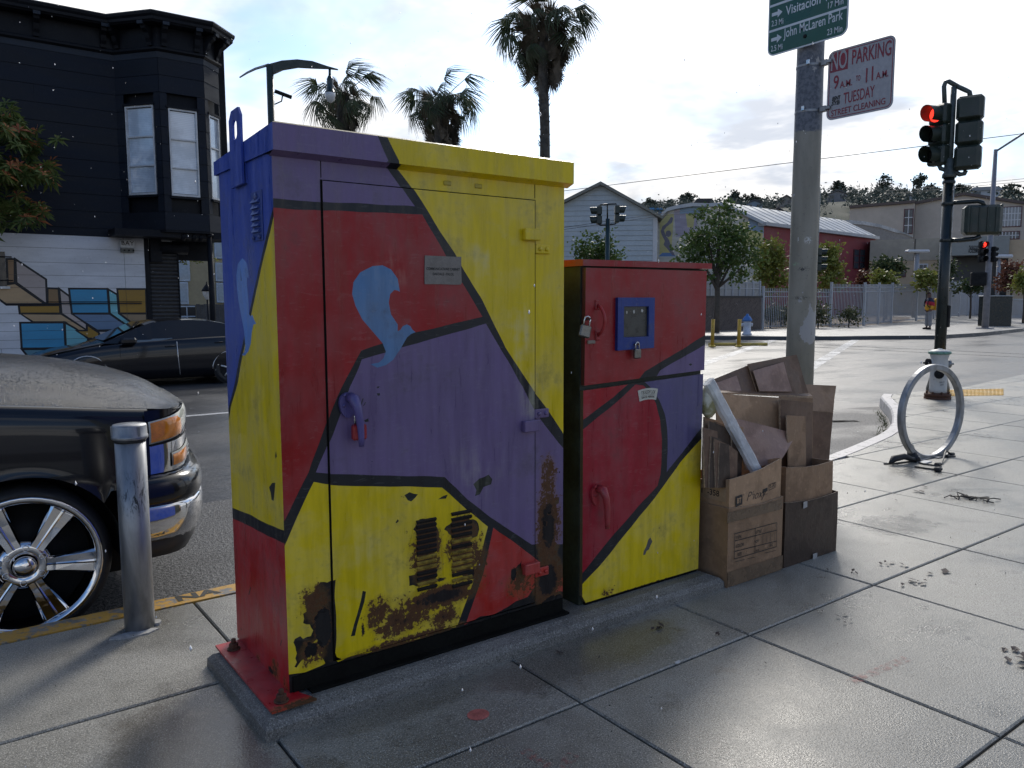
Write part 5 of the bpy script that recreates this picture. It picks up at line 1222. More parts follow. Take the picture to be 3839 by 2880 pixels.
mur = [([(60, 347), (137, 347), (137, 570), (70, 570)], (.30, .18, .09)), ([(140, 347), (425, 535), (435, 770), (150, 566)], GRT), ([(-60, 600), (140, 570), (420, 769), (60, 770), (-60, 680)], TAN),
 ([(437, 616), (540, 620), (552, 772), (437, 772)], (.27, .165, .075)), ([(172, 776), (552, 772), (557, 850), (182, 851)], OCH), ([(545, 621), (640, 690), (664, 850), (800, 946), (800, 1006), (566, 850)], GRT),
 ([(188, 852), (565, 852), (800, 1006), (700, 1006), (600, 930), (306, 930)], TAN), ([(635, 620), (990, 622), (1008, 849), (662, 851)], BLU2), ([(995, 625), (1080, 675), (1096, 849), (1228, 946), (1188, 972), (1012, 849)], TEA),
 ([(666, 854), (1010, 852), (1188, 972), (1130, 1006), (895, 1006)], SLA), ([(1080, 624), (1345, 624), (1352, 849), (1100, 849)], OCH), ([(1106, 851), (1352, 851), (1358, 960), (1228, 946)], (.27, .20, .12)),
 ([(185, 934), (590, 932), (606, 1172), (200, 1173)], BLU2), ([(596, 932), (700, 990), (810, 1080), (822, 1160), (607, 1172)], TEA), ([(706, 1010), (800, 1006), (800, 950), (915, 1030), (911, 1081), (815, 1081)], OCH),
 ([(815, 1085), (915, 1085), (950, 1110), (900, 1160), (822, 1160)], OCH), ([(200, 1178), (606, 1178), (700, 1300), (300, 1300)], (.10, .22, .27)), ([(895, 1010), (1092, 1012), (1040, 1100), (925, 1095), (912, 1030)], GRT)]
cells2 = []
for pl, c in mur:
    w3 = wm(*pl); cells2 += [(inset(w3, -.018), LINE), (inset(w3, .020), c)]
ROW = [0, .30, .49, .65, .822, .99, 1.16, 1.384, 1.668, 1.91, 2.16, 2.445, 2.705]
XR = 3.725
mw = MB(); mw.box(-12, XR+.04, YW+.012, YW+.30, 0, 2.705); mwall = addb(mw, 'mural_wall', pm('wall_backing', (.06, .06, .06), .8))
rnd2 = random.Random(11)
for r0, r1 in zip(ROW, ROW[1:]):
    cuts = [-12, -6.4+rnd2.uniform(-1, 1), .2+rnd2.uniform(-.9, .5), XR-.39, XR] if r0 > .9 else [-12, -5, .9+rnd2.uniform(-.4, .6), XR-.39, XR]
    for a, b in zip(cuts, cuts[1:]):
        q = MB(); g_ = .006; o4 = [(a+g_*.5, r0+g_*.5), (b-g_*.5, r0+g_*.5), (b-g_*.5, r1-g_*.5), (a+g_*.5, r1-g_*.5)]; yo = YW+rnd2.uniform(-.002, .002)
        painted(q, o4, cells2 if b > .3 else [], WHT, lambda x, z: (x, yo, z))
        for u, v in zip(o4, o4[1:]+o4[:1]): q.face([(u[0], yo, u[1]), (u[0], YW+.014, u[1]), (v[0], YW+.014, v[1]), (v[0], yo, v[1])], 0, (.25, .25, .27))
        q.build('board', M_mural, mwall)
# upper storey: boards on the main wall and the three faces of the bay
P0, P1, P2, P3 = Vector((3.335, YW)), Vector((3.985, 17.2)), Vector((4.855, 17.2)), Vector((5.275, 17.62))
uw = MB(); uw.box(-12, P0.x+2.2, YW+.012, YW+.30, 2.705, 6.9); uw.prism([tuple(P0+Vector((.09, .09))), tuple(P1+Vector((.05, .09))), tuple(P2+Vector((-.05, .09))), tuple(P3+Vector((-.09, .05))), (5.19, 24.0), (P0.x+.09, 24.0)], 2.84, 6.9, 'z')
upper = addb(uw, 'upper_storey', M_btrim)
def boards(A, B, zs, opening=None, splits=()):
    d = (B-A); L = d.length; d.normalize(); n = Vector((d.y, -d.x))
    for z0, z1 in zip(zs, zs[1:]):
        segs = [(0, L)]
        if opening and z0 < opening[3]-.01 and z1 > opening[2]+.01: segs = [(0, opening[0]), (opening[1], L)]
        for s0, s1 in segs:
            if s1-s0 < .02: continue
            cut = [s0]+[c for c in splits if s0+.1 < c < s1-.1 and rnd2.random() < .4]+[s1]
            for a, b in zip(cut, cut[1:]):
                q = MB(); za, zb = z0+.003, z1-.004; pr = rnd2.uniform(0, .003)
                pa, pb = A+d*(a+.001), A+d*(b-.001)
                f = [Vector((*(pa+n*(.010+pr)), za)), Vector((*(pb+n*(.010+pr)), za)), Vector((*(pb+n*(.004+pr)), zb)), Vector((*(pa+n*(.004+pr)), zb))]; bk = [v-Vector((*n, 0))*.016 for v in f]
                q.face(f); q.face([f[0], bk[0], bk[1], f[1]]); q.face([f[3], f[2], bk[2], bk[3]]); q.face([f[1], bk[1], bk[2], f[2]]); q.face([f[0], f[3], bk[3], bk[0]])
                q.build('board', M_bside, upper)
ZU = [2.705]+[6.22-.3355*k for k in range(10, -1, -1)]; ZU[1] = 2.865
ZBAY = [2.84]+[6.22-.3355*k for k in range(9, -1, -1)]
boards(Vector((-12, YW)), P0, ZU, None, (5.2, 8.1, 10.3, 12.2, 13.9))
LF = (P1-P0).length; RF = (P3-P2).length
boards(P0, P1, ZBAY, (LF*.20-.02, LF*.845+.02, 3.52, 5.34)); boards(P1, P2, ZBAY, (.135, .72, 3.50, 5.29), (.55,)); boards(P2, P3, ZBAY, (RF*.22, RF*.93, 3.50, 5.29))
M_wfr = pm('white_window_frame', (.55, .55, .54), .45); M_blind = NT('blind_behind_glass'); _w = M_blind.n('ShaderNodeTexWave', wave_type='BANDS', bands_direction='Z'); M_blind.L.new(M_blind.pos(), _w.inputs['Vector']); _w.inputs['Scale'].default_value = 9; _w.inputs['Distortion'].default_value = .6
_q = M_blind.noise(2.4, 4, .6); M_blind.set(color=M_blind.mix(M_blind.ramp(_w.outputs[0], 0, 1, .0, .25), M_blind.mix(M_blind.ramp(_q, .4, .62), (.48, .55, .62), (.68, .75, .82)), (.3, .35, .4)), rough=.10, coat=1.0); M_blind = M_blind.mat
def window(A, B, s0, s1, z0, z1, bars, gap=0.0):
    d = (B-A).normalized(); n = Vector((d.y, -d.x)); D3, N3, U3 = Vector((*d, 0)), Vector((*n, 0)), Vector((0, 0, 1)); O = Vector((*A, 0))
    def bx_(m, a, b, c, e, o0, o1): 
        vs = [O+D3*s+N3*o+U3*z for z in (c, e) for o in (o1, o0) for s in (a, b)]; m.mesh(vs, [(0, 2, 3, 1), (4, 5, 7, 6), (0, 1, 5, 4), (2, 6, 7, 3), (0, 4, 6, 2), (1, 3, 7, 5)])
    m = MB(); w = .032
    bx_(m, s0, s0+w, z0, z1, -.05, .012); bx_(m, s1-w, s1, z0, z1, -.05, .012); bx_(m, s0+w, s1-w, z0, z0+w*1.3, -.05, .012); bx_(m, s0+w, s1-w, z1-w, z1, -.05, .012)
    wn = addb(m, 'window', M_wfr)
    zz_ = [z0+w*1.3]+[z0+(z1-z0)*b for b in bars]+[z1-w]
    for k, (a, b) in enumerate(zip(zz_, zz_[1:])):
        q = MB(); bx_(q, s0+w, s1-w, a+.014, b-.014, -.045, -.035); q.build('pane', M_blind, wn)
        if k < len(zz_)-2: q = MB(); bx_(q, s0+w, s1-w, b-.014, b+.014, -.045, .004); q.build('sash_bar', M_wfr, wn)
    q = MB(); bx_(q, s0-.03, s1+.03, z0-.05, z0-.003, -.03, .05); q.build('sill', M_btrim, wn)
    q = MB(); bx_(q, s0-.04, s1+.04, z1+.003, z1+.05, -.02, .03); q.build('head_trim', M_btrim, wn)
window(P0, P1, LF*.20, LF*.845, 3.55, 5.31, (.33, .655)); window(P1, P2, .150, .705, 3.53, 5.26, (.325, .655)); window(P2, P3, RF*.24, RF*.91, 3.53, 5.26, (.62,))
# cornice swept along the whole eaves line
path = [Vector((-12, YW)), P0, P1, P2, P3, Vector((5.275, 24.0))]
def sweep(m, prof, mi=0):
    N = []
    for i in range(len(path)):
        ns = []
        for a, b in ((i-1, i), (i, i+1)):
            if 0 <= a and b < len(path): d = (path[b]-path[a]).normalized(); ns.append(Vector((d.y, -d.x)))
        if len(ns) == 2: v = ns[0]+ns[1]; N.append(v/(1+ns[0].dot(ns[1])))
        else: N.append(ns[0])
    G = [[Vector((*(p+n*o), z)) for o, z in prof] for p, n in zip(path, N)]; m.grid(G, mi, sm=False)
m = MB(); sweep(m, [(.0, 6.215), (.016, 6.215), (.020, 6.33), (.0, 6.33)]); addb(m, 'frieze_band', M_bband)
m = MB(); sweep(m, [(.0, 6.33), (.03, 6.33), (.075, 6.365), (.075, 6.40), (.03, 6.41), (.02, 6.42), (.012, 6.44), (.012, 6.80), (.05, 6.81), (.26, 6.815), (.27, 6.83), (.30, 6.85), (.305, 6.90), (.335, 6.94), (.345, 6.985), (.34, 7.0)]); cor = addb(m, 'cornice', M_btrim)
m = MB(); sweep(m, [(.342, 6.985), (.346, 7.004), (.30, 7.012), (-.2, 7.03), (-.6, 7.03)]); m.build('roof_flashing', pm('roof_flashing', (.16, .165, .17), .5, .5), cor)
def bracket(A, d, s):
    n = Vector((d.y, -d.x)); p = A+d*s
    m = MB(); prof = [(.012, 6.44), (.05, 6.44), (.06, 6.50), (.10, 6.56), (.13, 6.66), (.22, 6.72), (.24, 6.80), (.012, 6.80)]
    for sg in (-1, 1):
        m.face([Vector((*(p+n*o+d*sg*.05), z)) for o, z in (prof if sg < 0 else prof[::-1])])
    for (o0, z0), (o1, z1) in zip(prof, prof[1:]+prof[:1]): m.face([Vector((*(p+n*o0-d*.05), z0)), Vector((*(p+n*o1-d*.05), z1)), Vector((*(p+n*o1+d*.05), z1)), Vector((*(p+n*o0+d*.05), z0))][::-1])
    b_ = m.build('bracket', M_btrim, cor)
    m = MB(); q = p+n*.285; m.prism([tuple(q-d*.06-n*.02), tuple(q+d*.06-n*.02), tuple(q+d*.06+n*.02), tuple(q-d*.06+n*.02)], 6.775, 6.838, 'z'); m.build('cornice_block', M_bband, cor)
ex = Vector((1, 0)); dl = (P1-P0).normalized(); dr = (P3-P2).normalized()
for x in (-7.5, -5.5, -3.5, -1.6, .3, 2.0, 3.15): bracket(Vector((0, YW)), ex, x)
for s in (.12, LF-.14): bracket(P0, dl, s)
for s in (.12, .75): bracket(P1, ex, s)
for s in (.08, RF-.08): bracket(P2, dr, s)
# ground floor corner: pilaster, shutter, housing, post, soffit
m = MB(); m.box(XR+.005, 3.815, YW-.012, YW+.30, 0, 2.84, b=.005); addb(m, 'pilaster', M_btrim)
m = MB(); m.box(3.06, 5.25, 17.30, 18.3, 2.70, 2.838); m.prism([tuple(P0), tuple(P1), tuple(P2), tuple(P3), (5.275, 18.3), (P0.x, 18.3)], 2.80, 2.8399, 'z'); addb(m, 'bay_soffit', M_btrim)
M_shut = pm('roller_shutter', (.035, .034, .034), .45, .3, var=.3, sc=14)
m = MB(); n = 30; xs0, xs1 = 3.82, 4.385
G = []
for k in range(n*4+1):
    z = .02+2.42*k/(n*4); G.append([Vector((x, 18.05-.016*abs(sin(pi*k/4)), z)) for x in (xs0, xs1)])
m.grid(G, flip=True, sm=False); sh = tag(addb(m, 'shutter_curtain', M_shut), kind='stuff')
for x in (xs0-.01, xs1): m = MB(); m.box(x, x+.022, 18.01, 18.09, 0, 2.5); addb(m, 'shutter_guide', M_btrim)
m = MB(); pr = [(18.07-.02+.155*cos(a), 2.53+.13*sin(a)) for a in [2*pi*i/20 for i in range(20)]]; m.prism(pr, 4.02, 4.60, 'x', sm=True); addb(m, 'shutter_housing', M_btrim)
m = MB(); m.box(3.83, 4.06, 17.93, 18.04, 2.22, 2.80, b=.01); addb(m, 'shutter_motor', M_btrim)
m = MB(); m.box(4.39, 5.2, 18.45, 18.6, 2.3, 2.84); addb(m, 'porch_beam', M_btrim)
m = MB(); m.tube([(4.88, 17.33, 0), (4.88, 17.33, 2.82)], .058, 14); m.lathe([(.09, 2.74), (.09, 2.80)], (4.88, 17.33, 0), 14); addb(m, 'post', M_btrim)
for x in (4.35, 4.56, 4.70): m = MB(); m.tube([(x, 17.36, 2.80), (x, 17.34, 2.74)], .02, 8); m.lathe([(.045, -.10), (.05, 0), (.02, .04)], (x, 17.30, 2.74), 10, M=Matrix.Rotation(.6, 3, 'X')); addb(m, 'spotlight', M_btrim)
m = MB(); m.bbox(4.02, 4.28, 17.32, 17.42, 2.745, 2.80, .01); addb(m, 'soffit_lamp', pm('lamp_diffuser', (.45, .45, .44), .4))
# small lit-type sign box on the wall
s0, s1 = wm((1097, 170))[0], wm((1235, 292))[0]
m = MB(); zmid = wm((1160, 250))[0][1]
m.bbox(s0[0], s1[0], YW-.11, YW-.004, zmid, s0[1], .012); sg = addb(m, 'sign_box', pm('sign_white', (.52, .53, .54), .4))
m = MB(); m.bbox(s0[0]+.01, s1[0]-.01, YW-.10, YW-.004, s1[1], zmid-.002, .008); m.build('sign_base', pm('sign_base_grey', (.14, .145, .13), .5), sg)
for k in range(3): m = MB(); m.lathe([(.018, 0), (.014, .045), (.005, .05)], (s0[0]+.07+k*.085, YW-.104, (s1[1]+zmid)/2), 10, M=Matrix.Rotation(pi/2, 3, 'X')); m.build('sign_lamp', M_btrim, sg)
m = MB(); text_into(m, 'BAY', .125, frame(((s0[0]+s1[0])/2, YW-.1115, s0[1]-.075), (1, 0, 0), (0, 0, 1)), bold=.002, space=1.1); m.build('sign_letters', M_ink, sg)
# barred window at the far left, conduit
m = MB(); wl = wm((42, 280), (48, 598)); m.box(-.4, wl[0][0], YW-.02, YW-.003, wl[1][1], wl[0][1]); bw = addb(m, 'barred_window', pm('window_void', (.012, .013, .014), .15))
for z in (wl[0][1]-.10, wl[1][1]+.11): m = MB(); m.tube([(-.5, YW-.10, z), (wl[0][0]+.10, YW-.10, z), (wl[0][0]+.10, YW-.004, z)], .011, 6); m.build('window_bar', M_btrim, bw)
m = MB(); m.box(-.4, wl[0][0]+.05, YW-.05, YW-.003, wl[1][1]-.05, wl[1][1]-.003); m.build('sill', M_wfr, bw)
m = MB(); zc = wm((600, 758))[0][1]; m.tube([(1.2, YW-.022, zc), (XR-.1, YW-.022, zc)], .012, 6); addb(m, 'conduit', M_bband)
m = MB(); zc = wm((600, 742))[0][1]; m.tube([(1.9, YW-.022, zc), (XR-.1, YW-.022, zc)], .007, 6); addb(m, 'conduit', M_btrim)
# ---- pale apartment block seen through the open corner
YB = 34.0
def wq(x, y, Y=YB): q = gy(ZM(x, y), Y); return q.x, q.z
ap = thing('apartment_building', 'beige apartment block with pale blue windows seen below the bay', 'building', (10.5, YB, 0))
m = MB(); m.box(6.2, 16.0, YB, YB+10, -.1, 6.2); put(m.build('wall', pm('beige_render', (.40, .33, .20), .8, var=.12, sc=1.2)), ap)
M_pgl = pm('pale_blue_glass', (.28, .36, .42), .12, var=.2, sc=1.5); M_pfr = pm('pale_window_frame', (.45, .52, .58), .4)
def far_win(x0, y0, x1, y1, root=ap, Y=YB):
    a = wq(x0, y1, Y); b = wq(x1, y0, Y); m = MB(); m.box(a[0], b[0], Y-.10, Y-.004, a[1], b[1], b=.02); w_ = put(m.build('window', M_pfr), root)
    m = MB(); m.box(a[0]+.06, b[0]-.06, Y-.112, Y-.102, a[1]+.10, b[1]-.06); m.build('pane', M_pgl, w_)
for r in ((1560, -40, 1738, 345), (1560, 362, 1742, 552), (1600, 560, 1728, 768), (1975, -20, 2045, 345), (1985, 385, 2100, 556), (1995, 568, 2100, 752), (2180, 100, 2330, 345), (2180, 385, 2330, 556)): far_win(*r)
a, b = wq(1640, 890, YB-.2), wq(1802, 772, YB-.2); m = MB(); m.box(a[0], b[0], YB-.2, YB-.01, -.1, b[1]); gd_ = put(m.build('garage_door', pm('garage_black', (.012, .012, .013), .4)), ap)
for k in range(3): m = MB(); z = b[1]*(.30+.32*k); m.box(a[0]+.03, b[0]-.03, YB-.215, YB-.203, z, z+.05); m.build('garage_rail', M_pfr, gd_)
m = MB(); m.box((a[0]+b[0])/2-.02, (a[0]+b[0])/2+.02, YB-.22, YB-.216, 0, b[1]-.05); m.build('garage_rail', M_pfr, gd_)
fx0, fz = wq(1805, 760, 30.0)
fo = thing('board_fence', 'grey vertical board fence in front of the beige apartment block', 'fence', (fx0+1.5, 30, 0))
for k in range(26):
    m = MB(); x = fx0+k*.14; m.box(x+.004, x+.136, 30.0+rnd2.uniform(0, .01), 30.03, RZ, fz-rnd2.uniform(0, .03)); put(m.build('board', pm('weathered_board', (.075, .075, .075), .8, var=.4, sc=3)), fo)
lx, lz = wq(1910, 690, 29.0)
lo = thing('lamp_post', 'small old fashioned lantern lamp post before the grey board fence', 'lamp post', (lx, 29.0, 0))
m = MB(); m.tube([(0, 0, RZ), (0, 0, lz-.1)], .035, 8); m.build('pole', M_btrim, lo)
m = MB(); m.lathe([(.04, lz-.12), (.15, lz+.05), (.17, lz+.18)], (0, 0, 0), 12, cap=False); m.build('globe', pm('lamp_globe', (.6, .6, .58), .3), lo)
m = MB(); m.lathe([(.20, lz+.17), (.17, lz+.24), (.09, lz+.36), (.03, lz+.42), (.02, lz+.50), (0, lz+.52)], (0, 0, 0), 12); m.build('hood', M_btrim, lo)
# ------------------------------------------------------------------ street furniture on the near pavement
RS = lambda x, y: (2800+x/2.127, y/2.127)
RT = lambda x, y: (2800+x/2.127, 600+y/2.127)
RH = lambda x, y: (3100+x/2.7645, 1200+y/2.7645)
def text_fit(mb, body, cap, L, R, up=(0, 0, 1), m=0, bold=0.0, off=None, shear=0.0):
    """lettering between baseline points L and R, capital height cap"""
    t = MB(); text_into(t, body, cap/.70, Matrix.Identity(4), align='LEFT', bold=bold, shear=shear)
    x0 = min(v[0] for v in t.v); x1 = max(v[0] for v in t.v); y0 = 0
    ys = sorted(v[1] for v in t.v); yb = min(v[1] for v in t.v) if not any(c in 'gjpqy,' for c in body) else None
    L, R = Vector(L), Vector(R); X = (R-L).normalized(); U = Vector(up); w = (R-L).length; N = X.cross(U)
    hh = max(v[1] for v in t.v); base = yb if yb is not None else hh-cap*1.02
    vs = [L+X*((v[0]-x0)/(x1-x0)*w)+U*(v[1]-base)+(off or Vector()) for v in t.v]
    mb.mesh(vs, t.f, m)
pp = gd((2996, 1430), 6.25); PX, PY = pp.x, pp.y
def pole_mat():
    t = NT('pole_paint'); P = t.pos(); a = t.noise(3, 5, .6, P, .3, stretch=(2, 2, .5)); b = t.noise(40, 4, .6, P); sp = t.n('ShaderNodeSeparateXYZ'); t.L.new(P, sp.inputs[0])
    c = t.mix(t.ramp(a, .35, .65), (.20, .185, .145), (.28, .26, .21))
    zt_ = gx(RS(500, 1060), PX).z; e = t.math('ADD', sp.outputs[2], t.math('MULTIPLY', t.math('SUBTRACT', t.noise(9, 3, .5, P), .5), .10))
    c = t.mix(t.ramp(e, zt_, zt_+.015), c, t.mix(t.ramp(b, .4, .6), (.075, .085, .105), (.14, .15, .175)))
    q = gx(RT(480, 1330), PX-.08); patch = t.ramp(t.math('ADD', t.blob((PX-.02, PY-.10, q.z), (.16, .09, .22), P, 1.0), t.math('MULTIPLY', t.math('SUBTRACT', t.noise(7, 4, .7, P), .5), 1.8)), .30, .36)
    c = t.mix(patch, c, (.36, .35, .34))
    for (x, y, rx, rz_, col) in ((450, 870, .05, .022, (.03, .03, .03)), (400, 830, .04, .02, (.25, .36, .22)), (480, 640, .03, .04, (.6, .6, .58)), (420, 635, .008, .03, (.6, .6, .58)), (440, 1100, .10, .02, (.10, .09, .07))):
        q = gx(RT(x, y), PX-.08); m_ = t.math('MULTIPLY', t.blob((q.x, q.y, q.z), (.08, rx, rz_), P, .8), t.ramp(t.noise(34, 3, .6, P, 2.0), .48, .52)); c = t.mix(m_, c, col)
    c = t.mix(t.math('MULTIPLY', t.ramp(b, .60, .72), .35), c, (.05, .045, .04))
    t.set(color=c, rough=.5, metal=0.0); return t.mat
pl = thing('utility_pole', 'tall beige painted steel street pole carrying the green and parking signs', 'pole', (PX, PY, 0))
m = MB(); m.tube([(0, 0, -.02), (0, 0, 1.2), (0, 0, 2.4), (0, 0, 4.2), (0, 0, 7.0)], [.104, .100, .096, .090, .082], 28); m.build('shaft', pole_mat(), pl)
m = MB(); m.lathe([(.15, 0), (.15, .03), (.12, .06), (.106, .10)], (0, 0, 0), 20); m.build('base_collar', pm('pole_collar', (.22, .2, .16), .6), pl)
# green bicycle route sign on the pole face towards the side street
XG = PX-.125
def sg_(x, y, X=XG): return gx(RS(x, y), X)
bl, br = sg_(163, 468), sg_(803, 262); yl0, yr0 = bl.y, br.y; zb0 = (bl.z+br.z)/2
M_green = pm('sign_green', (.008, .085, .058), .35, var=.08, sc=4); M_sgw = pm('sign_white_film', (.62, .66, .68), .35, var=.06, sc=5); M_alu = pm('sign_back_alloy', (.35, .35, .36), .4, .8)
def rrect(y0, y1, z0, z1, r):
    pts = []
    for (cy, cz, a0) in ((y1-r, z1-r, 0), (y0+r, z1-r, 90), (y0+r, z0+r, 180), (y1-r, z0+r, 270)): pts += [(cy+r*cos(radians(a0+k*15)), cz+r*sin(radians(a0+k*15))) for k in range(7)]
    return pts
gs = thing('route_sign', 'green bicycle route sign with white arrows and place names on the beige pole', 'street sign', (XG, (yl0+yr0)/2, zb0))
yA, yB_ = min(yl0, yr0), max(yl0, yr0); H_ = .92
def S3(name, mats, mb, root): return put(mb.build(name, mats), root)
m = MB(); m.prism(rrect(yA, yB_, zb0, zb0+H_, .055), XG, XG+.004, 'x'); S3('sign_border', M_sgw, m, gs)
m = MB(); m.prism(rrect(yA+.010, yB_-.010, zb0+.010, zb0+H_-.010, .047), XG-.0012, XG-.0002, 'x'); S3('sign_face', M_green, m, gs)
o3 = Vector((-.0022, 0, 0))
zl1 = sg_(180, 258).z; zr1 = sg_(800, 55).z; zl2 = sg_(190, 38).z
m = MB(); zm = (zl1+zr1)/2
for zc in (zm, zm+(zm-zb0)*1.0, zm+(zm-zb0)*2.0):
    if zc < zb0+H_-.03: m.face([(XG-.002, yB_-.011, zc-.008), (XG-.002, yA+.011, zc-.008), (XG-.002, yA+.011, zc+.008), (XG-.002, yB_-.011, zc+.008)])
S3('divider_line', M_sgw, m, gs)
pit = zm-zb0
def row(body, mi, mn, dz):
    c = lambda x, y: sg_(x, y)+Vector((0, 0, dz))
    m = MB(); text_fit(m, body, .064, c(292, 330) if body.startswith('J') else c(304, 330), c(765, 180) if body.startswith('J') else c(790, 173), off=o3, bold=.0010); S3('lettering', M_sgw, m, gs)
    m = MB(); text_fit(m, mn, .040, c(640, 285), c(762, 250), off=o3, bold=.0004); S3('lettering', M_sgw, m, gs); m = MB(); text_fit(m, mi, .040, c(192, 415), c(285, 393), off=o3, bold=.0004); S3('lettering', M_sgw, m, gs)
    a = c(235, 310); W_ = .085; m = MB()
    m.face([(XG-.0022, a.y-W_*y_, a.z+W_*z_) for y_, z_ in ((-.5, -.14), (.08, -.14), (.08, -.36), (.55, 0), (.08, .36), (.08, .14), (-.5, .14))]); S3('arrow', M_sgw, m, gs)
row('John McLaren Park', '2.5 Mi', '23 Min', 0); row('Visitacion Valley', '2.3 Mi', '17 Min', pit)
q = sg_(465, 290); m = MB(); m.lathe([(.014, 0), (.014, .004), (.008, .008), (0, .009)], (XG-.001, q.y, q.z), 10, M=Matrix.Rotation(-pi/2, 3, 'Y')); S3('bolt', M_under, m, gs)
# parking sign beside the pole, held by banded brackets
XP = PX-.02
TL, TR_, BR_, BL_ = sg_(652, 420, XP), sg_(1178, 272, XP), sg_(1150, 862, XP), sg_(632, 968, XP)
yA2, yB2 = (TR_.y+BR_.y)/2-.01, (TL.y+BL_.y)/2; zB2, zT2 = (BL_.z+BR_.z)/2, (TL.z+TR_.z)/2
ps = thing('parking_sign', 'white no parking street cleaning sign with red lettering bracketed to the beige pole', 'street sign', (XP, (yA2+yB2)/2, zB2))
M_pkw = pm('parking_sign_white', (.34, .34, .36), .4, var=.14, sc=5); M_pkr = pm('parking_sign_red', (.22, .012, .030), .4, var=.15, sc=8)
m = MB(); m.prism(rrect(yA2, yB2, zB2, zT2, .045), XP, XP+.003, 'x'); S3('sign_panel', M_pkw, m, ps)
m = MB(); ro, ri = rrect(yA2+.012, yB2-.012, zB2+.012, zT2-.012, .036), rrect(yA2+.017, yB2-.017, zB2+.017, zT2-.017, .031)
painted(m, ro, [], None if False else (1, 1, 1), lambda y, z: (XP-.0010, y, z), [ri], flip=True); m.c = [None]*len(m.c); S3('sign_border', M_pkr, m, ps)
def pk(x, y): return sg_(x, y, XP)
zq = (pk(660, 590).z+pk(805, 545).z)/2; yq_ = (pk(805, 545).y+pk(812, 385).y)/2
m = MB(); m.face([(XP-.0014, yB2-.019, zq), (XP-.0014, yq_, zq), (XP-.0014, yq_, zT2-.019), (XP-.0014, yB2-.05, zT2-.019), (XP-.0014, yB2-.019, zT2-.05)]); S3('red_panel', M_pkr, m, ps)
o4_ = Vector((-.0022, 0, 0)); m = MB(); text_fit(m, 'NO', .122, pk(672, 570), pk(797, 540), off=o4_, bold=.002); S3('lettering', M_pkw, m, ps)
m = MB()
for body, cap, a, b, bo in (('PARKING', .096, (838, 518), (1152, 440), .0015), ('9', .090, (690, 718), (732, 706), .0015), ('A.M.', .044, (742, 706), (838, 682), .0008), ('TO', .036, (870, 650), (905, 642), .0006), ('11', .092, (948, 660), (1006, 642), .0018), ('A.M.', .044, (1030, 636), (1128, 610), .0008), ('TUESDAY', .074, (770, 832), (1018, 770), .0008), ('STREET CLEANING', .041, (672, 932), (1104, 830), .0006)):
    m = MB(); text_fit(m, body, cap, pk(*a), pk(*b), off=o4_, bold=bo); S3('lettering', M_pkr, m, ps)
m = MB(); text_fit(m, 'BENT', .026, pk(680, 808), pk(748, 792), off=o4_*1.2, bold=.0016, shear=.2); text_fit(m, 'SYB', .026, pk(674, 846), pk(740, 832), off=o4_*1.2, bold=.0016, shear=.2); S3('sticker', M_ink, m, ps)
for (x, y) in ((640, 495), (630, 865)):
    q = pk(x, y); m = MB(); m.box(XP-.012, XP+.020, q.y-.005, q.y+.045, q.z-.020, q.z+.020, b=.004); m.box(XP-.02, XP-.003, q.y-.040, q.y-.004, q.z-.012, q.z+.012, b=.003); bk = S3('sign_bracket', M_galv, m, ps)
    m = MB(); m.lathe([(.0965, -.008), (.0975, 0), (.0965, .008)], (PX, PY, q.z), 28, cap=False); m.build('steel_band', M_galv, bk)
    m = MB(); c_ = gx(RS(490 if y < 600 else 450, y), PX-.094); m.box(PX-.105, PX-.094, c_.y-.012, c_.y+.012, c_.z-.016, c_.z+.016, b=.002); m.build('band_buckle', M_shackle, bk)
# hoop bicycle rack
HC = Vector((6.90, 3.25, .395)); HD = Vector((cos(radians(-9)), sin(radians(-9)), 0)); HN = Vector((-HD.y, HD.x, 0)); Ro, Rw = .42, .052
m = MB(); G = []
for i in range(65):
    a = 2*pi*i/64; e = HD*cos(a)+Vector((0, 0, sin(a))); G.append([HC+e*(Ro-Rw*u)+HN*(v*.026) for u, v in ((0, -.7), (0, .7), (.12, 1), (.88, 1), (1, .7), (1, -.7), (.88, -1), (.12, -1))])
m.grid(G, closed_v=True, flip=True, sm=False)
hp = thing('bicycle_rack', 'grey galvanised round hoop bicycle rack on the pavement', 'bike rack', (HC.x, HC.y, 0)); S3('hoop', M_galv, m, hp)
for s in (-1, 1):
    p = HC+HD*s*.13; m = MB(); m.bbox(p.x-.11, p.x+.11, p.y-.05, p.y+.05, .001, .012, .003); S3('foot_plate', M_galv, m, hp)
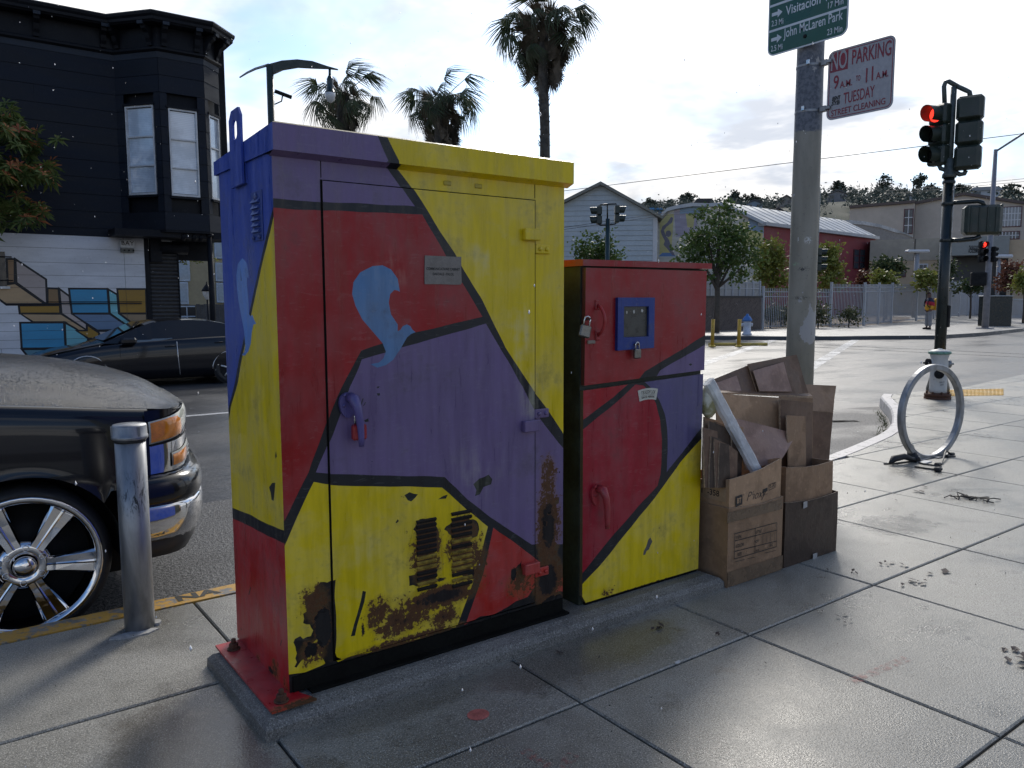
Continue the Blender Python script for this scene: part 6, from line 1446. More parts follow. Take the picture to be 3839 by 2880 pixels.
# cut-off bicycle remains lying at the hoop
jk = thing('bicycle_remains', 'tangle of black cable, pedal and stand bits left at the hoop rack', 'debris', (6.75, 3.2, 0))
rj = random.Random(5)
a, b = gz(RH(690, 1500)), gz(RH(960, 1470))
m = MB(); m.tube([a+Vector((-.06, 0, .02)), a+Vector((.0, 0, .05)), a.lerp(b, .4)+Vector((0, 0, .06)), a.lerp(b, .7)+Vector((0, 0, .03)), b+Vector((0, 0, .02))], [.012, .03, .026, .02, .012], 8); S3('rubber_lump', M_dark, m, jk)
m = MB(); m.tube([gz(RH(860, 1430))+Vector((0, 0, .10)), gz(RH(880, 1450))+Vector((0, 0, .05)), gz(RH(940, 1480))+Vector((0, 0, .02))], [.03, .04, .025], 8); S3('strap', M_dark, m, jk)
for P_ in ([(590, 1500), (680, 1498), (900, 1470), (1000, 1500), (1150, 1522), (1190, 1500), (1230, 1420), (1290, 1400)], [(910, 1530), (1100, 1555), (1180, 1575)], [(930, 1420), (1010, 1432), (1090, 1425), (1200, 1425), (1330, 1420)]):
    m = MB(); m.tube([gz(RH(*p))+Vector((0, 0, .008+(.05 if p[1] == 1420 and p[0] == 1230 else 0))) for p in P_], .007, 6); S3('cable', pm('cable_grey', (.06, .055, .05), .5), m, jk)
for (x, y, s) in ((1150, 1515, .03), (1150, 1570, .035), (1010, 1430, .025), (1090, 1420, .03), (1290, 1408, .03), (1250, 1425, .025)):
    p = gz(RH(x, y)); m = MB(); m.bbox(p.x-s, p.x+s, p.y-s*.7, p.y+s*.7, .002, s*1.0, s*.3); S3('fitting', M_dark, m, jk)
p = gz(RH(1010, 1480)); m = MB(); m.box(p.x-.06, p.x+.07, p.y-.03, p.y+.03, .002, .010); S3('plastic_scrap', M_wfr, m, jk)
# hydrant
hq_ = gz(RH(1145, 815)); hy = thing('fire_hydrant', 'white fire hydrant with green top ring and rusty base behind the hoop rack', 'fire hydrant', (hq_.x, hq_.y, 0))
def chipped():
    t = NT('hydrant_white'); P = t.pos(); a = t.noise(12, 5, .65, P); b = t.noise(40, 4, .7, P); t.set(color=t.mix(t.ramp(t.math('ADD', t.math('MULTIPLY', a, .6), t.math('MULTIPLY', b, .4)), .60, .64), t.mix(a, (.42, .41, .38), (.60, .59, .56)), (.06, .045, .035)), rough=.5); return t.mat
M_hyd = chipped()
m = MB(); m.lathe([(.165, -.02), (.172, .0), (.172, .028), (.150, .036), (.170, .040), (.170, .070), (.14, .078), (.118, .09)], (0, 0, 0), 24); m.build('base_flange', M_rust, hy)
m = MB(); m.lathe([(.116, .07), (.112, .14), (.112, .40), (.118, .44), (.112, .48), (.108, .56), (.118, .60), (.125, .625)], (0, 0, 0), 24); m.build('barrel', M_hyd, hy)
m = MB(); m.lathe([(.142, .625), (.145, .635), (.145, .655), (.135, .662)], (0, 0, 0), 24); m.build('top_ring', pm('hydrant_green', (.12, .24, .18), .5, var=.5, sc=30), hy)
m = MB(); m.lathe([(.135, .655), (.120, .672), (.07, .685), (.03, .69), (.03, .70), (0, .70)], (0, 0, 0), 24); m.build('bonnet', M_hyd, hy)
for k in range(8): a = k*pi/4; m = MB(); m.lathe([(.014, .078), (.014, .10), (.008, .104)], (.145*cos(a), .145*sin(a), 0), 6); m.build('flange_bolt', M_rust, hy)
rd = Vector((_r0.x, _r0.y, 0)); fd = Vector((cos(YAW), sin(YAW), 0))
for (dr_, z, r_, ln, mt) in ((-rd, .50, .052, .17, M_under), (rd, .485, .048, .15, M_galv), (-rd*.45-fd*.9, .355, .055, .18, M_under)):
    d = dr_.normalized(); m = MB(); m.tube([d*.08+Vector((0, 0, z)), d*(ln-.02)+Vector((0, 0, z))], r_, 14); ot = m.build('outlet', M_hyd, hy)
    m = MB(); m.tube([d*(ln-.035)+Vector((0, 0, z)), d*ln+Vector((0, 0, z))], r_+.008, 12); m.tube([d*ln+Vector((0, 0, z)), d*(ln+.05)+Vector((0, 0, z))], .014, 6); m.build('outlet_cap', mt, ot)
m = MB(); M_ = frame(-fd*.1135+Vector((-.02, .0, .24)), rd, (0, 0, 1)); text_into(m, 'SHUT', .032, M_, sx=.9); text_into(m, 'OFF', .032, frame(-fd*.1135+Vector((-.02, 0, .205)), rd, (0, 0, 1)), sx=.9); m.build('stencil', M_under, hy)
# ------------------------------------------------------------------ signal pole
SD = 13.3; sp_ = gd((3524, 1310), SD); gp = Vector((sp_.x, sp_.y, 0))
M_dgr = pm('dark_green_enamel', (.008, .014, .013), .35, var=.3, sc=10); M_pipe = pm('pipe_grey_green', (.06, .075, .07), .5, var=.4, sc=20)
M_sig = pm('signal_housing', (.022, .032, .024), .45, var=.35, sc=9); M_lensoff = pm('dark_lens', (.012, .012, .012), .12); 
def lit(name, col, s):
    t = NT(name); t.set(color=(.4, .02, .02), emit=(*col, 1.0), emits=s, rough=.3); return t.mat
M_redlit = lit('red_signal_lit', (1.0, .035, .02), 1.6)
sgp = thing('signal_pole', 'dark green traffic signal pole beside the white hydrant', 'signal pole', gp)
def loc(p, d=SD): q = gd(p, d); return q-gp
zc1 = loc(RS(1640, 1400)).z
m = MB(); m.tube([(0, 0, -.01), (0, 0, zc1)], [.080, .074], 16); m.build('shaft', M_dgr, sgp)
m = MB(); m.lathe([(.16, 0), (.16, .06), (.12, .22), (.085, .30)], (0, 0, 0), 12); m.build('base_casting', M_dgr, sgp)
m = MB(); m.lathe([(.095, zc1-.03), (.095, zc1+.02), (.075, zc1+.05), (.072, zc1+.22), (.05, zc1+.25)], (0, 0, 0), 16); m.build('collar', M_pipe, sgp)
zt1 = loc(RS(1680, 690)).z; m = MB(); m.tube([(0, 0, zc1), (0, 0, zt1)], .040, 10); m.build('riser', M_pipe, sgp)
def sighead(name, label, p, face, h, lit_i=None, parts=True, nsec=3, back=False, mat=None):
    """three-section signal head; p centre, face: horizontal unit vector it looks along"""
    f = Vector(face).normalized(); s = Vector((-f.y, f.x, 0)); U = Vector((0, 0, 1)); o = thing(name, label, 'traffic light', p-U*h/2); sec = h/nsec; w = sec*.50; mt = mat or M_sig
    for k in range(nsec):
        z = h-sec*(k+.5); m = MB(); Mx = Matrix(((s.x, f.x, 0, 0), (s.y, f.y, 0, 0), (0, 0, 1, z), (0, 0, 0, 1)))
        m.bbox(-w, w, -w*.75, w*.35, -sec*.495, sec*.495, w*.22, M=Mx); hs = m.build('housing', mt, o)
        m = MB(); rl = sec*.40; N_ = 14; G = []
        for j in range(N_+1):
            a = radians(-60)+radians(300)*j/N_; ln = sec*(.75-.18*(1-sin(a))/2*1.2)
            G.append([Vector((s*cos(a)*rl+U*(sin(a)*rl+z)+f*(w*.35+t*ln))) for t in (0, .5, 1)])
        m.grid(G, sm=True); m.grid([[v+(-f*.0+ (Vector((0, 0, z))+f*(v-Vector((0, 0, z))).dot(f)-v)*.03) for v in r_] for r_ in G], flip=True); m.build('visor', mt, hs)
        m = MB(); m.lathe([(rl*.95, 0), (rl*.7, .012), (0, .02)], f*w*.36+U*z, 18, M=Matrix(((s.x, U.x, f.x), (s.y, U.y, f.y), (s.z, U.z, f.z)))); m.build('lens', M_redlit if lit_i == k else M_lensoff, hs)
        if back: m = MB(); m.bbox(-w*.8, w*.8, -w*.90, -w*.70, -sec*.42, sec*.42, w*.12, M=Mx); m.build('back_cover', mt, hs)
    return o
fl_ = -rd*.93-fd*.38; fr_ = rd*.60+fd*.80
c1, c2 = loc(RS(1522, 1078))+gp, loc(RS(1775, 1065))+gp
h1 = (loc(RS(1522, 835))-loc(RS(1522, 1322))).z
sighead('traffic_light', 'near traffic light on the dark green pole showing red to the left', c1, fl_, h1, 0)
sighead('traffic_light', 'near traffic light on the dark green pole turned away to the right', c2, fr_, h1*1.18, None, back=True)
for (P_, nm) in (([(1578, 850), (1572, 690), (1584, 655), (1610, 650), (1680, 690)], 'pipe_arm'), ([(1680, 690), (1745, 720), (1775, 735), (1785, 790)], 'pipe_arm'), ([(1530, 1310), (1545, 1345), (1590, 1358), (1640, 1365)], 'pipe_arm'), ([(1640, 1365), (1700, 1392), (1735, 1385), (1745, 1360)], 'pipe_arm')):
    m = MB(); m.tube([loc(RS(*p)) for p in P_], .033, 8); m.build(nm, M_pipe, sgp)
# pedestrian signal seen from behind
pc = loc(RT(1880, 478)); bw_ = (loc(RT(2035, 478))-loc(RT(1722, 478))).length; bh_ = (loc(RT(1880, 362))-loc(RT(1880, 600))).z
pd = thing('pedestrian_signal', 'black pedestrian signal box seen from behind on the dark green pole', 'pedestrian signal', gp+pc)
Mx = Matrix(((rd.x, fd.x, 0, 0), (rd.y, fd.y, 0, 0), (0, 0, 1, 0), (0, 0, 0, 1))) @ Matrix.Rotation(-.25, 4, 'Z')
m = MB(); m.bbox(-bw_/2, bw_/2, -.06, .16, -bh_/2, bh_/2, .04, M=Mx); bx2 = m.build('housing', M_sig, pd)
for k in range(4): m = MB(); x = -bw_/2+bw_*(.16+.22*k); m.bbox(x-.012, x+.012, -.075, -.055, -bh_*.44, bh_*.44, .006, M=Mx); m.build('rib', M_sig, bx2)
m = MB(); m.bbox(bw_/2-.02, bw_/2+.012, -.02, .26, -bh_/2, bh_/2+.01, .02, M=Mx); m.build('visor', M_sig, bx2)
for P_ in ([(1600, 345), (1700, 338), (1840, 328), (1880, 340), (1890, 365)], [(1600, 642), (1700, 640), (1820, 628), (1865, 605)]):
    m = MB(); m.tube([loc(RT(*p)) for p in P_], .033, 8); m.build('bracket_arm', M_dgr, sgp)
for y in (350, 640, 180): z = loc(RT(1600, y)).z; m = MB(); m.lathe([(.086, z-.02), (.09, z), (.086, z+.02)], (0, 0, 0), 14, cap=False); m.build('clamp', M_dgr, sgp)
pb_ = loc(Z4(905, 1010)); m = MB(); m.box(-.05, .05, -.03, .03, 0, 0.01); 
m = MB(); m.bbox(pb_.x-.03, pb_.x+.03, pb_.y-.03, pb_.y+.03, loc(Z4(900, 1180)).z, loc(Z4(920, 830)).z, .01); m.build('call_button_box', M_under, sgp)
# ------------------------------------------------------------------ far side of the main street: school fence, buildings, signals
RC = lambda x, y: (2100+x/2.765, 600+y/2.765)
class Wall:
    """upright plane at distance D on the bearing of photograph column px, turned by yaw; uv() surveys a point on it, P() places one"""
    def __init__(s, px, D, yaw=0.0):
        d = ray((px, 1130)); d = Vector((d.x, d.y, 0)).normalized(); s.o = d*D; a = yaw; s.n = Vector((d.x*cos(a)-d.y*sin(a), d.x*sin(a)+d.y*cos(a), 0)); s.t = Vector((s.n.y, -s.n.x, 0))
    def uv(s, p): d = ray(p); k = s.n.dot(s.o-CAM)/s.n.dot(d); q = CAM+d*k; return ((q-s.o).dot(s.t), q.z)
    def P(s, u, z, w=0.0): return s.o+s.t*u+s.n*w+Vector((0, 0, z))
    def slab(s, mb, poly, w0, w1, m=0):
        """poly in (u,z), extruded from depth w0 to w1"""
        n = len(poly); A = sum(poly[i][0]*poly[(i+1) % n][1]-poly[(i+1) % n][0]*poly[i][1] for i in range(n))
        if A < 0: poly = poly[::-1]
        f = [s.P(u, z, w0) for u, z in poly]; b = [s.P(u, z, w1) for u, z in poly]
        mb.face(f, m); mb.face(b[::-1], m)
        for i in range(n): j = (i+1) % n; mb.face([f[i], b[i], b[j], f[j]], m)
    def rect(s, mb, a, b, w0, w1, m=0): (u0, z0), (u1, z1) = a, b; s.slab(mb, [(u0, z0), (u1, z0), (u1, z1), (u0, z1)], w0, w1, m)
def far_thing(name, label, cat, w, group=None): return thing(name, label, cat, w.o, 0, group)
def fput(mb, name, mats, root, par=None):
    return put(mb.build(name, mats), root) if par is None else mb.build(name, mats, par)
M_fgl = pm('far_window_glass', (.05, .06, .07), .12, var=.3, sc=.8); M_wht = pm('white_paint_far', (.55, .56, .57), .5, var=.1, sc=1); M_mar = pm('maroon_frame', (.085, .02, .025), .5)
def fwin(w, root, a, b, cols=1, rows=2, fr=M_wht, gl=M_fgl, dep=.12, edge=.08, outer=None):
    (u0, z1), (u1, z0) = w.uv(a), w.uv(b); m = MB(); w.rect(m, (u0, z0), (u1, z1), -.06, -.004); wn = fput(m, 'window', outer or fr, root); gu, gz_ = (u1-u0-edge*2), (z1-z0-edge*2)
    for i in range(cols):
        for j in range(rows):
            m = MB(); w.rect(m, (u0+edge+gu*i/cols+.02, z0+edge+gz_*j/rows+.02), (u0+edge+gu*(i+1)/cols-.02, z0+edge+gz_*(j+1)/rows-.02), -.085, -.064); m.build('pane', gl, wn)
    if outer:
        for i in range(1, cols): m = MB(); u = u0+edge+gu*i/cols; w.rect(m, (u-.04, z0+edge), (u+.04, z1-edge), -.10, -.066); m.build('mullion', fr, wn)
        for j in range(1, rows): m = MB(); z = z0+edge+gz_*j/rows; w.rect(m, (u0+edge, z-.04), (u1-edge, z+.04), -.096, -.066); m.build('transom', fr, wn)
# --- pale clapboard gable building
w = Wall(2280, 58); g = far_thing('gable_hall', 'pale grey clapboard hall with a pointed gable beyond the lower cabinet', 'building', w)
ap_, er, el = w.uv(RC(420, 264)), w.uv(RC(1006, 592)), w.uv(RC(-160, 560)); ul, ur = el[0], er[0]
def roofz(u): return ap_[1]-(ap_[1]-er[1])*(u-ap_[0])/(ur-ap_[0]) if u > ap_[0] else ap_[1]-(ap_[1]-el[1])*(ap_[0]-u)/(ap_[0]-ul)
m = MB(); w.slab(m, [(ul, 0), (ur, 0), er, ap_, el], .04, 16); hallw = fput(m, 'wall', pm('clapboard_backing', (.20, .23, .25), .7), g)
M_clap = pm('clapboard_grey', (.42, .47, .49), .6, var=.1, sc=1.0); z = 0; k = 0
while z < ap_[1]-.1:
    z1 = z+.36; m = MB()
    def lim(zz_): return (max(ul, ap_[0]-(ap_[0]-ul)*(ap_[1]-zz_)/(ap_[1]-el[1])) if zz_ > el[1] else ul, min(ur, ap_[0]+(ur-ap_[0])*(ap_[1]-zz_)/(ap_[1]-er[1])) if zz_ > er[1] else ur)
    a, b = lim(z), lim(min(z1, ap_[1]-.02)); f = [w.P(a[0], z+.01, -.03), w.P(a[1], z+.01, -.03), w.P(b[1], z1, .01), w.P(b[0], z1, .01)]
    m.face(f); m.face([f[0], w.P(a[0], z+.01, .03), w.P(a[1], z+.01, .03), f[1]]); m.build('clapboard', M_clap, hallw); z = z1
m = MB(); e = .35
for (p, q) in ((ap_, er), (el, ap_)): w.slab(m, [(p[0]-(0 if p is ap_ else e), p[1]-(0 if p is ap_ else .1)), (q[0]+(e if q is er else 0), q[1]-(.18 if q is er else 0)), (q[0]+(e if q is er else 0), q[1]+(.02 if q is er else .22)), (p[0]-(0 if p is ap_ else e), p[1]+(.22 if p is ap_ else .1))], -.5, 16.4)
fput(m, 'roof', pm('hall_roof', (.20, .20, .17), .7), g)
m = MB(); w.rect(m, (ur-.28, 0), (ur+.03, er[1]-.05), -.06, .038); fput(m, 'corner_board', M_wht, g)
# --- gymnasium: painted end wall, red side wall, curved metal roof
A_, B_2 = w.P(ur+.3, 0, 2.0), None
we = Wall(2660, 60.5, radians(6)); gy_ = far_thing('gymnasium', 'red walled gymnasium with curved metal roof and painted end wall', 'building', we)
cL, c1_, c2_, c3_, cR = we.uv(RC(1012, 600)), we.uv(RC(1200, 478)), we.uv(RC(1530, 455)), we.uv(RC(1870, 530)), we.uv(RC(2114, 648))
crv = [cL, ((cL[0]+c1_[0])/2, (cL[1]+c1_[1])/2+.25), c1_, ((c1_[0]+c2_[0])/2, max(c1_[1], c2_[1])+.05), c2_, ((c2_[0]+c3_[0])/2, (c2_[1]+c3_[1])/2+.3), c3_, cR]
def sub(x, y): return we.uv(RC(x, y))
PALE, YLW, LIL, BLM, GRM = (.52, .50, .43), (.52, .47, .20), (.38, .34, .40), (.12, .22, .42), (.17, .16, .20)
mcell = [([sub(1030, 560), sub(1180, 560), sub(1150, 980), sub(1030, 980)], YLW), ([sub(1180, 520), sub(1420, 520), sub(1420, 760), sub(1200, 800)], LIL), ([sub(1240, 490), sub(1560, 480), sub(1560, 545), sub(1240, 560)], (.24, .34, .44)),
 ([sub(1300, 560), sub(1400, 560), sub(1380, 700), sub(1320, 700)], YLW), ([sub(1060, 962), sub(1160, 962), sub(1200, 1000), sub(1020, 1000)], BLM), ([sub(1880, 640), sub(2100, 680), sub(2100, 900), sub(1900, 900)], YLW), ([sub(1950, 600), sub(2110, 660), sub(2110, 760), sub(1950, 720)], (.22, .30, .40)),
 # plain leaping-figure silhouette
 ([sub(1042, 735), sub(1060, 690), sub(1110, 650), sub(1150, 590), sub(1172, 600), sub(1160, 650), sub(1105, 690), sub(1075, 730), sub(1100, 790), sub(1130, 830), sub(1150, 900), sub(1190, 990), sub(1165, 990), sub(1110, 920), sub(1072, 880), sub(1085, 840), sub(1050, 770)], GRM), (ragged(*sub(1122, 765), .22, .26, 10, 3, .1), GRM)]
m = MB(); pts = [(cL[0], 0), (cR[0], 0)]+crv[::-1]; painted(m, pts, mcell, PALE, lambda u, z: we.P(u, z, 0)); fput(m, 'end_wall', M_mural, gy_)
wr = Wall(2866, 61, radians(-32)); r0, r1 = wr.uv(RT(138, 522)), wr.uv(RT(985, 640))
# side wall: from the end wall's right corner back along the building
cor0 = we.P(cR[0], 0, 0); dirs = None
q1 = gd(RT(1010, 1000), 78); q1.z = 0; tdir = (q1-cor0); tdir.z = 0; Ls = tdir.length; tdir.normalize()
class W2(Wall):
    def __init__(s, o, t): s.o = Vector(o); s.t = t; s.n = Vector((-t.y, t.x, 0))
ws = W2(cor0, tdir); hR = cR[1]
M_red = pm('red_render_wall', (.23, .040, .045), .7, var=.15, sc=.5)
m = MB(); ws.rect(m, (0, 0), (Ls, hR-.25), 0.0, .3); fput(m, 'side_wall', M_red, gy_)
m = MB(); ws.rect(m, (-.3, hR-.25), (Ls, hR), -.35, .3); fput(m, 'eaves_band', pm('eaves_grey', (.38, .39, .40), .5), gy_)
M_roofm = pm('standing_seam_roof', (.36, .38, .40), .4, .3, var=.12, sc=.6)
m = MB(); G = []
for (u, z) in crv[::-1]: p = we.P(u, z+.02, -.3); G.append([p, p+tdir*Ls*.5, p+tdir*Ls])
m.grid(G, sm=True); m.grid([[p-Vector((0, 0, .25)) for p in r_] for r_ in G], flip=True); m.grid([[r_[0] for r_ in G], [r_[0]-Vector((0, 0, .25)) for r_ in G]], sm=False); rf = fput(m, 'roof', M_roofm, gy_)
for k in range(14):
    f_ = (k+.5)/14; m = MB(); m.tube([Vector(r_[0]).lerp(Vector(r_[2]), f_)+Vector((0, 0, .01)) for r_ in G], .02, 4); m.build('roof_seam', M_roofm, rf)
for (x0, x1, y0_, y1_) in ((665, 700, 700, 800), (850, 882, 712, 870), (897, 930, 712, 870)):
    a, b = ws.uv(RT(x0, y0_)), ws.uv(RT(x1, y1_)); m = MB(); ws.rect(m, (a[0], b[1]), (b[0], a[1]), -.08, -.003); wn = fput(m, 'window', M_mar, gy_)
    for j in range(3): zz0 = b[1]+(a[1]-b[1])*j/3; m = MB(); ws.rect(m, (a[0]+.06, zz0+.05), (b[0]-.06, zz0+(a[1]-b[1])/3-.05), -.10, -.083); m.build('pane', M_fgl, wn)
# arched parapet behind
wa = Wall(3250, 92); arc_ = [(600, 500), (700, 486), (820, 480), (940, 490), (1060, 512), (1180, 548), (1260, 580), (1325, 606)]
top_ = [wa.uv(RT(*p)) for p in arc_]; low_ = [wa.uv(RT(p[0], p[1]+(28 if p[0] < 1200 else 12))) for p in arc_]
m = MB(); wa.slab(m, [*low_, *top_[::-1]], 0, .6); ar = far_thing('arched_roof', 'white streaked arched parapet rising behind the red gymnasium', 'building', wa); fput(m, 'parapet', pm('stained_white', (.40, .41, .40), .7, var=.4, sc=.8), ar)
m = MB(); wa.slab(m, [(low_[0][0], 0), (low_[-1][0], 0), *low_[::-1]], .1, .5); fput(m, 'wall', pm('arch_wall_grey', (.26, .25, .23), .8), ar)
# --- low tan school wing
wl_ = Wall(3420, 75); lw = far_thing('school_wing', 'low tan concrete school wing behind the fence', 'building', wl_)
a, b = wl_.uv(RT(985, 642)), wl_.uv(RT(1640, 655)); M_tanw = pm('tan_concrete', (.40, .35, .27), .8, var=.14, sc=.4); M_tano = pm('tan_stucco', (.50, .38, .25), .8, var=.12, sc=.4)
zb_ = wl_.uv(RT(1200, 806))[1]
m = MB(); wl_.rect(m, (a[0], zb_), (b[0], a[1]), -.05, 9); fput(m, 'upper_wall', M_tanw, lw); m = MB(); wl_.rect(m, (a[0], 0), (b[0]+.1, zb_-.01), 0, 9); fput(m, 'wall', M_tano, lw)
c_ = wl_.uv(RT(1340, 700))[0]; m = MB(); wl_.rect(m, (c_-.05, zb_), (c_+.05, a[1]), -.09, -.052); fput(m, 'joint', pm('wall_joint', (.14, .12, .09), .8), lw)
fwin(wl_, lw, RT(1368, 828), RT(1442, 905), 2, 2, M_wht, M_fgl); fwin(wl_, lw, RT(1195, 858), RT(1268, 935), 1, 1, M_mar)
we2 = Wall(3690, 73); a, b = we2.uv(RT(1640, 622)), we2.uv(RT(2088, 752)); en = far_thing('school_entrance', 'grey school entrance canopy with dark lettering at the right', 'building', we2)
m = MB(); we2.rect(m, (a[0], b[1]), (b[0], a[1]), -.4, 6); fput(m, 'canopy', pm('canopy_grey', (.28, .285, .26), .7, var=.1, sc=.5), en); m = MB(); we2.rect(m, (a[0], 0), (b[0], b[1]-.01), 1.6, 6); fput(m, 'wall', pm('entrance_dark', (.06, .06, .055), .6), en)
for (body, x0, x1, y) in (('THURGOOD', 1770, 1850, 722), ('ACADEMIC', 1765, 1850, 745)):
    m = MB(); L_, R_q = we2.uv(RT(x0, y)), we2.uv(RT(x1, y)); text_fit(m, body, .34, we2.P(L_[0], L_[1], -.41), we2.P(R_q[0], R_q[1], -.41), bold=.01); fput(m, 'lettering', M_under, en)
a, b = we2.uv(RT(2095, 640)), we2.uv(RT(2600, 1000)); m = MB(); we2.rect(m, (a[0], 0), (b[0], a[1]), 0, 8); fput(m, 'side_wing', M_tano, en)
# --- tall tan block
wt = Wall(3480, 100); tb = far_thing('school_block', 'tall tan school block with maroon framed windows on the skyline', 'building', wt)
P_ = [wt.uv(RT(*p)) for p in ((820, 388), (1340, 345), (1342, 345), (1740, 270), (2210, 342), (2700, 390))]; M_tb = pm('block_tan', (.45, .395, .33), .8, var=.1, sc=.25)
m = MB(); wt.slab(m, [(P_[0][0], 0), (P_[1][0], 0), P_[1], P_[0]], 0, 14); fput(m, 'left_wall', M_tb, tb); m = MB(); wt.slab(m, [(P_[2][0]+.02, 0), (P_[5][0], 0), P_[5], P_[4], P_[3], (P_[2][0]+.02, P_[2][1]+.05)], 1.5, 20); fput(m, 'main_wall', M_tb, tb)
for (p, q, d0) in ((P_[0], P_[1], 0), (P_[2], P_[3], 1.5), (P_[3], P_[4], 1.5), (P_[4], P_[5], 1.5)): m = MB(); wt.slab(m, [(p[0], p[1]+.02), (q[0], q[1]+.02), (q[0], q[1]+.32), (p[0], p[1]+.32)], d0-.3, d0+1); fput(m, 'eaves', pm('eaves_brown', (.10, .075, .065), .7), tb)
fwin(wt, tb, RT(1255, 392), RT(1322, 590), 2, 3, M_wht, M_fgl, outer=M_mar)
class W3(Wall):
    def __init__(s, b, dw): s.o = b.o+b.n*dw; s.t = b.t; s.n = b.n
wt2 = W3(wt, 1.5); fwin(wt2, tb, RT(2032, 375), RT(2188, 532), 6, 3, M_wht, pm('school_glass_pale', (.22, .24, .25), .2), outer=M_mar); fwin(wt2, tb, RT(2005, 572), RT(2175, 632), 6, 2, M_wht, outer=M_mar); fwin(wt2, tb, RT(2240, 380), RT(2400, 540), 6, 3, M_wht, outer=M_mar)
# --- fence
FBp = [Vector(p) for p in FB[2:10]]; M_fen = pm('fence_grey', (.34, .36, .39), .45, .2, var=.1, sc=1)
fen = thing('steel_fence', 'long pale grey steel picket fence along the school pavement', 'fence', FBp[0])
hts = [2.03, 2.30, 2.30, 2.32, 2.32, 2.4, 2.4, 2.5]
for i in range(len(FBp)-1):
    a, b = FBp[i], FBp[i+1]; L_ = (b-a).length; d = (b-a).normalized(); n_ = max(1, round(L_/3.0)); hh = hts[i+1] if i else hts[0]
    for k in range(n_):
        p = a.lerp(b, k/n_); m = MB(); m.box(p.x-.055, p.x+.055, p.y-.055, p.y+.055, p.z-.05, p.z+hh+.10); fput(m, 'post', M_fen, fen)
        q = a.lerp(b, (k+1)/n_)
        for zf in (.12, hh-.18, hh-.42): m = MB(); m.tube([p+Vector((0, 0, zf)), q+Vector((0, 0, zf))], .022, 4, sm=False); fput(m, 'rail', M_fen, fen)
        m = MB(); npk = int((q-p).length/.135)
        for j in range(1, npk): c = p.lerp(q, j/npk); m.box(c.x-.013, c.x+.013, c.y-.013, c.y+.013, c.z+.03, c.z+hh)
        tag(fput(m, 'picket', M_fen, fen), kind='stuff')
# brick wall with inner fence on top
bk0, bk1 = gz((2560, 1244)), gz((2852, 1235)); bk1.z = bk0.z = 0
def brick():
    t = NT('dark_brick'); P = t.pos(); b = t.n('ShaderNodeTexBrick'); mp = t.n('ShaderNodeMapping'); t.L.new(P, mp.inputs[0]); mp.inputs[2].default_value = (radians(90), 0, radians(48)); t.L.new(mp.outputs[0], b.inputs['Vector'])
    b.inputs['Color1'].default_value = (.075, .056, .048, 1); b.inputs['Color2'].default_value = (.12, .09, .078, 1); b.inputs['Mortar'].default_value = (.13, .12, .11, 1); b.inputs['Scale'].default_value = 1.0; b.inputs['Brick Width'].default_value = .24; b.inputs['Row Height'].default_value = .085; b.inputs['Mortar Size'].default_value = .008
    t.set(color=b.outputs[0], rough=.8); return t.mat
wbk = W2(bk0, (bk1-bk0).normalized()); Lb = (bk1-bk0).length; bwl = thing('brick_wall', 'low dark brick wall behind the street tree at the fence end', 'wall', bk0)
m = MB(); wbk.rect(m, (0, -.05), (Lb, 1.55), 0, .35); fput(m, 'brickwork', brick(), bwl); m = MB(); wbk.rect(m, (-.03, 1.553), (Lb+.04, 1.64), -.04, .39); fput(m, 'coping', pm('coping_dark', (.05, .048, .045), .7), bwl)
ifn = thing('inner_fence', 'white steel fence standing above the dark brick wall', 'fence', bk0)
for k in range(14):
    u = Lb*1.25*k/13; m = MB(); wbk.rect(m, (u-.05, 0), (u+.05, 2.42), 1.2, 1.3); fput(m, 'post', M_fen, ifn)
    if k < 13:
        m = MB(); u1 = Lb*1.25*(k+1)/13
        for j in range(1, 8): uu = u+(u1-u)*j/8; wbk.rect(m, (uu-.012, .1), (uu+.012, 2.35), 1.23, 1.255)
        tag(fput(m, 'picket', M_fen, ifn), kind='stuff')
for z in (2.0, 2.28, .4): m = MB(); wbk.rect(m, (0, z), (Lb*1.25, z+.05), 1.21, 1.27); fput(m, 'rail', M_fen, ifn)
# schoolyard ground behind the fence
yd_ = [tuple(p) for p in FBp]; sheet('schoolyard', [(p[0], p[1], p[2]+.004) for p in yd_]+[(110, 60, .4), (60, 80, 0), (22, 52, 0), (FBp[0].x-5, FBp[0].y+5, 0)], 0, M_earth)
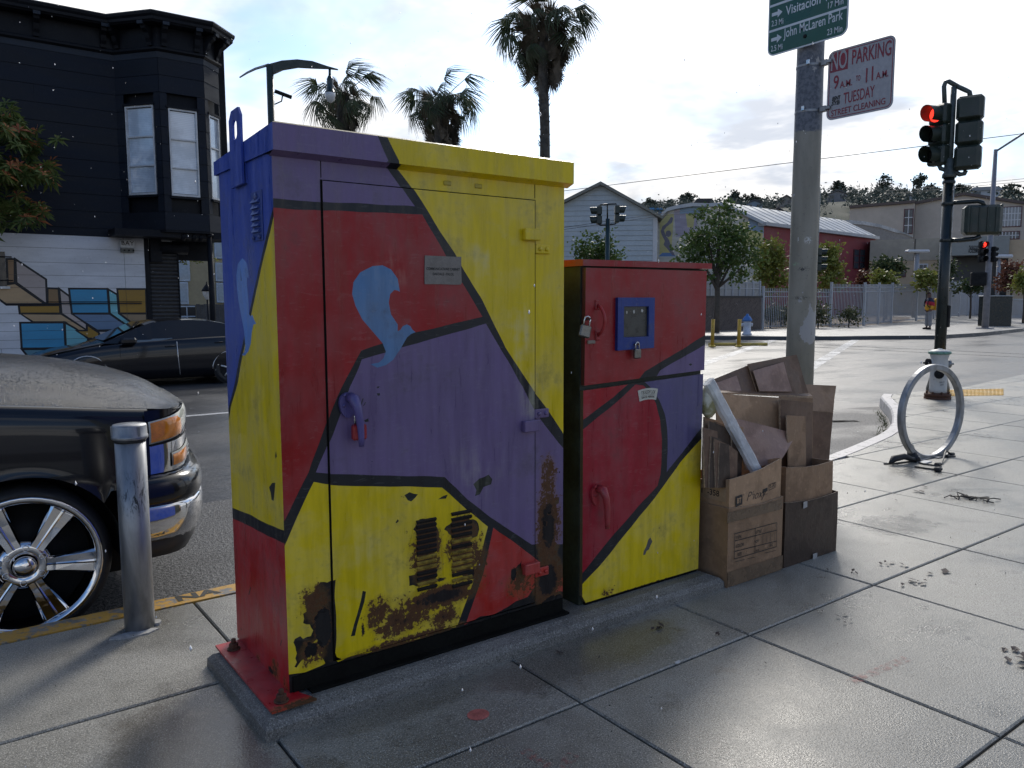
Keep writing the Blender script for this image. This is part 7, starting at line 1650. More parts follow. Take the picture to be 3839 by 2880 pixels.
# --- blue and white hydrant, yellow posts
h2 = gz(Z3(590, 1018)); hh2 = thing('fire_hydrant', 'white fire hydrant with a blue top on the far kerb by the brick wall', 'fire hydrant', h2)
m = MB(); m.lathe([(.20, 0), (.20, .05), (.155, .08), (.145, .50), (.16, .56)], (0, 0, 0), 16); m.build('barrel', pm('hydrant_plain_white', (.50, .53, .58), .5), hh2)
m = MB(); m.lathe([(.20, .56), (.20, .62), (.13, .74), (.06, .80), (.05, .86), (0, .87)], (0, 0, 0), 16); m.build('bonnet', pm('hydrant_blue', (.06, .17, .42), .5), hh2)
for s in (-1, 1): m = MB(); m.tube([rd*s*.1+Vector((0, 0, .42)), rd*s*.22+Vector((0, 0, .42))], .07, 10); m.build('outlet', pm('hydrant_plain_white', (.5, .53, .58)), hh2)
for i, (x, y, lab) in enumerate(((110, 1180, 'yellow tubular post in the road, left one of the pair'), (475, 1180, 'yellow tubular post in the road, right one beside the blue topped hydrant'))):
    p = gz(Z3(x, y), RZ); zt_ = (gd(Z3(x+20, 800), math.hypot(p.x, p.y))).z; o = thing('marker_post', lab, 'post', p, 0, 'yellow posts in the road'); m = MB(); m.tube([(0, 0, 0), (.02, 0, zt_-RZ)], .06, 10); m.build('tube', pm('post_yellow', (.50, .30, .035), .5, var=.25), o); m = MB(); m.lathe([(.13, 0), (.11, .04), (.07, .06)], (0, 0, 0), 12); m.build('base', M_yellowp, o)
mk = MB()
for s0, s1 in ((60, 440), (480, 870)): a, b = gz(Z3(s0, 1168), RZ), gz(Z3(s1, 1166), RZ); mk.tube([a+Vector((0, 0, .05)), b+Vector((0, 0, .05))], .06, 6)
tag(mk.build('lane_separator', pm('separator_yellow', (.45, .34, .08), .6, var=.4, sc=4)), 'low yellow lane separator strips on the road at the yellow posts', 'lane separator')
# --- grey signal and lamp pole, green cabinet at the right
p2 = gz((3693, 1233)); P2D = math.hypot(p2.x, p2.y); lp = thing('lamp_pole', 'grey steel street lamp pole with signal heads on the far corner', 'lamp post', p2)
def at2(p, dD=0): q = gd(p, P2D+dD); return q-p2
m = MB(); m.tube([(0, 0, 0), (0, 0, 3), (0, 0, at2((3741, 560)).z)], [.16, .14, .09], 12); m.build('shaft', pm('pole_grey', (.22, .22, .24), .5), lp)
zt2 = at2((3741, 560)).z; m = MB(); m.tube([Vector((0, 0, zt2-.1)), at2(RS(2210, 1062)), at2(RS(2420, 950))], .05, 8); m.build('arm', pm('pole_grey', (.22, .22, .24)), lp)
m = MB(); m.bbox(-.3, .3, -.3, .3, 0, .06, .01); m.build('foot_plate', pm('pole_grey', (.2, .2, .2)), lp)
hd = lambda y0, y1: (at2(RT(1880, y0))-at2(RT(1880, y1))).z
sighead('traffic_light', 'far traffic light showing red on the grey lamp pole', p2+at2(RT(1880, 732), -.3), -fd, hd(648, 818), 0, mat=M_under)
sighead('traffic_light', 'far traffic light on the right of the grey lamp pole', p2+at2(RT(1968, 752), -.1), rd*.9+fd*.3, hd(690, 812), None, mat=M_under)
q = at2(RT(1845, 950), -.3); o = thing('pedestrian_signal', 'small dark pedestrian signal low on the grey lamp pole', 'pedestrian signal', p2+q); m = MB(); m.bbox(-.35, .35, -.15, .15, -.33, .33, .05, M=Mx); m.build('housing', M_under, o)
m = MB(); m.tube([(0, 0, .02), tuple(-Vector((q.x, q.y, 0))*1.0+Vector((0, 0, .35)))], .04, 6); m.build('bracket_arm', M_pipe, o)
ca, cb = gz(Z4(1560, 1170)), gz(Z4(1768, 1162)); ch_ = gd(Z4(1680, 690), math.hypot(ca.x, ca.y)).z; uc = thing('utility_cabinet', 'dark green utility cabinet behind the grey lamp pole', 'cabinet', (ca+cb)/2)
m = MB(); wdt = (cb-ca).length; m.bbox(-wdt/2, wdt/2, -.25, .45, 0, ch_, .03, M=Matrix(((rd.x, fd.x, 0, 0), (rd.y, fd.y, 0, 0), (0, 0, 1, 0), (0, 0, 0, 1)))); m.build('housing', M_dgr, uc)
m = MB(); m.bbox(-wdt/2-.03, wdt/2+.03, -.28, .48, ch_+.002, ch_+.06, .02, M=Matrix(((rd.x, fd.x, 0, 0), (rd.y, fd.y, 0, 0), (0, 0, 1, 0), (0, 0, 0, 1)))); m.build('lid', pm('cabinet_lid_pale', (.35, .36, .35), .4), uc)
# low barrier at right edge
ba, bb_ = gz(Z4(1790, 1080), .02), gz(Z4(2300, 1055), .02); br_ = thing('barrier', 'low pale metal barrier at the right edge beside the green cabinet', 'barrier', ba); hz_ = 1.45
m = MB(); m.tube([ba+Vector((0, 0, hz_)), bb_+Vector((0, 0, hz_))], .04, 6); fput(m, 'rail', M_fen, br_); m = MB(); m.tube([ba+Vector((0, 0, .12)), bb_+Vector((0, 0, .12))], .03, 6); fput(m, 'rail', M_fen, br_)
m = MB(); L_ = (bb_-ba).length; nn_ = int(L_/.16)
for j in range(nn_+1): c = ba.lerp(bb_, j/nn_); m.box(c.x-.014, c.x+.014, c.y-.014, c.y+.014, c.z, c.z+hz_)
tag(fput(m, 'bar', M_fen, br_), kind='stuff')
# yard lamps
M_lpole = pm('yard_pole_grey', (.30, .30, .31), .5)
for (x, y0_, y1_, D, lab) in ((1358, 735, 1000, 62, 'yard lamp with flat head behind the fence, left of the signal pole'), (2012, 775, 990, 60, 'yard lamp with flat head behind the fence, right of the grey pole')):
    q = gd(RT(x, y0_), D); o = thing('yard_lamp', lab, 'lamp post', (q.x, q.y, 0), 0, 'yard lamps'); m = MB(); m.tube([(0, 0, 0), (0, 0, q.z)], .16 if x < 1500 else .12, 10); m.build('shaft', M_lpole, o)
    m = MB(); m.bbox(-.75, .75, -.3, .3, q.z-.06, q.z+.16, .07, M=Matrix(((rd.x, fd.x, 0, 0), (rd.y, fd.y, 0, 0), (0, 0, 1, 0), (0, 0, 0, 1)))); m.build('head', M_wht, o)
# paired signals behind the lower cabinet, one beside the beige pole
D3 = 30; q = gd(RC(490, 990), D3); s3 = thing('signal_pole', 'dark signal pole with two heads in front of the clapboard hall', 'signal pole', (q.x, q.y, RZ)); o3_ = Vector((q.x, q.y, RZ))
def at3(p): return gd(p, D3)-o3_
z6 = at3(RC(490, 610)).z; m = MB(); m.tube([(0, 0, 0), (0, 0, z6)], .085, 10); m.build('shaft', pm('pole_dark_teal', (.010, .035, .04), .5), s3)
for P_ in ([(490, 620), (490, 465)], [(412, 480), (415, 465), (490, 460)], [(490, 460), (580, 455), (585, 475)], [(400, 668), (420, 678), (490, 672)], [(490, 672), (570, 664), (584, 650)]): m = MB(); m.tube([at3(RC(*p)) for p in P_], .03, 6); m.build('pipe_arm', M_dgr, s3)
sighead('traffic_light', 'traffic light facing left on the pole by the clapboard hall', o3_+at3(RC(395, 575)), -rd, (at3(RC(390, 480))-at3(RC(390, 672))).z, None, nsec=2)
sighead('traffic_light', 'traffic light facing right on the pole by the clapboard hall', o3_+at3(RC(598, 562)), rd, (at3(RC(390, 470))-at3(RC(390, 652))).z, None, nsec=2)
q = gd(RT(585, 795), 34); s4 = thing('signal_pole', 'signal pole standing behind the beige street pole', 'signal pole', gd(RT(548, 900), 34)*1.0); s4.location.z = RZ; m = MB(); m.tube([(0, 0, 0), (0, 0, 6.0)], .08, 8); m.build('shaft', M_dgr, s4)
sighead('traffic_light', 'traffic light peeking out behind the beige street pole', q, rd*.95-fd*.3, 1.05*(gd(RT(585, 708), 34)-gd(RT(585, 882), 34)).z, None)
# overhead wires
M_wire = pm('wire_dark', (.035, .035, .04), .6)
for k, (P_, D_a, D_b, r_, lab) in enumerate((([RC(-800, 425), RS(2500, 1030)], 46, 40, .016, 'long overhead tram wire crossing above the hall and signals'), ([RC(-200, 735), RC(1000, 560), RC(1560, 505)], 52, 60, .014, 'upper thin wire in front of the clapboard hall'), ([RC(-200, 755), RC(1000, 585), RC(1560, 530)], 52, 60, .014, 'lower thin wire in front of the clapboard hall'), ([RT(1100, 250), RT(1720, 196), RT(2400, 132)], 70, 60, .014, 'upper thin wire before the hill at the right'), ([RT(1100, 275), RT(1720, 218), RT(2400, 155)], 70, 60, .014, 'lower thin wire before the hill at the right'))):
    pts = [gd(p, D_a+(D_b-D_a)*i/(len(P_)-1)) for i, p in enumerate(P_)]; m = MB(); m.tube(pts, r_, 5); tag(m.build('overhead_wire', M_wire), lab, 'wire', 'overhead wires')
# arched street lamp with camera, above the tall cabinet
R8_ = lambda x, y: (850+x/1.58, y/1.58); D5 = 24; q = gd(R8_(265, 700), D5); sl_ = thing('street_lamp', 'dark street lamp with arched arm and hanging globe above the tall cabinet', 'street lamp', (q.x, q.y, 0)); o5 = Vector((q.x, q.y, 0))
def at5(x, y): return gd(R8_(x, y), D5)-o5
M_lampg = pm('lamp_green', (.022, .032, .026), .45); m = MB(); m.tube([(0, 0, 0), (0, 0, at5(262, 385).z)], [.12, .10], 12); m.build('shaft', M_lampg, sl_)
m = MB(); up_ = [(245, 385), (330, 362), (420, 355), (510, 365), (600, 395), (660, 412)]; dn_ = [(655, 414), (600, 408), (510, 405), (420, 400), (330, 415), (275, 440)]
pp_ = [at5(*p) for p in up_]+[at5(*p) for p in dn_]; f_ = [p-fd*.06 for p in pp_]; b_ = [p+fd*.06 for p in pp_]; n_ = len(pp_)
for i in range(5): m.face([f_[i], f_[n_-1-i], f_[n_-2-i], f_[i+1]]); m.face([b_[i], b_[i+1], b_[n_-2-i], b_[n_-1-i]])
for i in range(n_): j = (i+1) % n_; m.face([f_[i], f_[j], b_[j], b_[i]])
m.build('arch', M_lampg, sl_)
m = MB(); m.tube([at5(250, 384), at5(170, 408), at5(120, 432), at5(76, 460)], [.04, .035, .03, .02], 6); m.build('tail', M_galv, sl_)
c_ = at5(610, 450); r_ = (at5(645, 520)-at5(580, 520)).length/2; zA, zB = at5(610, 550).z, at5(610, 612).z
m = MB(); m.tube([at5(610, 405), c_], .035, 6); m.lathe([(.05, c_.z), (.09, c_.z-.1), (r_*.55, c_.z-.16), (r_*.6, c_.z-.32), (r_*.9, c_.z-.5), (r_, zA+.02)], (c_.x, c_.y, 0), 16); m.build('lamp_hood', pm('hood_teal', (.010, .030, .034), .4), sl_)
m = MB(); m.lathe([(r_*.95, zA+.02), (r_*.92, zA-.1), (r_*.6, zB+.06), (0, zB)], (c_.x, c_.y, 0), 16); m.build('globe', pm('globe_white', (.62, .62, .60), .25), sl_)
cm = MB(); a, b = at5(285, 540), at5(385, 578); cm.tube([a, b], .055, 8); cm.tube([at5(330, 570), at5(325, 600), at5(285, 618)], .02, 6); cm.build('camera', M_under, sl_)
# ------------------------------------------------------------------ person waiting on the far pavement
PP = gz((3480, 1235)); PP.z = 0
def skin(name, verts, edges, mat, parent, sub=2):
    """verts: (x,y,z,r) in the figure's own frame; x right of the viewer, y away"""
    me = bpy.data.meshes.new(name); me.from_pydata([v[:3] for v in verts], edges, []); o = link(name, me, parent); me.materials.append(mat)
    o.modifiers.new('skin', 'SKIN'); 
    for d, v in zip(me.skin_vertices[0].data, verts): r_ = v[3] if isinstance(v[3], tuple) else (v[3], v[3]); d.radius = r_
    me.skin_vertices[0].data[0].use_root = True
    s = o.modifiers.new('sub', 'SUBSURF'); s.levels = sub; s.render_levels = sub; me.polygons.foreach_set('use_smooth', [True]*len(me.polygons)); return o
ps_ = thing('person', 'person in navy, red and yellow jacket with pale trousers waiting on the far pavement', 'person', PP)
ps_.rotation_euler = (0, 0, math.atan2(rd.y, rd.x))
M_skin = pm('skin_brown', (.14, .075, .05), .6); M_navy = pm('jacket_navy', (.012, .018, .06), .7); M_jred = pm('jacket_red', (.42, .015, .03), .7); M_jyel = pm('jacket_yellow', (.66, .34, .015), .7); M_trou = pm('trousers_pale', (.24, .24, .25), .8); M_hat = pm('cap_brown', (.05, .025, .02), .8)
# facing left: x- is forward
bv = [(0, 0, .98, .13), (0, 0, 1.15, .13), (.01, 0, 1.38, .14), (0, 0, 1.50, .06), (-.02, 0, 1.58, .085), (-.03, 0, 1.68, .095), (-.02, 0, 1.76, .07), (0, -.18, 1.42, .06), (.03, -.24, 1.16, .05), (-.06, -.22, .93, .04), (-.08, -.21, .86, .045), (0, .18, 1.42, .06), (.03, .24, 1.16, .05), (-.06, .22, .93, .04), (-.08, .21, .86, .045), (0, -.10, .90, .09), (-.01, -.11, .50, .065), (.02, -.11, .10, .045), (-.12, -.12, .04, .04), (0, .10, .90, .09), (-.03, .11, .50, .065), (-.02, .12, .10, .045), (-.16, .13, .04, .04)]
be = [(0, 1), (1, 2), (2, 3), (3, 4), (4, 5), (5, 6), (2, 7), (7, 8), (8, 9), (9, 10), (2, 11), (11, 12), (12, 13), (13, 14), (0, 15), (15, 16), (16, 17), (17, 18), (0, 19), (19, 20), (20, 21), (21, 22)]
skin('body', bv, be, M_skin, ps_)
def jacket_mat():
    t = NT('jacket_blocks'); P = t.n('ShaderNodeTexCoord').outputs['Object']; sp = t.n('ShaderNodeSeparateXYZ'); t.L.new(P, sp.inputs[0]); z = t.math('ADD', sp.outputs[2], t.math('MULTIPLY', sp.outputs[0], .35)); n = t.noise(9, 3, .5, P)
    c = t.mix(t.ramp(z, 1.13, 1.14), (.60, .30, .015), t.mix(t.ramp(z, 1.31, 1.32), (.42, .012, .03), (.012, .016, .055))); t.set(color=t.mix(t.math('MULTIPLY', t.ramp(n, .5, .65), .3), c, (.05, .02, .02)), rough=.7); return t.mat
skin('jacket', [(0, 0, .86, (.21, .19)), (0, 0, 1.10, (.21, .18)), (.01, 0, 1.36, (.20, .17)), (0, 0, 1.49, .085), (0, -.21, 1.40, .095), (.04, -.28, 1.15, .088), (-.05, -.26, .96, .065), (0, .21, 1.40, .095), (.04, .28, 1.15, .088), (-.05, .26, .96, .065)], [(0, 1), (1, 2), (2, 3), (2, 4), (4, 5), (5, 6), (2, 7), (7, 8), (8, 9)], jacket_mat(), ps_)
skin('trousers', [(0, 0, .93, .15), (0, -.10, .82, .115), (-.01, -.11, .48, .10), (.02, -.11, .12, .085), (0, .10, .82, .115), (-.03, .11, .48, .10), (-.02, .12, .12, .085)], [(0, 1), (1, 2), (2, 3), (0, 4), (4, 5), (5, 6)], M_trou, ps_)
for (y, x) in ((-.11, .02), (.12, -.02)): skin('shoe', [(x+.06, y, .055, .055), (x-.06, y, .05, .058), (x-.20, y, .04, .045)], [(0, 1), (1, 2)], M_under, ps_)
skin('cap', [(-.02, 0, 1.79, .095), (-.04, 0, 1.74, .115), (-.15, 0, 1.735, (.03, .07))], [(0, 1), (1, 2)], M_hat, ps_)
skin('collar', [(0, 0, 1.47, .105), (-.01, 0, 1.55, .095)], [(0, 1)], M_navy, ps_)
for s in (-1, 1): m = MB(); m.lathe([(.012, -.02), (.02, 0), (.012, .02)], (-.02, s*.093, 1.655), 8); m.build('ear', M_skin, ps_)
m = MB(); m.mesh([(-.115, -.012, 1.655), (-.115, .012, 1.655), (-.145, 0, 1.645), (-.118, 0, 1.70)], [(0, 2, 1), (0, 3, 2), (1, 2, 3)]); m.build('nose', M_skin, ps_)
for s in (-1, 1): m = MB(); m.lathe([(0, -.008), (.010, 0), (0, .008)], (-.112, s*.03, 1.685), 8); m.build('eye', M_under, ps_)
bpk = thing('backpack', 'large yellow backpack worn by the person in the yellow jacket', 'backpack', PP+Vector((0, 0, .9))); bpk.rotation_euler = ps_.rotation_euler
m = MB(); m.bbox(.17, .46, -.20, .20, .02, .60, .09); m.build('pack', M_jyel, bpk)
for s in (-1, 1): m = MB(); m.tube([(.17, s*.12, .56), (.0, s*.14, .60), (-.16, s*.15, .46), (-.18, s*.16, .25), (.10, s*.17, .06)], .025, 6); m.build('strap', M_under, bpk)
m = MB(); m.bbox(.44, .52, -.15, .15, .06, .30, .03); m.build('pocket', M_jyel, bpk)
# ------------------------------------------------------------------ vegetation
def leaf_mat(name, c1, c2, c3=None, trans=.25):
    """leaf colour varies from clump to clump; thin enough to let light through"""
    t = NT(name); P = t.pos(); a = t.noise(2.3, 4, .6, P); b = t.noise(14, 2, .5, P)
    c = t.mix(t.ramp(a, .36, .64), c1, c2)
    if c3: c = t.mix(t.ramp(b, .55, .66), c, c3)
    c = t.mix(t.math('MULTIPLY', t.ramp(b, .3, .7), .35), c, tuple(x*.55 for x in c1))
    t.set(color=c, rough=.5, spec=.22 if trans else .05)
    if trans:
        tr = t.n('ShaderNodeBsdfTranslucent'); t.put(c, tr.inputs[0]); mx = t.n('ShaderNodeMixShader'); mx.inputs[0].default_value = trans
        t.L.new(t.p.outputs[0], mx.inputs[1]); t.L.new(tr.outputs[0], mx.inputs[2]); t.L.new(mx.outputs[0], t.out.inputs[0])
    return t.mat
M_bark = pm('bark_grey', (.075, .062, .05), .85, var=.4, sc=9, bump=.6, bsc=30)
def leaves(mb, rnd, ells, n, size, clump=.35, droop=.0):
    """leaf-sized blades spread through the crown's volume in uneven clumps"""
    vol = [e[3]*e[4]*e[5] for e in ells]; tot = sum(vol); cl = []
    for e, v in zip(ells, vol):
        for k in range(max(3, int(n*v/tot/26))):
            d = Vector((rnd.gauss(0, 1), rnd.gauss(0, 1), rnd.gauss(0, 1))).normalized(); r_ = rnd.random()**.38
            cl.append(Vector((e[0]+d.x*e[3]*r_, e[1]+d.y*e[4]*r_, e[2]+d.z*e[5]*r_)))
    for c in cl:
        s_ = clump*rnd.uniform(.6, 1.3); k = int(26*rnd.uniform(.6, 1.4))
        for _ in range(k):
            p = c+Vector((rnd.gauss(0, s_*.5), rnd.gauss(0, s_*.5), rnd.gauss(0, s_*.42))); L_ = size*rnd.uniform(.7, 1.4)
            a = Vector((rnd.gauss(0, 1), rnd.gauss(0, 1), rnd.gauss(0, .7)-droop)).normalized(); b = a.cross(Vector((rnd.gauss(0, 1), rnd.gauss(0, 1), rnd.gauss(0, 1)))).normalized(); w_ = L_*.32
            mb.face([p, p+a*L_*.5+b*w_, p+a*L_, p+a*L_*.5-b*w_])
def tree(name, label, base, crown, n, size, mat, tr=.12, group=None, clump=.35, seed=0, forks=5, th=None, cat='tree'):
    rnd = random.Random(seed); o = thing(name, label, cat, base, 0, group); base = Vector(base)
    cx = sum(e[0] for e in crown)/len(crown); cy = sum(e[1] for e in crown)/len(crown); zlo = min(e[2]-e[5] for e in crown); zhi = max(e[2]+e[5]*.6 for e in crown)
    th = th if th is not None else max(.2, zlo*.95)
    m = MB(); m.tube([(0, 0, -.05), (tr*.3, 0, th*.5), (cx*.4, cy*.4, th), (cx*.8, cy*.8, (th+zhi)/2), (cx, cy, zhi)], [tr, tr*.85, tr*.75, tr*.45, tr*.12], 9); tk = m.build('trunk', M_bark, o)
    for k in range(forks):
        e = crown[k % len(crown)]; a = 2*pi*k/forks+rnd.random(); s = Vector((cx*.4, cy*.4, th*rnd.uniform(.85, 1.05))); q = Vector((e[0]+cos(a)*e[3]*.62, e[1]+sin(a)*e[4]*.62, e[2]+e[5]*rnd.uniform(-.1, .5)))
        m = MB(); m.tube([s, s.lerp(q, .45)+Vector((0, 0, -.06*e[5])), q], [tr*.5, tr*.32, tr*.08], 6); m.build('limb', M_bark, tk)
    m = MB(); leaves(m, rnd, crown, n, size, clump); m.build('crown', mat, o); return o
def crownF(pts, D, base, dep=.8):
    """ellipsoids surveyed from the photograph: (px,py,rx_px,rz_px) at distance D, relative to base"""
    out = []
    for (px, py, rx, rz_) in pts:
        q = gd((px, py), D); k = D*.98/FPX; out.append((q.x-base[0], q.y-base[1], q.z-base[2], rx*k, rx*k*dep, rz_*k))
    return out
M_lf1 = leaf_mat('street_tree_leaf', (.045, .085, .024), (.11, .17, .042), (.17, .20, .06)); M_lf2 = leaf_mat('yellow_green_leaf', (.14, .18, .035), (.28, .30, .065), (.30, .19, .08)); M_lf3 = leaf_mat('dark_shrub_leaf', (.035, .058, .024), (.09, .115, .045)); M_lf4 = leaf_mat('reddish_leaf', (.13, .05, .035), (.22, .10, .06)); M_lf5 = leaf_mat('grey_green_leaf', (.06, .075, .035), (.14, .15, .08)); M_hill = leaf_mat('hill_tree_leaf', (.050, .062, .048), (.095, .112, .080), trans=0.0); M_hill2 = leaf_mat('hill_tree_leaf_pale', (.060, .070, .050), (.11, .12, .085), trans=0.0)  # hill leaf colours are lightened in place of distance haze
b = gz(Z3(165, 985)); b.z = 0; D_ = math.hypot(b.x, b.y)
tree('street_tree', 'leafy green street tree in front of the brick wall', b, crownF([(2690, 900, 150, 95), (2600, 930, 95, 65), (2780, 930, 95, 70), (2690, 820, 90, 70), (2640, 1000, 110, 45), (2760, 1010, 100, 45)], D_, b), 5200, .16, M_lf1, .15, seed=1, forks=8, th=2.2)
b = gd((2240, 1130), 40); b.z = 0
tree('street_tree', 'small light green tree behind the lower cabinet before the clapboard hall', b, crownF([(2245, 960, 90, 75), (2210, 930, 55, 50), (2270, 915, 40, 55), (2300, 990, 50, 50)], 40, b), 2600, .16, M_lf2 if False else M_lf1, .09, seed=2)
def yard(px, pxr, ytop, ybot, D, mat, lab, seed, n=1800, size=.2, nm='yard_tree', grp='trees and shrubs behind the school fence', cat='tree', tr=.07):
    b = gd((px, 1130), D); b.z = 0; h = (ybot-ytop)/2; cy = (ytop+ybot)/2; rnd = random.Random(seed)
    cr = [(px+rnd.uniform(-.3, .3)*pxr, cy+rnd.uniform(-.35, .3)*h, pxr*rnd.uniform(.55, .8), h*rnd.uniform(.5, .75)) for _ in range(3)]+[(px, cy+h*.25, pxr*.9, h*.6), (px-pxr*.35, cy+h*.75, pxr*.7, h*.45), (px+pxr*.4, cy+h*.8, pxr*.65, h*.4)]
    tree(nm, lab, b, crownF(cr, D, b), n, size, mat, tr, grp, seed=seed, forks=4, cat=cat)
yard(2895, 78, 885, 1085, 52, M_lf2, 'yellow green tree left of the beige pole behind the fence', 3, 3400)
yard(3105, 75, 895, 1080, 52, M_lf2, 'yellow green tree right of the beige pole behind the fence', 4, 3000)
yard(3325, 66, 950, 1030, 58, M_lf3, 'flat topped dark tree before the low tan school wing', 5, 1800)
yard(3315, 50, 1000, 1078, 54, M_lf2, 'bright green shrub below the flat topped dark tree', 6, 1200, nm='shrub', cat='shrub')
yard(3475, 45, 1012, 1075, 55, M_lf2, 'bright green shrub beside the small white window', 7, 1200, nm='shrub', cat='shrub')
yard(3545, 38, 950, 1070, 58, M_lf3, 'dark thin tree left of the dark green signal pole', 8, 900)
yard(3240, 24, 1010, 1075, 56, M_lf4, 'thin reddish shrub at the corner of the red gymnasium', 9, 500, nm='shrub', cat='shrub')
yard(3790, 48, 975, 1080, 58, M_lf4, 'reddish shrub at the far right behind the fence', 10, 1400, nm='shrub', cat='shrub')
yard(3840, 40, 1000, 1085, 55, M_lf2, 'green shrub cut by the right edge of the view', 11, 900, nm='shrub', cat='shrub')
yard(3640, 60, 1050, 1090, 60, M_lf3, 'low dark hedge behind the fence at the school entrance', 12, 900, nm='shrub', cat='shrub')
for i, (px, r_, yt, yb) in enumerate(((2890, 34, 1145, 1200), (2930, 32, 1140, 1205), (3070, 36, 1135, 1205), (3185, 40, 1140, 1205), (2970, 28, 1145, 1205))):
    yard(px, r_, yt, yb, 43+(i % 2)*2, M_lf5, ['grey green round shrub nearest the brick wall', 'grey green round shrub just left of the beige pole', 'grey green round shrub just right of the beige pole', 'grey green round shrub in the middle of the fence', 'grey green round shrub behind the beige pole'][i], 20+i, 700, .13, 'shrub', 'low shrubs inside the fence', 'shrub', .04)
# flowering vine over the porch
b = gd(ZM(1780, 330), 19.5); v = thing('flowering_vine', 'vine with white flowers below the bay beside the shutter', 'plant', b); m = MB(); rnd = random.Random(4)
leaves(m, rnd, [(-.18, 0, 0, .28, .1, .12), (.25, 0, -.03, .25, .1, .07), (-.42, .05, -.35, .06, .06, .3)], 500, .05, .10); m.build('foliage', M_lf2, v)
m = MB(); m.tube([(-.5, .05, -.6), (-.42, .03, -.2), (-.1, 0, .02), (.5, 0, -.08)], .008, 5); m.build('stem', M_bark, v)
# red-tipped broadleaf tree at the left edge, rosettes of long leaves
TB = gd((-420, 1300), 16.9); TB.z = 0
rt = thing('red_tipped_tree', 'broadleaf tree with red young leaves reaching in at the left edge', 'tree', TB); rnd = random.Random(9)
M_lg = leaf_mat('long_leaf_green', (.065, .11, .032), (.16, .20, .05), (.25, .22, .08), .3); M_lr = leaf_mat('young_leaf_red', (.38, .13, .06), (.52, .24, .09), (.45, .08, .08), .35)
ctrs = []
for (px, py, rx, rz_, n) in ((55, 500, 110, 105, 46), (60, 660, 125, 75, 34), (140, 640, 60, 55, 12), (70, 800, 125, 65, 34), (-120, 520, 150, 160, 40), (-140, 760, 160, 120, 34), (-330, 600, 180, 250, 60), (-550, 650, 170, 240, 40)):
    for _ in range(n):
        u, v_, w_ = rnd.gauss(0, .45), rnd.gauss(0, .45), rnd.gauss(0, .5); ctrs.append(gd((px+u*rx, py+v_*rz_), 16.9+w_*.9)-TB)
mg, mr_ = MB(), MB()
for c in ctrs:
    red = rnd.random() < .42; ax = Vector((rnd.gauss(0, .5), rnd.gauss(0, .5), .9)).normalized(); e1 = ax.orthogonal().normalized(); e2 = ax.cross(e1)
    for k in range(17):
        a = k*2.4; tilt = -.55+1.3*k/17; L_ = rnd.uniform(.15, .25)*(1.0 if k < 11 else .7); d = (e1*cos(a)+e2*sin(a))*cos(tilt)+ax*sin(tilt); sdv = d.cross(ax).normalized()*L_*.14; q = c+d*L_*.55; t_ = c+d*L_-Vector((0, 0, L_*.22))
        (mr_ if red and k > 9 else mg).face([c, q+sdv, t_, q-sdv])
mg.build('crown', M_lg, rt); mr_.build('young_leaves', M_lr, rt)
m = MB(); m.tube([(0, 0, -.1), (.05, 0, 1.5), (.1, .1, 3.0), (.2, .1, 4.6)], [.13, .11, .09, .04], 9); tk = m.build('trunk', M_bark, rt)
for (px, py) in ((60, 560), (80, 690), (60, 830), (-150, 500)): q = gd((px, py), 16.9)-TB; m = MB(); m.tube([(.08, .05, max(1.6, q.z-1.2)), q*.55+Vector((0, 0, q.z*.42)), q], [.05, .03, .012], 6); m.build('limb', M_bark, tk)
# ------------------------------------------------------------------ fan palms
M_palm = leaf_mat('palm_green', (.040, .062, .030), (.085, .11, .052), (.12, .11, .07), .2); M_pdead = leaf_mat('palm_dead', (.075, .060, .042), (.14, .115, .085), None, .1); M_ptr = pm('palm_trunk', (.085, .075, .062), .9, var=.5, sc=8, bump=1.0, bsc=14)
def frond_mesh(seed, dead):
    rnd = random.Random(seed); m = MB(); pl_ = 1.15 if not dead else .5; Rb = .85 if not dead else .95
    m.tube([(0, 0, 0), (pl_*.5, 0, .03), (pl_, 0, 0)], [.022, .016, .012], 4, sm=False)
    nb = 22 if not dead else 16
    for k in range(nb):
        a = (-1.45+2.9*k/(nb-1))*(1 if not dead else .45); L_ = Rb*(1-.18*abs(a)/1.45)*rnd.uniform(.85, 1.1); d = Vector((cos(a), sin(a), 0)); s_ = Vector((-sin(a), cos(a), 0))*.024; o = Vector((pl_-.03, 0, 0)); pts = []
        for t in (0, .45, .75, 1.0):
            z = -.10*abs(sin(a))*t-(1.25 if not dead else .25)*max(0, t-.35)**1.5*rnd.uniform(.8, 1.5)+.06*t; pts.append(o+d*L_*t*(1-.12*max(0, t-.5))+Vector((0, 0, z)))
        for i, (w0, w1) in enumerate(((.35, 1), (1, .8), (.8, .1))): m.face([pts[i]-s_*w0, pts[i]+s_*w0, pts[i+1]+s_*w1, pts[i+1]-s_*w1])
    o = m.build('frond', M_pdead if dead else M_palm); me = o.data; bpy.data.objects.remove(o); return me
FRG = [frond_mesh(i, False) for i in range(4)]; FRD = [frond_mesh(10+i, True) for i in range(3)]
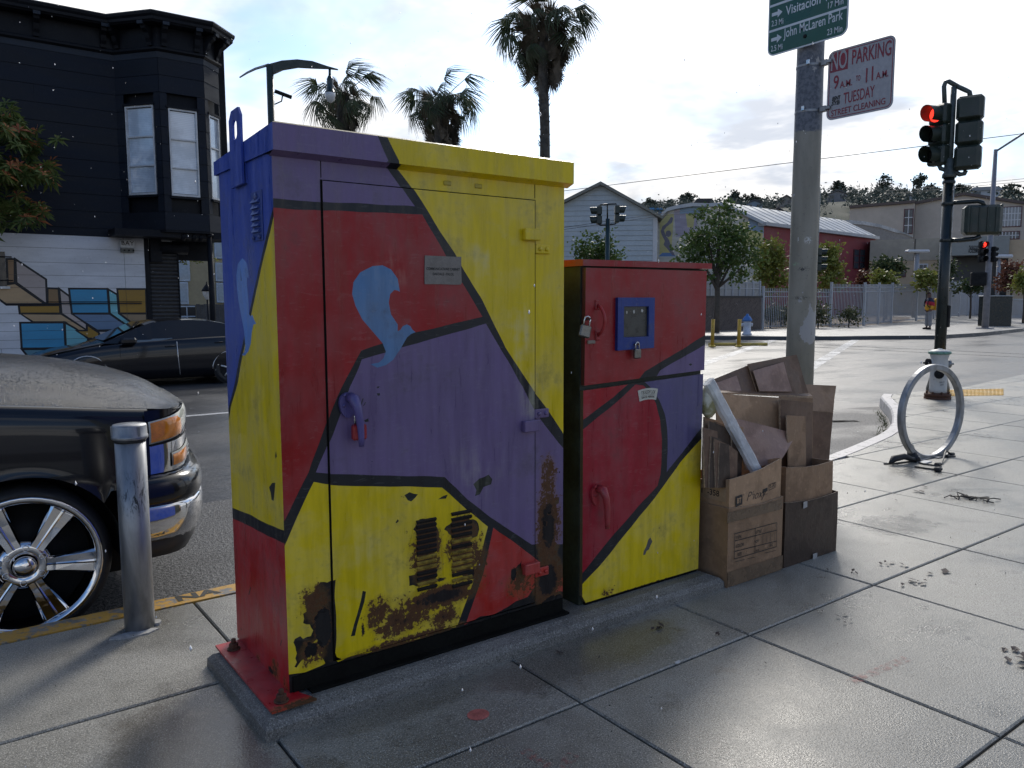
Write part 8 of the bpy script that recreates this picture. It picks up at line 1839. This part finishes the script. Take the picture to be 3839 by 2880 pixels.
def palm(label, ptop, D, R, px_tr, skirt, seed, nfr=24, ndead=40):
    """ptop: photograph position of the heart of the crown"""
    rnd = random.Random(seed); h = gd(ptop, D); o = thing('fan_palm', label, 'palm tree', (h.x, h.y, 0), 0, 'street palms'); H_ = h.z; rt_ = px_tr*D/FPX/2
    pts = [(0, 0, -.05)]+[(0.04*sin(k), .04*cos(k*1.3), H_*k/12) for k in range(1, 13)]
    m = MB(); m.tube(pts, [rt_*1.35]+[rt_*(1.1-.1*k/12)*(1+.06*(k % 2)) for k in range(1, 13)], 14); tk = m.build('trunk', M_ptr, o)
    m = MB()
    for k in range(260):
        z = H_*(.35+.62*rnd.random()); a = rnd.random()*2*pi; r_ = rt_*1.0; p = Vector((r_*cos(a), r_*sin(a), z)); d = Vector((cos(a)*.10, sin(a)*.10, .16)); s_ = Vector((-sin(a), cos(a), 0))*.05; m.face([p-s_, p+s_, p+d+s_*.5, p+d-s_*.5])
    tag(m.build('leaf_base', M_ptr, tk), kind='stuff')
    def place(me, a, el, s, z):
        f = link('frond', me, o); f.location = (rt_*.5*cos(a), rt_*.5*sin(a), z); f.scale = (s, s, s); f.rotation_mode = 'ZYX'; f.rotation_euler = (rnd.uniform(-.5, .5), -el, a)
        return f
    for k in range(nfr):
        u = (k+.5)/nfr; a = k*2.39996+rnd.uniform(-.2, .2); el = radians(82-125*u**.85+rnd.uniform(-9, 9)); place(FRG[k % 4], a, el, R/1.75*rnd.uniform(.85, 1.12), H_-.05*u)
    for k in range(ndead):
        u = (k+.5)/ndead; a = k*2.39996; place(FRD[k % 3], a, radians(-55-28*u+rnd.uniform(-6, 6)), R/1.75*rnd.uniform(.75, 1.05), H_-.15-skirt*u)
palm('fan palm left of centre behind the street lamp globe', (1288, 350), 36, 1.75, 40, 1.3, 1)
palm('bushy fan palm in the middle above the purple part of the lid', (1655, 370), 36, 1.75, 46, 2.2, 2, 24, 64)
palm('tallest fan palm with a hanging brown skirt near the top of the view', (2040, 95), 38, 2.25, 34, 1.9, 3, 26, 76)
# ------------------------------------------------------------------ hill with wood and houses
def ridge(px):
    T_ = [(1800, 930), (2100, 880), (2350, 800), (2407, 782), (2500, 770), (2640, 765), (2760, 762), (2850, 760), (2960, 750), (3070, 730), (3200, 728), (3300, 728), (3420, 735), (3560, 735), (3700, 732), (3839, 750), (4000, 765), (4300, 800)]
    return lerpl(T_, px)
cols = [1800+50*i for i in range(51)]; G = []
for D, k in ((170, 0), (230, .35), (290, .72), (350, .93), (400, 1.0), (470, .9)):
    row_ = []
    for px in cols: q = gd((px, ridge(px)), 400); n_ = noise.noise(Vector((px*.006, D*.02, 0)))*2.0; p = gd((px, 1130), D); row_.append(Vector((p.x, p.y, max(.0, (q.z-6)*k+n_*k))))
    G.append(row_)
m = MB(); m.grid(G, flip=True); m.build('hill', pm('hill_scrub', (.035, .042, .026), .95, var=.4, sc=.05))['kind'] = 'structure'
def hillz(px, D):
    q = gd((px, ridge(px)), 400).z-6; return max(0, q*lerpl([(170, 0), (230, .35), (290, .72), (350, .93), (400, 1.0), (470, .9)], D))
HOUSES = ((2632, 66, 360), (2818, 58, 330), (2935, 42, 350), (3125, 70, 360), (3395, 34, 370), (3672, 90, 370), (2905, 34, 300))
rnd = random.Random(31); m = MB()
for k in range(1500):
    D = rnd.uniform(270, 400); px = rnd.uniform(2300, 4050)
    if any(abs(px-h[0]) < h[1]*.62 and D < h[2]+6 for h in HOUSES): continue
    p = gd((px, 1130), D); z = hillz(px, D); c = Vector((p.x, p.y, z+rnd.uniform(.5, 5.0))); s_ = rnd.uniform(1.3, 2.8)
    for _ in range(16):
        q = c+Vector((rnd.gauss(0, s_*.6), rnd.gauss(0, s_*.6), rnd.gauss(0, s_*.5))); a = Vector((rnd.gauss(0, 1), rnd.gauss(0, 1), rnd.gauss(0, 1))).normalized(); b_ = a.orthogonal().normalized(); L_ = rnd.uniform(.8, 1.7); m.face([q, q+a*L_*.5+b_*L_*.35, q+a*L_, q+a*L_*.5-b_*L_*.35])
tag(m.build('hillside_wood', M_hill), 'dark wooded hillside behind the school', 'woodland', kind='stuff')
def htree(px, ytop, ybot, r_, D, lab, seed, mat=M_hill, n=700, spread=1.0, sz=1.1):
    b = gd((px, ybot), D); h = gd((px, ytop), D).z-b.z; k = D*.98/FPX; rr_ = r_*k; rnd = random.Random(seed)
    cr = [(rnd.uniform(-.4, .4)*rr_, rnd.uniform(-.4, .4)*rr_, h*(.42+.5*rnd.random()), rr_*rnd.uniform(.45, .7), rr_*rnd.uniform(.45, .7), h*rnd.uniform(.14, .22)*spread) for _ in range(6)]+[(0, 0, h*.80, rr_*.5, rr_*.5, h*.18), (0, 0, h*.5, rr_*.8, rr_*.8, h*.25)]
    tree('hill_tree', lab, b, cr, n, sz, mat, .35, 'trees along the hill ridge', 1.0, seed, 5, h*.3)
for i, (px, yt, yb, r_, lab, mt, n) in enumerate(((2440, 752, 800, 42, 'dark spiky tree at the left end of the ridge', M_hill, 800), (2512, 757, 795, 12, 'small round tree between the left ridge trees', M_hill, 250), (2570, 728, 800, 38, 'broad rounded tree left of the dark roofed hill house', M_hill2, 800), (2755, 722, 800, 36, 'dark cypress behind the blue gabled hill house', M_hill, 800), (2825, 728, 790, 42, 'spiky low tree on the ridge left of the beige pole', M_hill, 700), (3142, 682, 745, 26, 'flat topped cypress right of the beige pole on the ridge', M_hill, 700), (3310, 672, 770, 40, 'largest dark round tree on the middle of the ridge', M_hill, 1500), (3440, 660, 760, 34, 'tall open branched tree on the ridge left of the signal pole', M_hill2, 500), (3490, 697, 760, 28, 'low dark tree right of the tall open tree', M_hill, 700), (3600, 697, 745, 26, 'small dark tree behind the signal pole on the ridge', M_hill, 600), (3790, 690, 760, 42, 'open rounded tree at the right end of the ridge', M_hill2, 800), (3380, 712, 760, 30, 'dark bushy tree between the two tallest ridge trees', M_hill, 700))): htree(px, yt, yb, r_, 395, lab, 50+i, mt, n)
def house(px, yroof, ybot, wpx, D, col, roofc, lab, gable=True):
    w_ = Wall(px, D, radians(12)); k = D*.98/FPX; W_ = wpx*k/2; zr, zb_ = w_.uv((px, yroof))[1], w_.uv((px, ybot))[1]; ze = zr-(zr-zb_)*.38; o = far_thing('hill_house', lab, 'house', w_, 'houses on the hill')
    m = MB(); w_.slab(m, [(-W_, zb_-4), (W_, zb_-4), (W_, ze), (0, zr-.1), (-W_, ze)] if gable else [(-W_, zb_-4), (W_, zb_-4), (W_, ze), (-W_, ze)], 0, 9); fput(m, 'wall', pm('house_'+'_'.join(str(int(c*100)) for c in col), col, .8, var=.1, sc=.3), o)
    m = MB(); w_.slab(m, [(-W_-.6, ze-.2), (0, zr), (W_+.6, ze-.2), (W_+.6, ze+.2), (0, zr+.5), (-W_-.6, ze+.2)] if gable else [(-W_-.5, ze), (W_+.5, ze), (W_*.8, zr), (-W_*.8, zr)], -.6, 9.6); fput(m, 'roof', pm('houseroof_'+'_'.join(str(int(c*100)) for c in roofc), roofc, .8), o)
    for s in (-.5, .45):
        m = MB(); w_.rect(m, (W_*s-W_*.18, zb_+(ze-zb_)*.35), (W_*s+W_*.18, zb_+(ze-zb_)*.85), -.1, -.02); fput(m, 'window', M_fgl, o)
house(2632, 745, 782, 66, 360, (.16, .15, .14), (.07, .065, .06), 'dark roofed house on the ridge left of the street tree', False)
house(2818, 752, 785, 58, 330, (.26, .30, .35), (.10, .09, .09), 'pale blue gabled hill house left of the beige pole')
house(2935, 735, 770, 42, 350, (.36, .32, .27), (.16, .14, .13), 'beige hill house just left of the beige pole')
house(3125, 716, 752, 70, 360, (.27, .25, .24), (.14, .13, .12), 'grey hill house just right of the beige pole')
house(3395, 724, 750, 34, 370, (.33, .34, .35), (.15, .15, .15), 'small pale house between the ridge trees', False)
house(3672, 702, 738, 90, 370, (.48, .49, .50), (.30, .31, .31), 'white flat roofed house on the ridge right of the signal pole', False)
house(2905, 782, 812, 34, 300, (.34, .27, .22), (.12, .10, .09), 'tan house lower on the hillside left of the beige pole')
house(2450, 780, 798, 52, 300, (.14, .28, .45), (.12, .30, .52), 'bright blue roof beyond the clapboard hall', False)
# ------------------------------------------------------------------ marks, litter, weeds, rain
M_pink = pm('spray_paint_pink', (.42, .12, .10), .6, var=.35, sc=30)
c = gz((1793, 2682)); m = MB(); m.prism([(c.x+.038*cos(a), c.y+.034*sin(a)) for a in [2*pi*i/20 for i in range(20)]], .0022, .0032, 'z'); tag(m.build('paint_spot', M_pink), 'round pink survey paint spot on the pavement before the tall cabinet', 'paint mark')
def spray():
    t = NT('faint_spray_pink'); P = t.pos(); n = t.noise(45, 4, .7, P); t.set(color=(.40, .10, .09), rough=.6, alpha=t.ramp(n, .42, .66, 0, .40)); return t.mat
M_spr = spray()
for (a, b, w_, lab) in (((1965, 2815), (2060, 2878), .018, 'left faint pink spray stroke at the bottom of the view'), ((2150, 2830), (2110, 2880), .02, 'right faint pink spray stroke at the bottom of the view'), ((3190, 2560), (3400, 2470), .02, 'faint pink spray line on the right hand slabs')):
    p, q = gz(a), gz(b); d = (q-p).normalized(); n_ = Vector((-d.y, d.x, 0))*w_; m = MB(); m.face([(v.x, v.y, .0024) for v in (p-n_, q-n_, q+n_, p+n_)]); tag(m.build('paint_mark', M_spr), lab, 'paint mark')
R6_ = lambda x, y: (2800+x/2.127, 1700+y/2.127)
rnd = random.Random(77)
M_litr = pm('dead_leaf', (.030, .018, .016), .7, var=.5, sc=40)
def clump(m, p, s, n):
    for _ in range(n):
        c = p+Vector((rnd.gauss(0, s*.5), rnd.gauss(0, s*.3), 0)); L_ = s*rnd.uniform(.4, .9); a = rnd.random()*pi; d = Vector((cos(a), sin(a), 0)); e = Vector((-sin(a), cos(a), 0))*L_*.25; z = .003+rnd.random()*.006
        m.face([c-d*L_*.5+Vector((0, 0, z)), c+e+Vector((0, 0, z+.006)), c+d*L_*.5+Vector((0, 0, z+rnd.random()*.012)), c-e+Vector((0, 0, z+.003))])
litter = MB()
for (x, y, s, n) in ((750, 1290, .06, 2), (790, 1370, .04, 2), (1215, 1495, .03, 1), (1300, 1045, .06, 4), (1375, 1028, .05, 3), (1465, 965, .05, 2), (1565, 955, .09, 2), (1350, 298, .12, 3), (1100, 880, .05, 3), (1200, 890, .05, 3), (850, 955, .04, 3), (1810, 625, .03, 1), (2180, 1555, .06, 3), (2175, 1650, .08, 5), (650, 940, .03, 2), (1195, 385, .03, 1), (1700, 185, .05, 2), (960, 1125, .02, 1), (570, 1275, .02, 1)): clump(litter, gz(R6_(x, y)), s, n)
R7_ = lambda x, y: (1700+x/1.8433, 2100+y/1.8433)
for (x, y, s, n) in ((1400, 480, .05, 5), (1840, 520, .04, 2), (740, 655, .03, 2), (1345, 960, .015, 1), (1075, 1025, .015, 1), (2165, 715, .025, 1)): clump(litter, gz(R7_(x, y)), s, n)
for _ in range(150):
    p = Vector((rnd.uniform(.2, 9), rnd.uniform(.3, 3.5), 0))
    if not (.7 < p.x < 3.95 and p.y > 2.25): clump(litter, p, rnd.uniform(.006, .016), 1)
tag(litter.build('leaf_litter', M_litr), 'small dead leaves and twigs scattered over the pavement', 'litter', kind='stuff')
p = gz(R6_(1800, 370)); m = MB()
for k in range(16): a = rnd.random()*2*pi; q = p+Vector((rnd.gauss(0, .05), rnd.gauss(0, .05), .004)); m.tube([q, q+Vector((cos(a)*.05, sin(a)*.05, .015)), q+Vector((cos(a+.9)*.08, sin(a+.9)*.08, .003))], .004, 4)
tag(m.build('dark_clump', M_dark), 'dark tangled clump of wet debris on the right hand slabs', 'debris')
p = gz(R7_(1550, 715)); m = MB(); m.prism(ragged(p.x, p.y, .02, .009, 8, 2), .003, .008, 'z'); tag(m.build('paper_scrap', M_wfr), 'small white paper scrap at the joint before the lower cabinet', 'paper')
# weeds in the gutter of the kerb bulge
m = MB()
for k in range(260):
    t_ = rnd.random(); a, b = Vector(KO[10+int(t_*5)]), Vector(KO[11+int(t_*5)]); q = a.lerp(b, rnd.random())+Vector((-.02, .05+abs(rnd.gauss(0, .05)))); h_ = rnd.uniform(.01, .05); d = Vector((rnd.gauss(0, .03), rnd.gauss(0, .03), h_)); s_ = Vector((rnd.gauss(0, 1), rnd.gauss(0, 1), 0)).normalized()*.006; p = Vector((*q, RZ)); m.face([p-s_, p+s_, p+d])
tag(m.build('gutter_weeds', M_lf5), 'green weeds growing along the foot of the curved kerb', 'weeds', kind='stuff')
# worn stencil on the yellow kerb
m = MB(); ex = Vector((1, 0, 0)); ey = Vector((0, 1, 0))
text_into(m, 'NA', .10, frame((.92, 3.705, .0055), ex, ey), sx=1.3, bold=.004); tag(m.build('kerb_stencil', pm('stencil_black', (.02, .018, .012), .7)), 'worn black stencil letters on the yellow painted kerb', 'stencil')
# falling rain
def rainmat():
    t = NT('rain_water'); t.set(color=(.95, .96, 1.0), rough=.35, trans=.25, ior=1.33, spec=.8); return t.mat
drop = [(0, 0, -1.7), (.9, 0, -.3), (-.45, .78, -.3), (-.45, -.78, -.3), (0, 0, 1.9)]
dm = [(0, 2, 1), (0, 3, 2), (0, 1, 3), (4, 1, 2), (4, 2, 3), (4, 3, 1)]
m = MB(); r5 = random.Random(12)
for k in range(3000):
    p = Vector((r5.uniform(-3, 9), r5.uniform(-3, 9), r5.uniform(.02, 6)))
    if (p-CAM).length < .9: continue
    if .84 < p.x < 4.1 and 2.28 < p.y < 3.0 and p.z < 2.0: continue
    s_ = r5.uniform(.0012, .0034); m.mesh([p+Vector(v)*s_ for v in drop], dm, sm=True)
tag(m.build('raindrops', rainmat()), 'falling raindrops in the air', 'rain', kind='stuff')
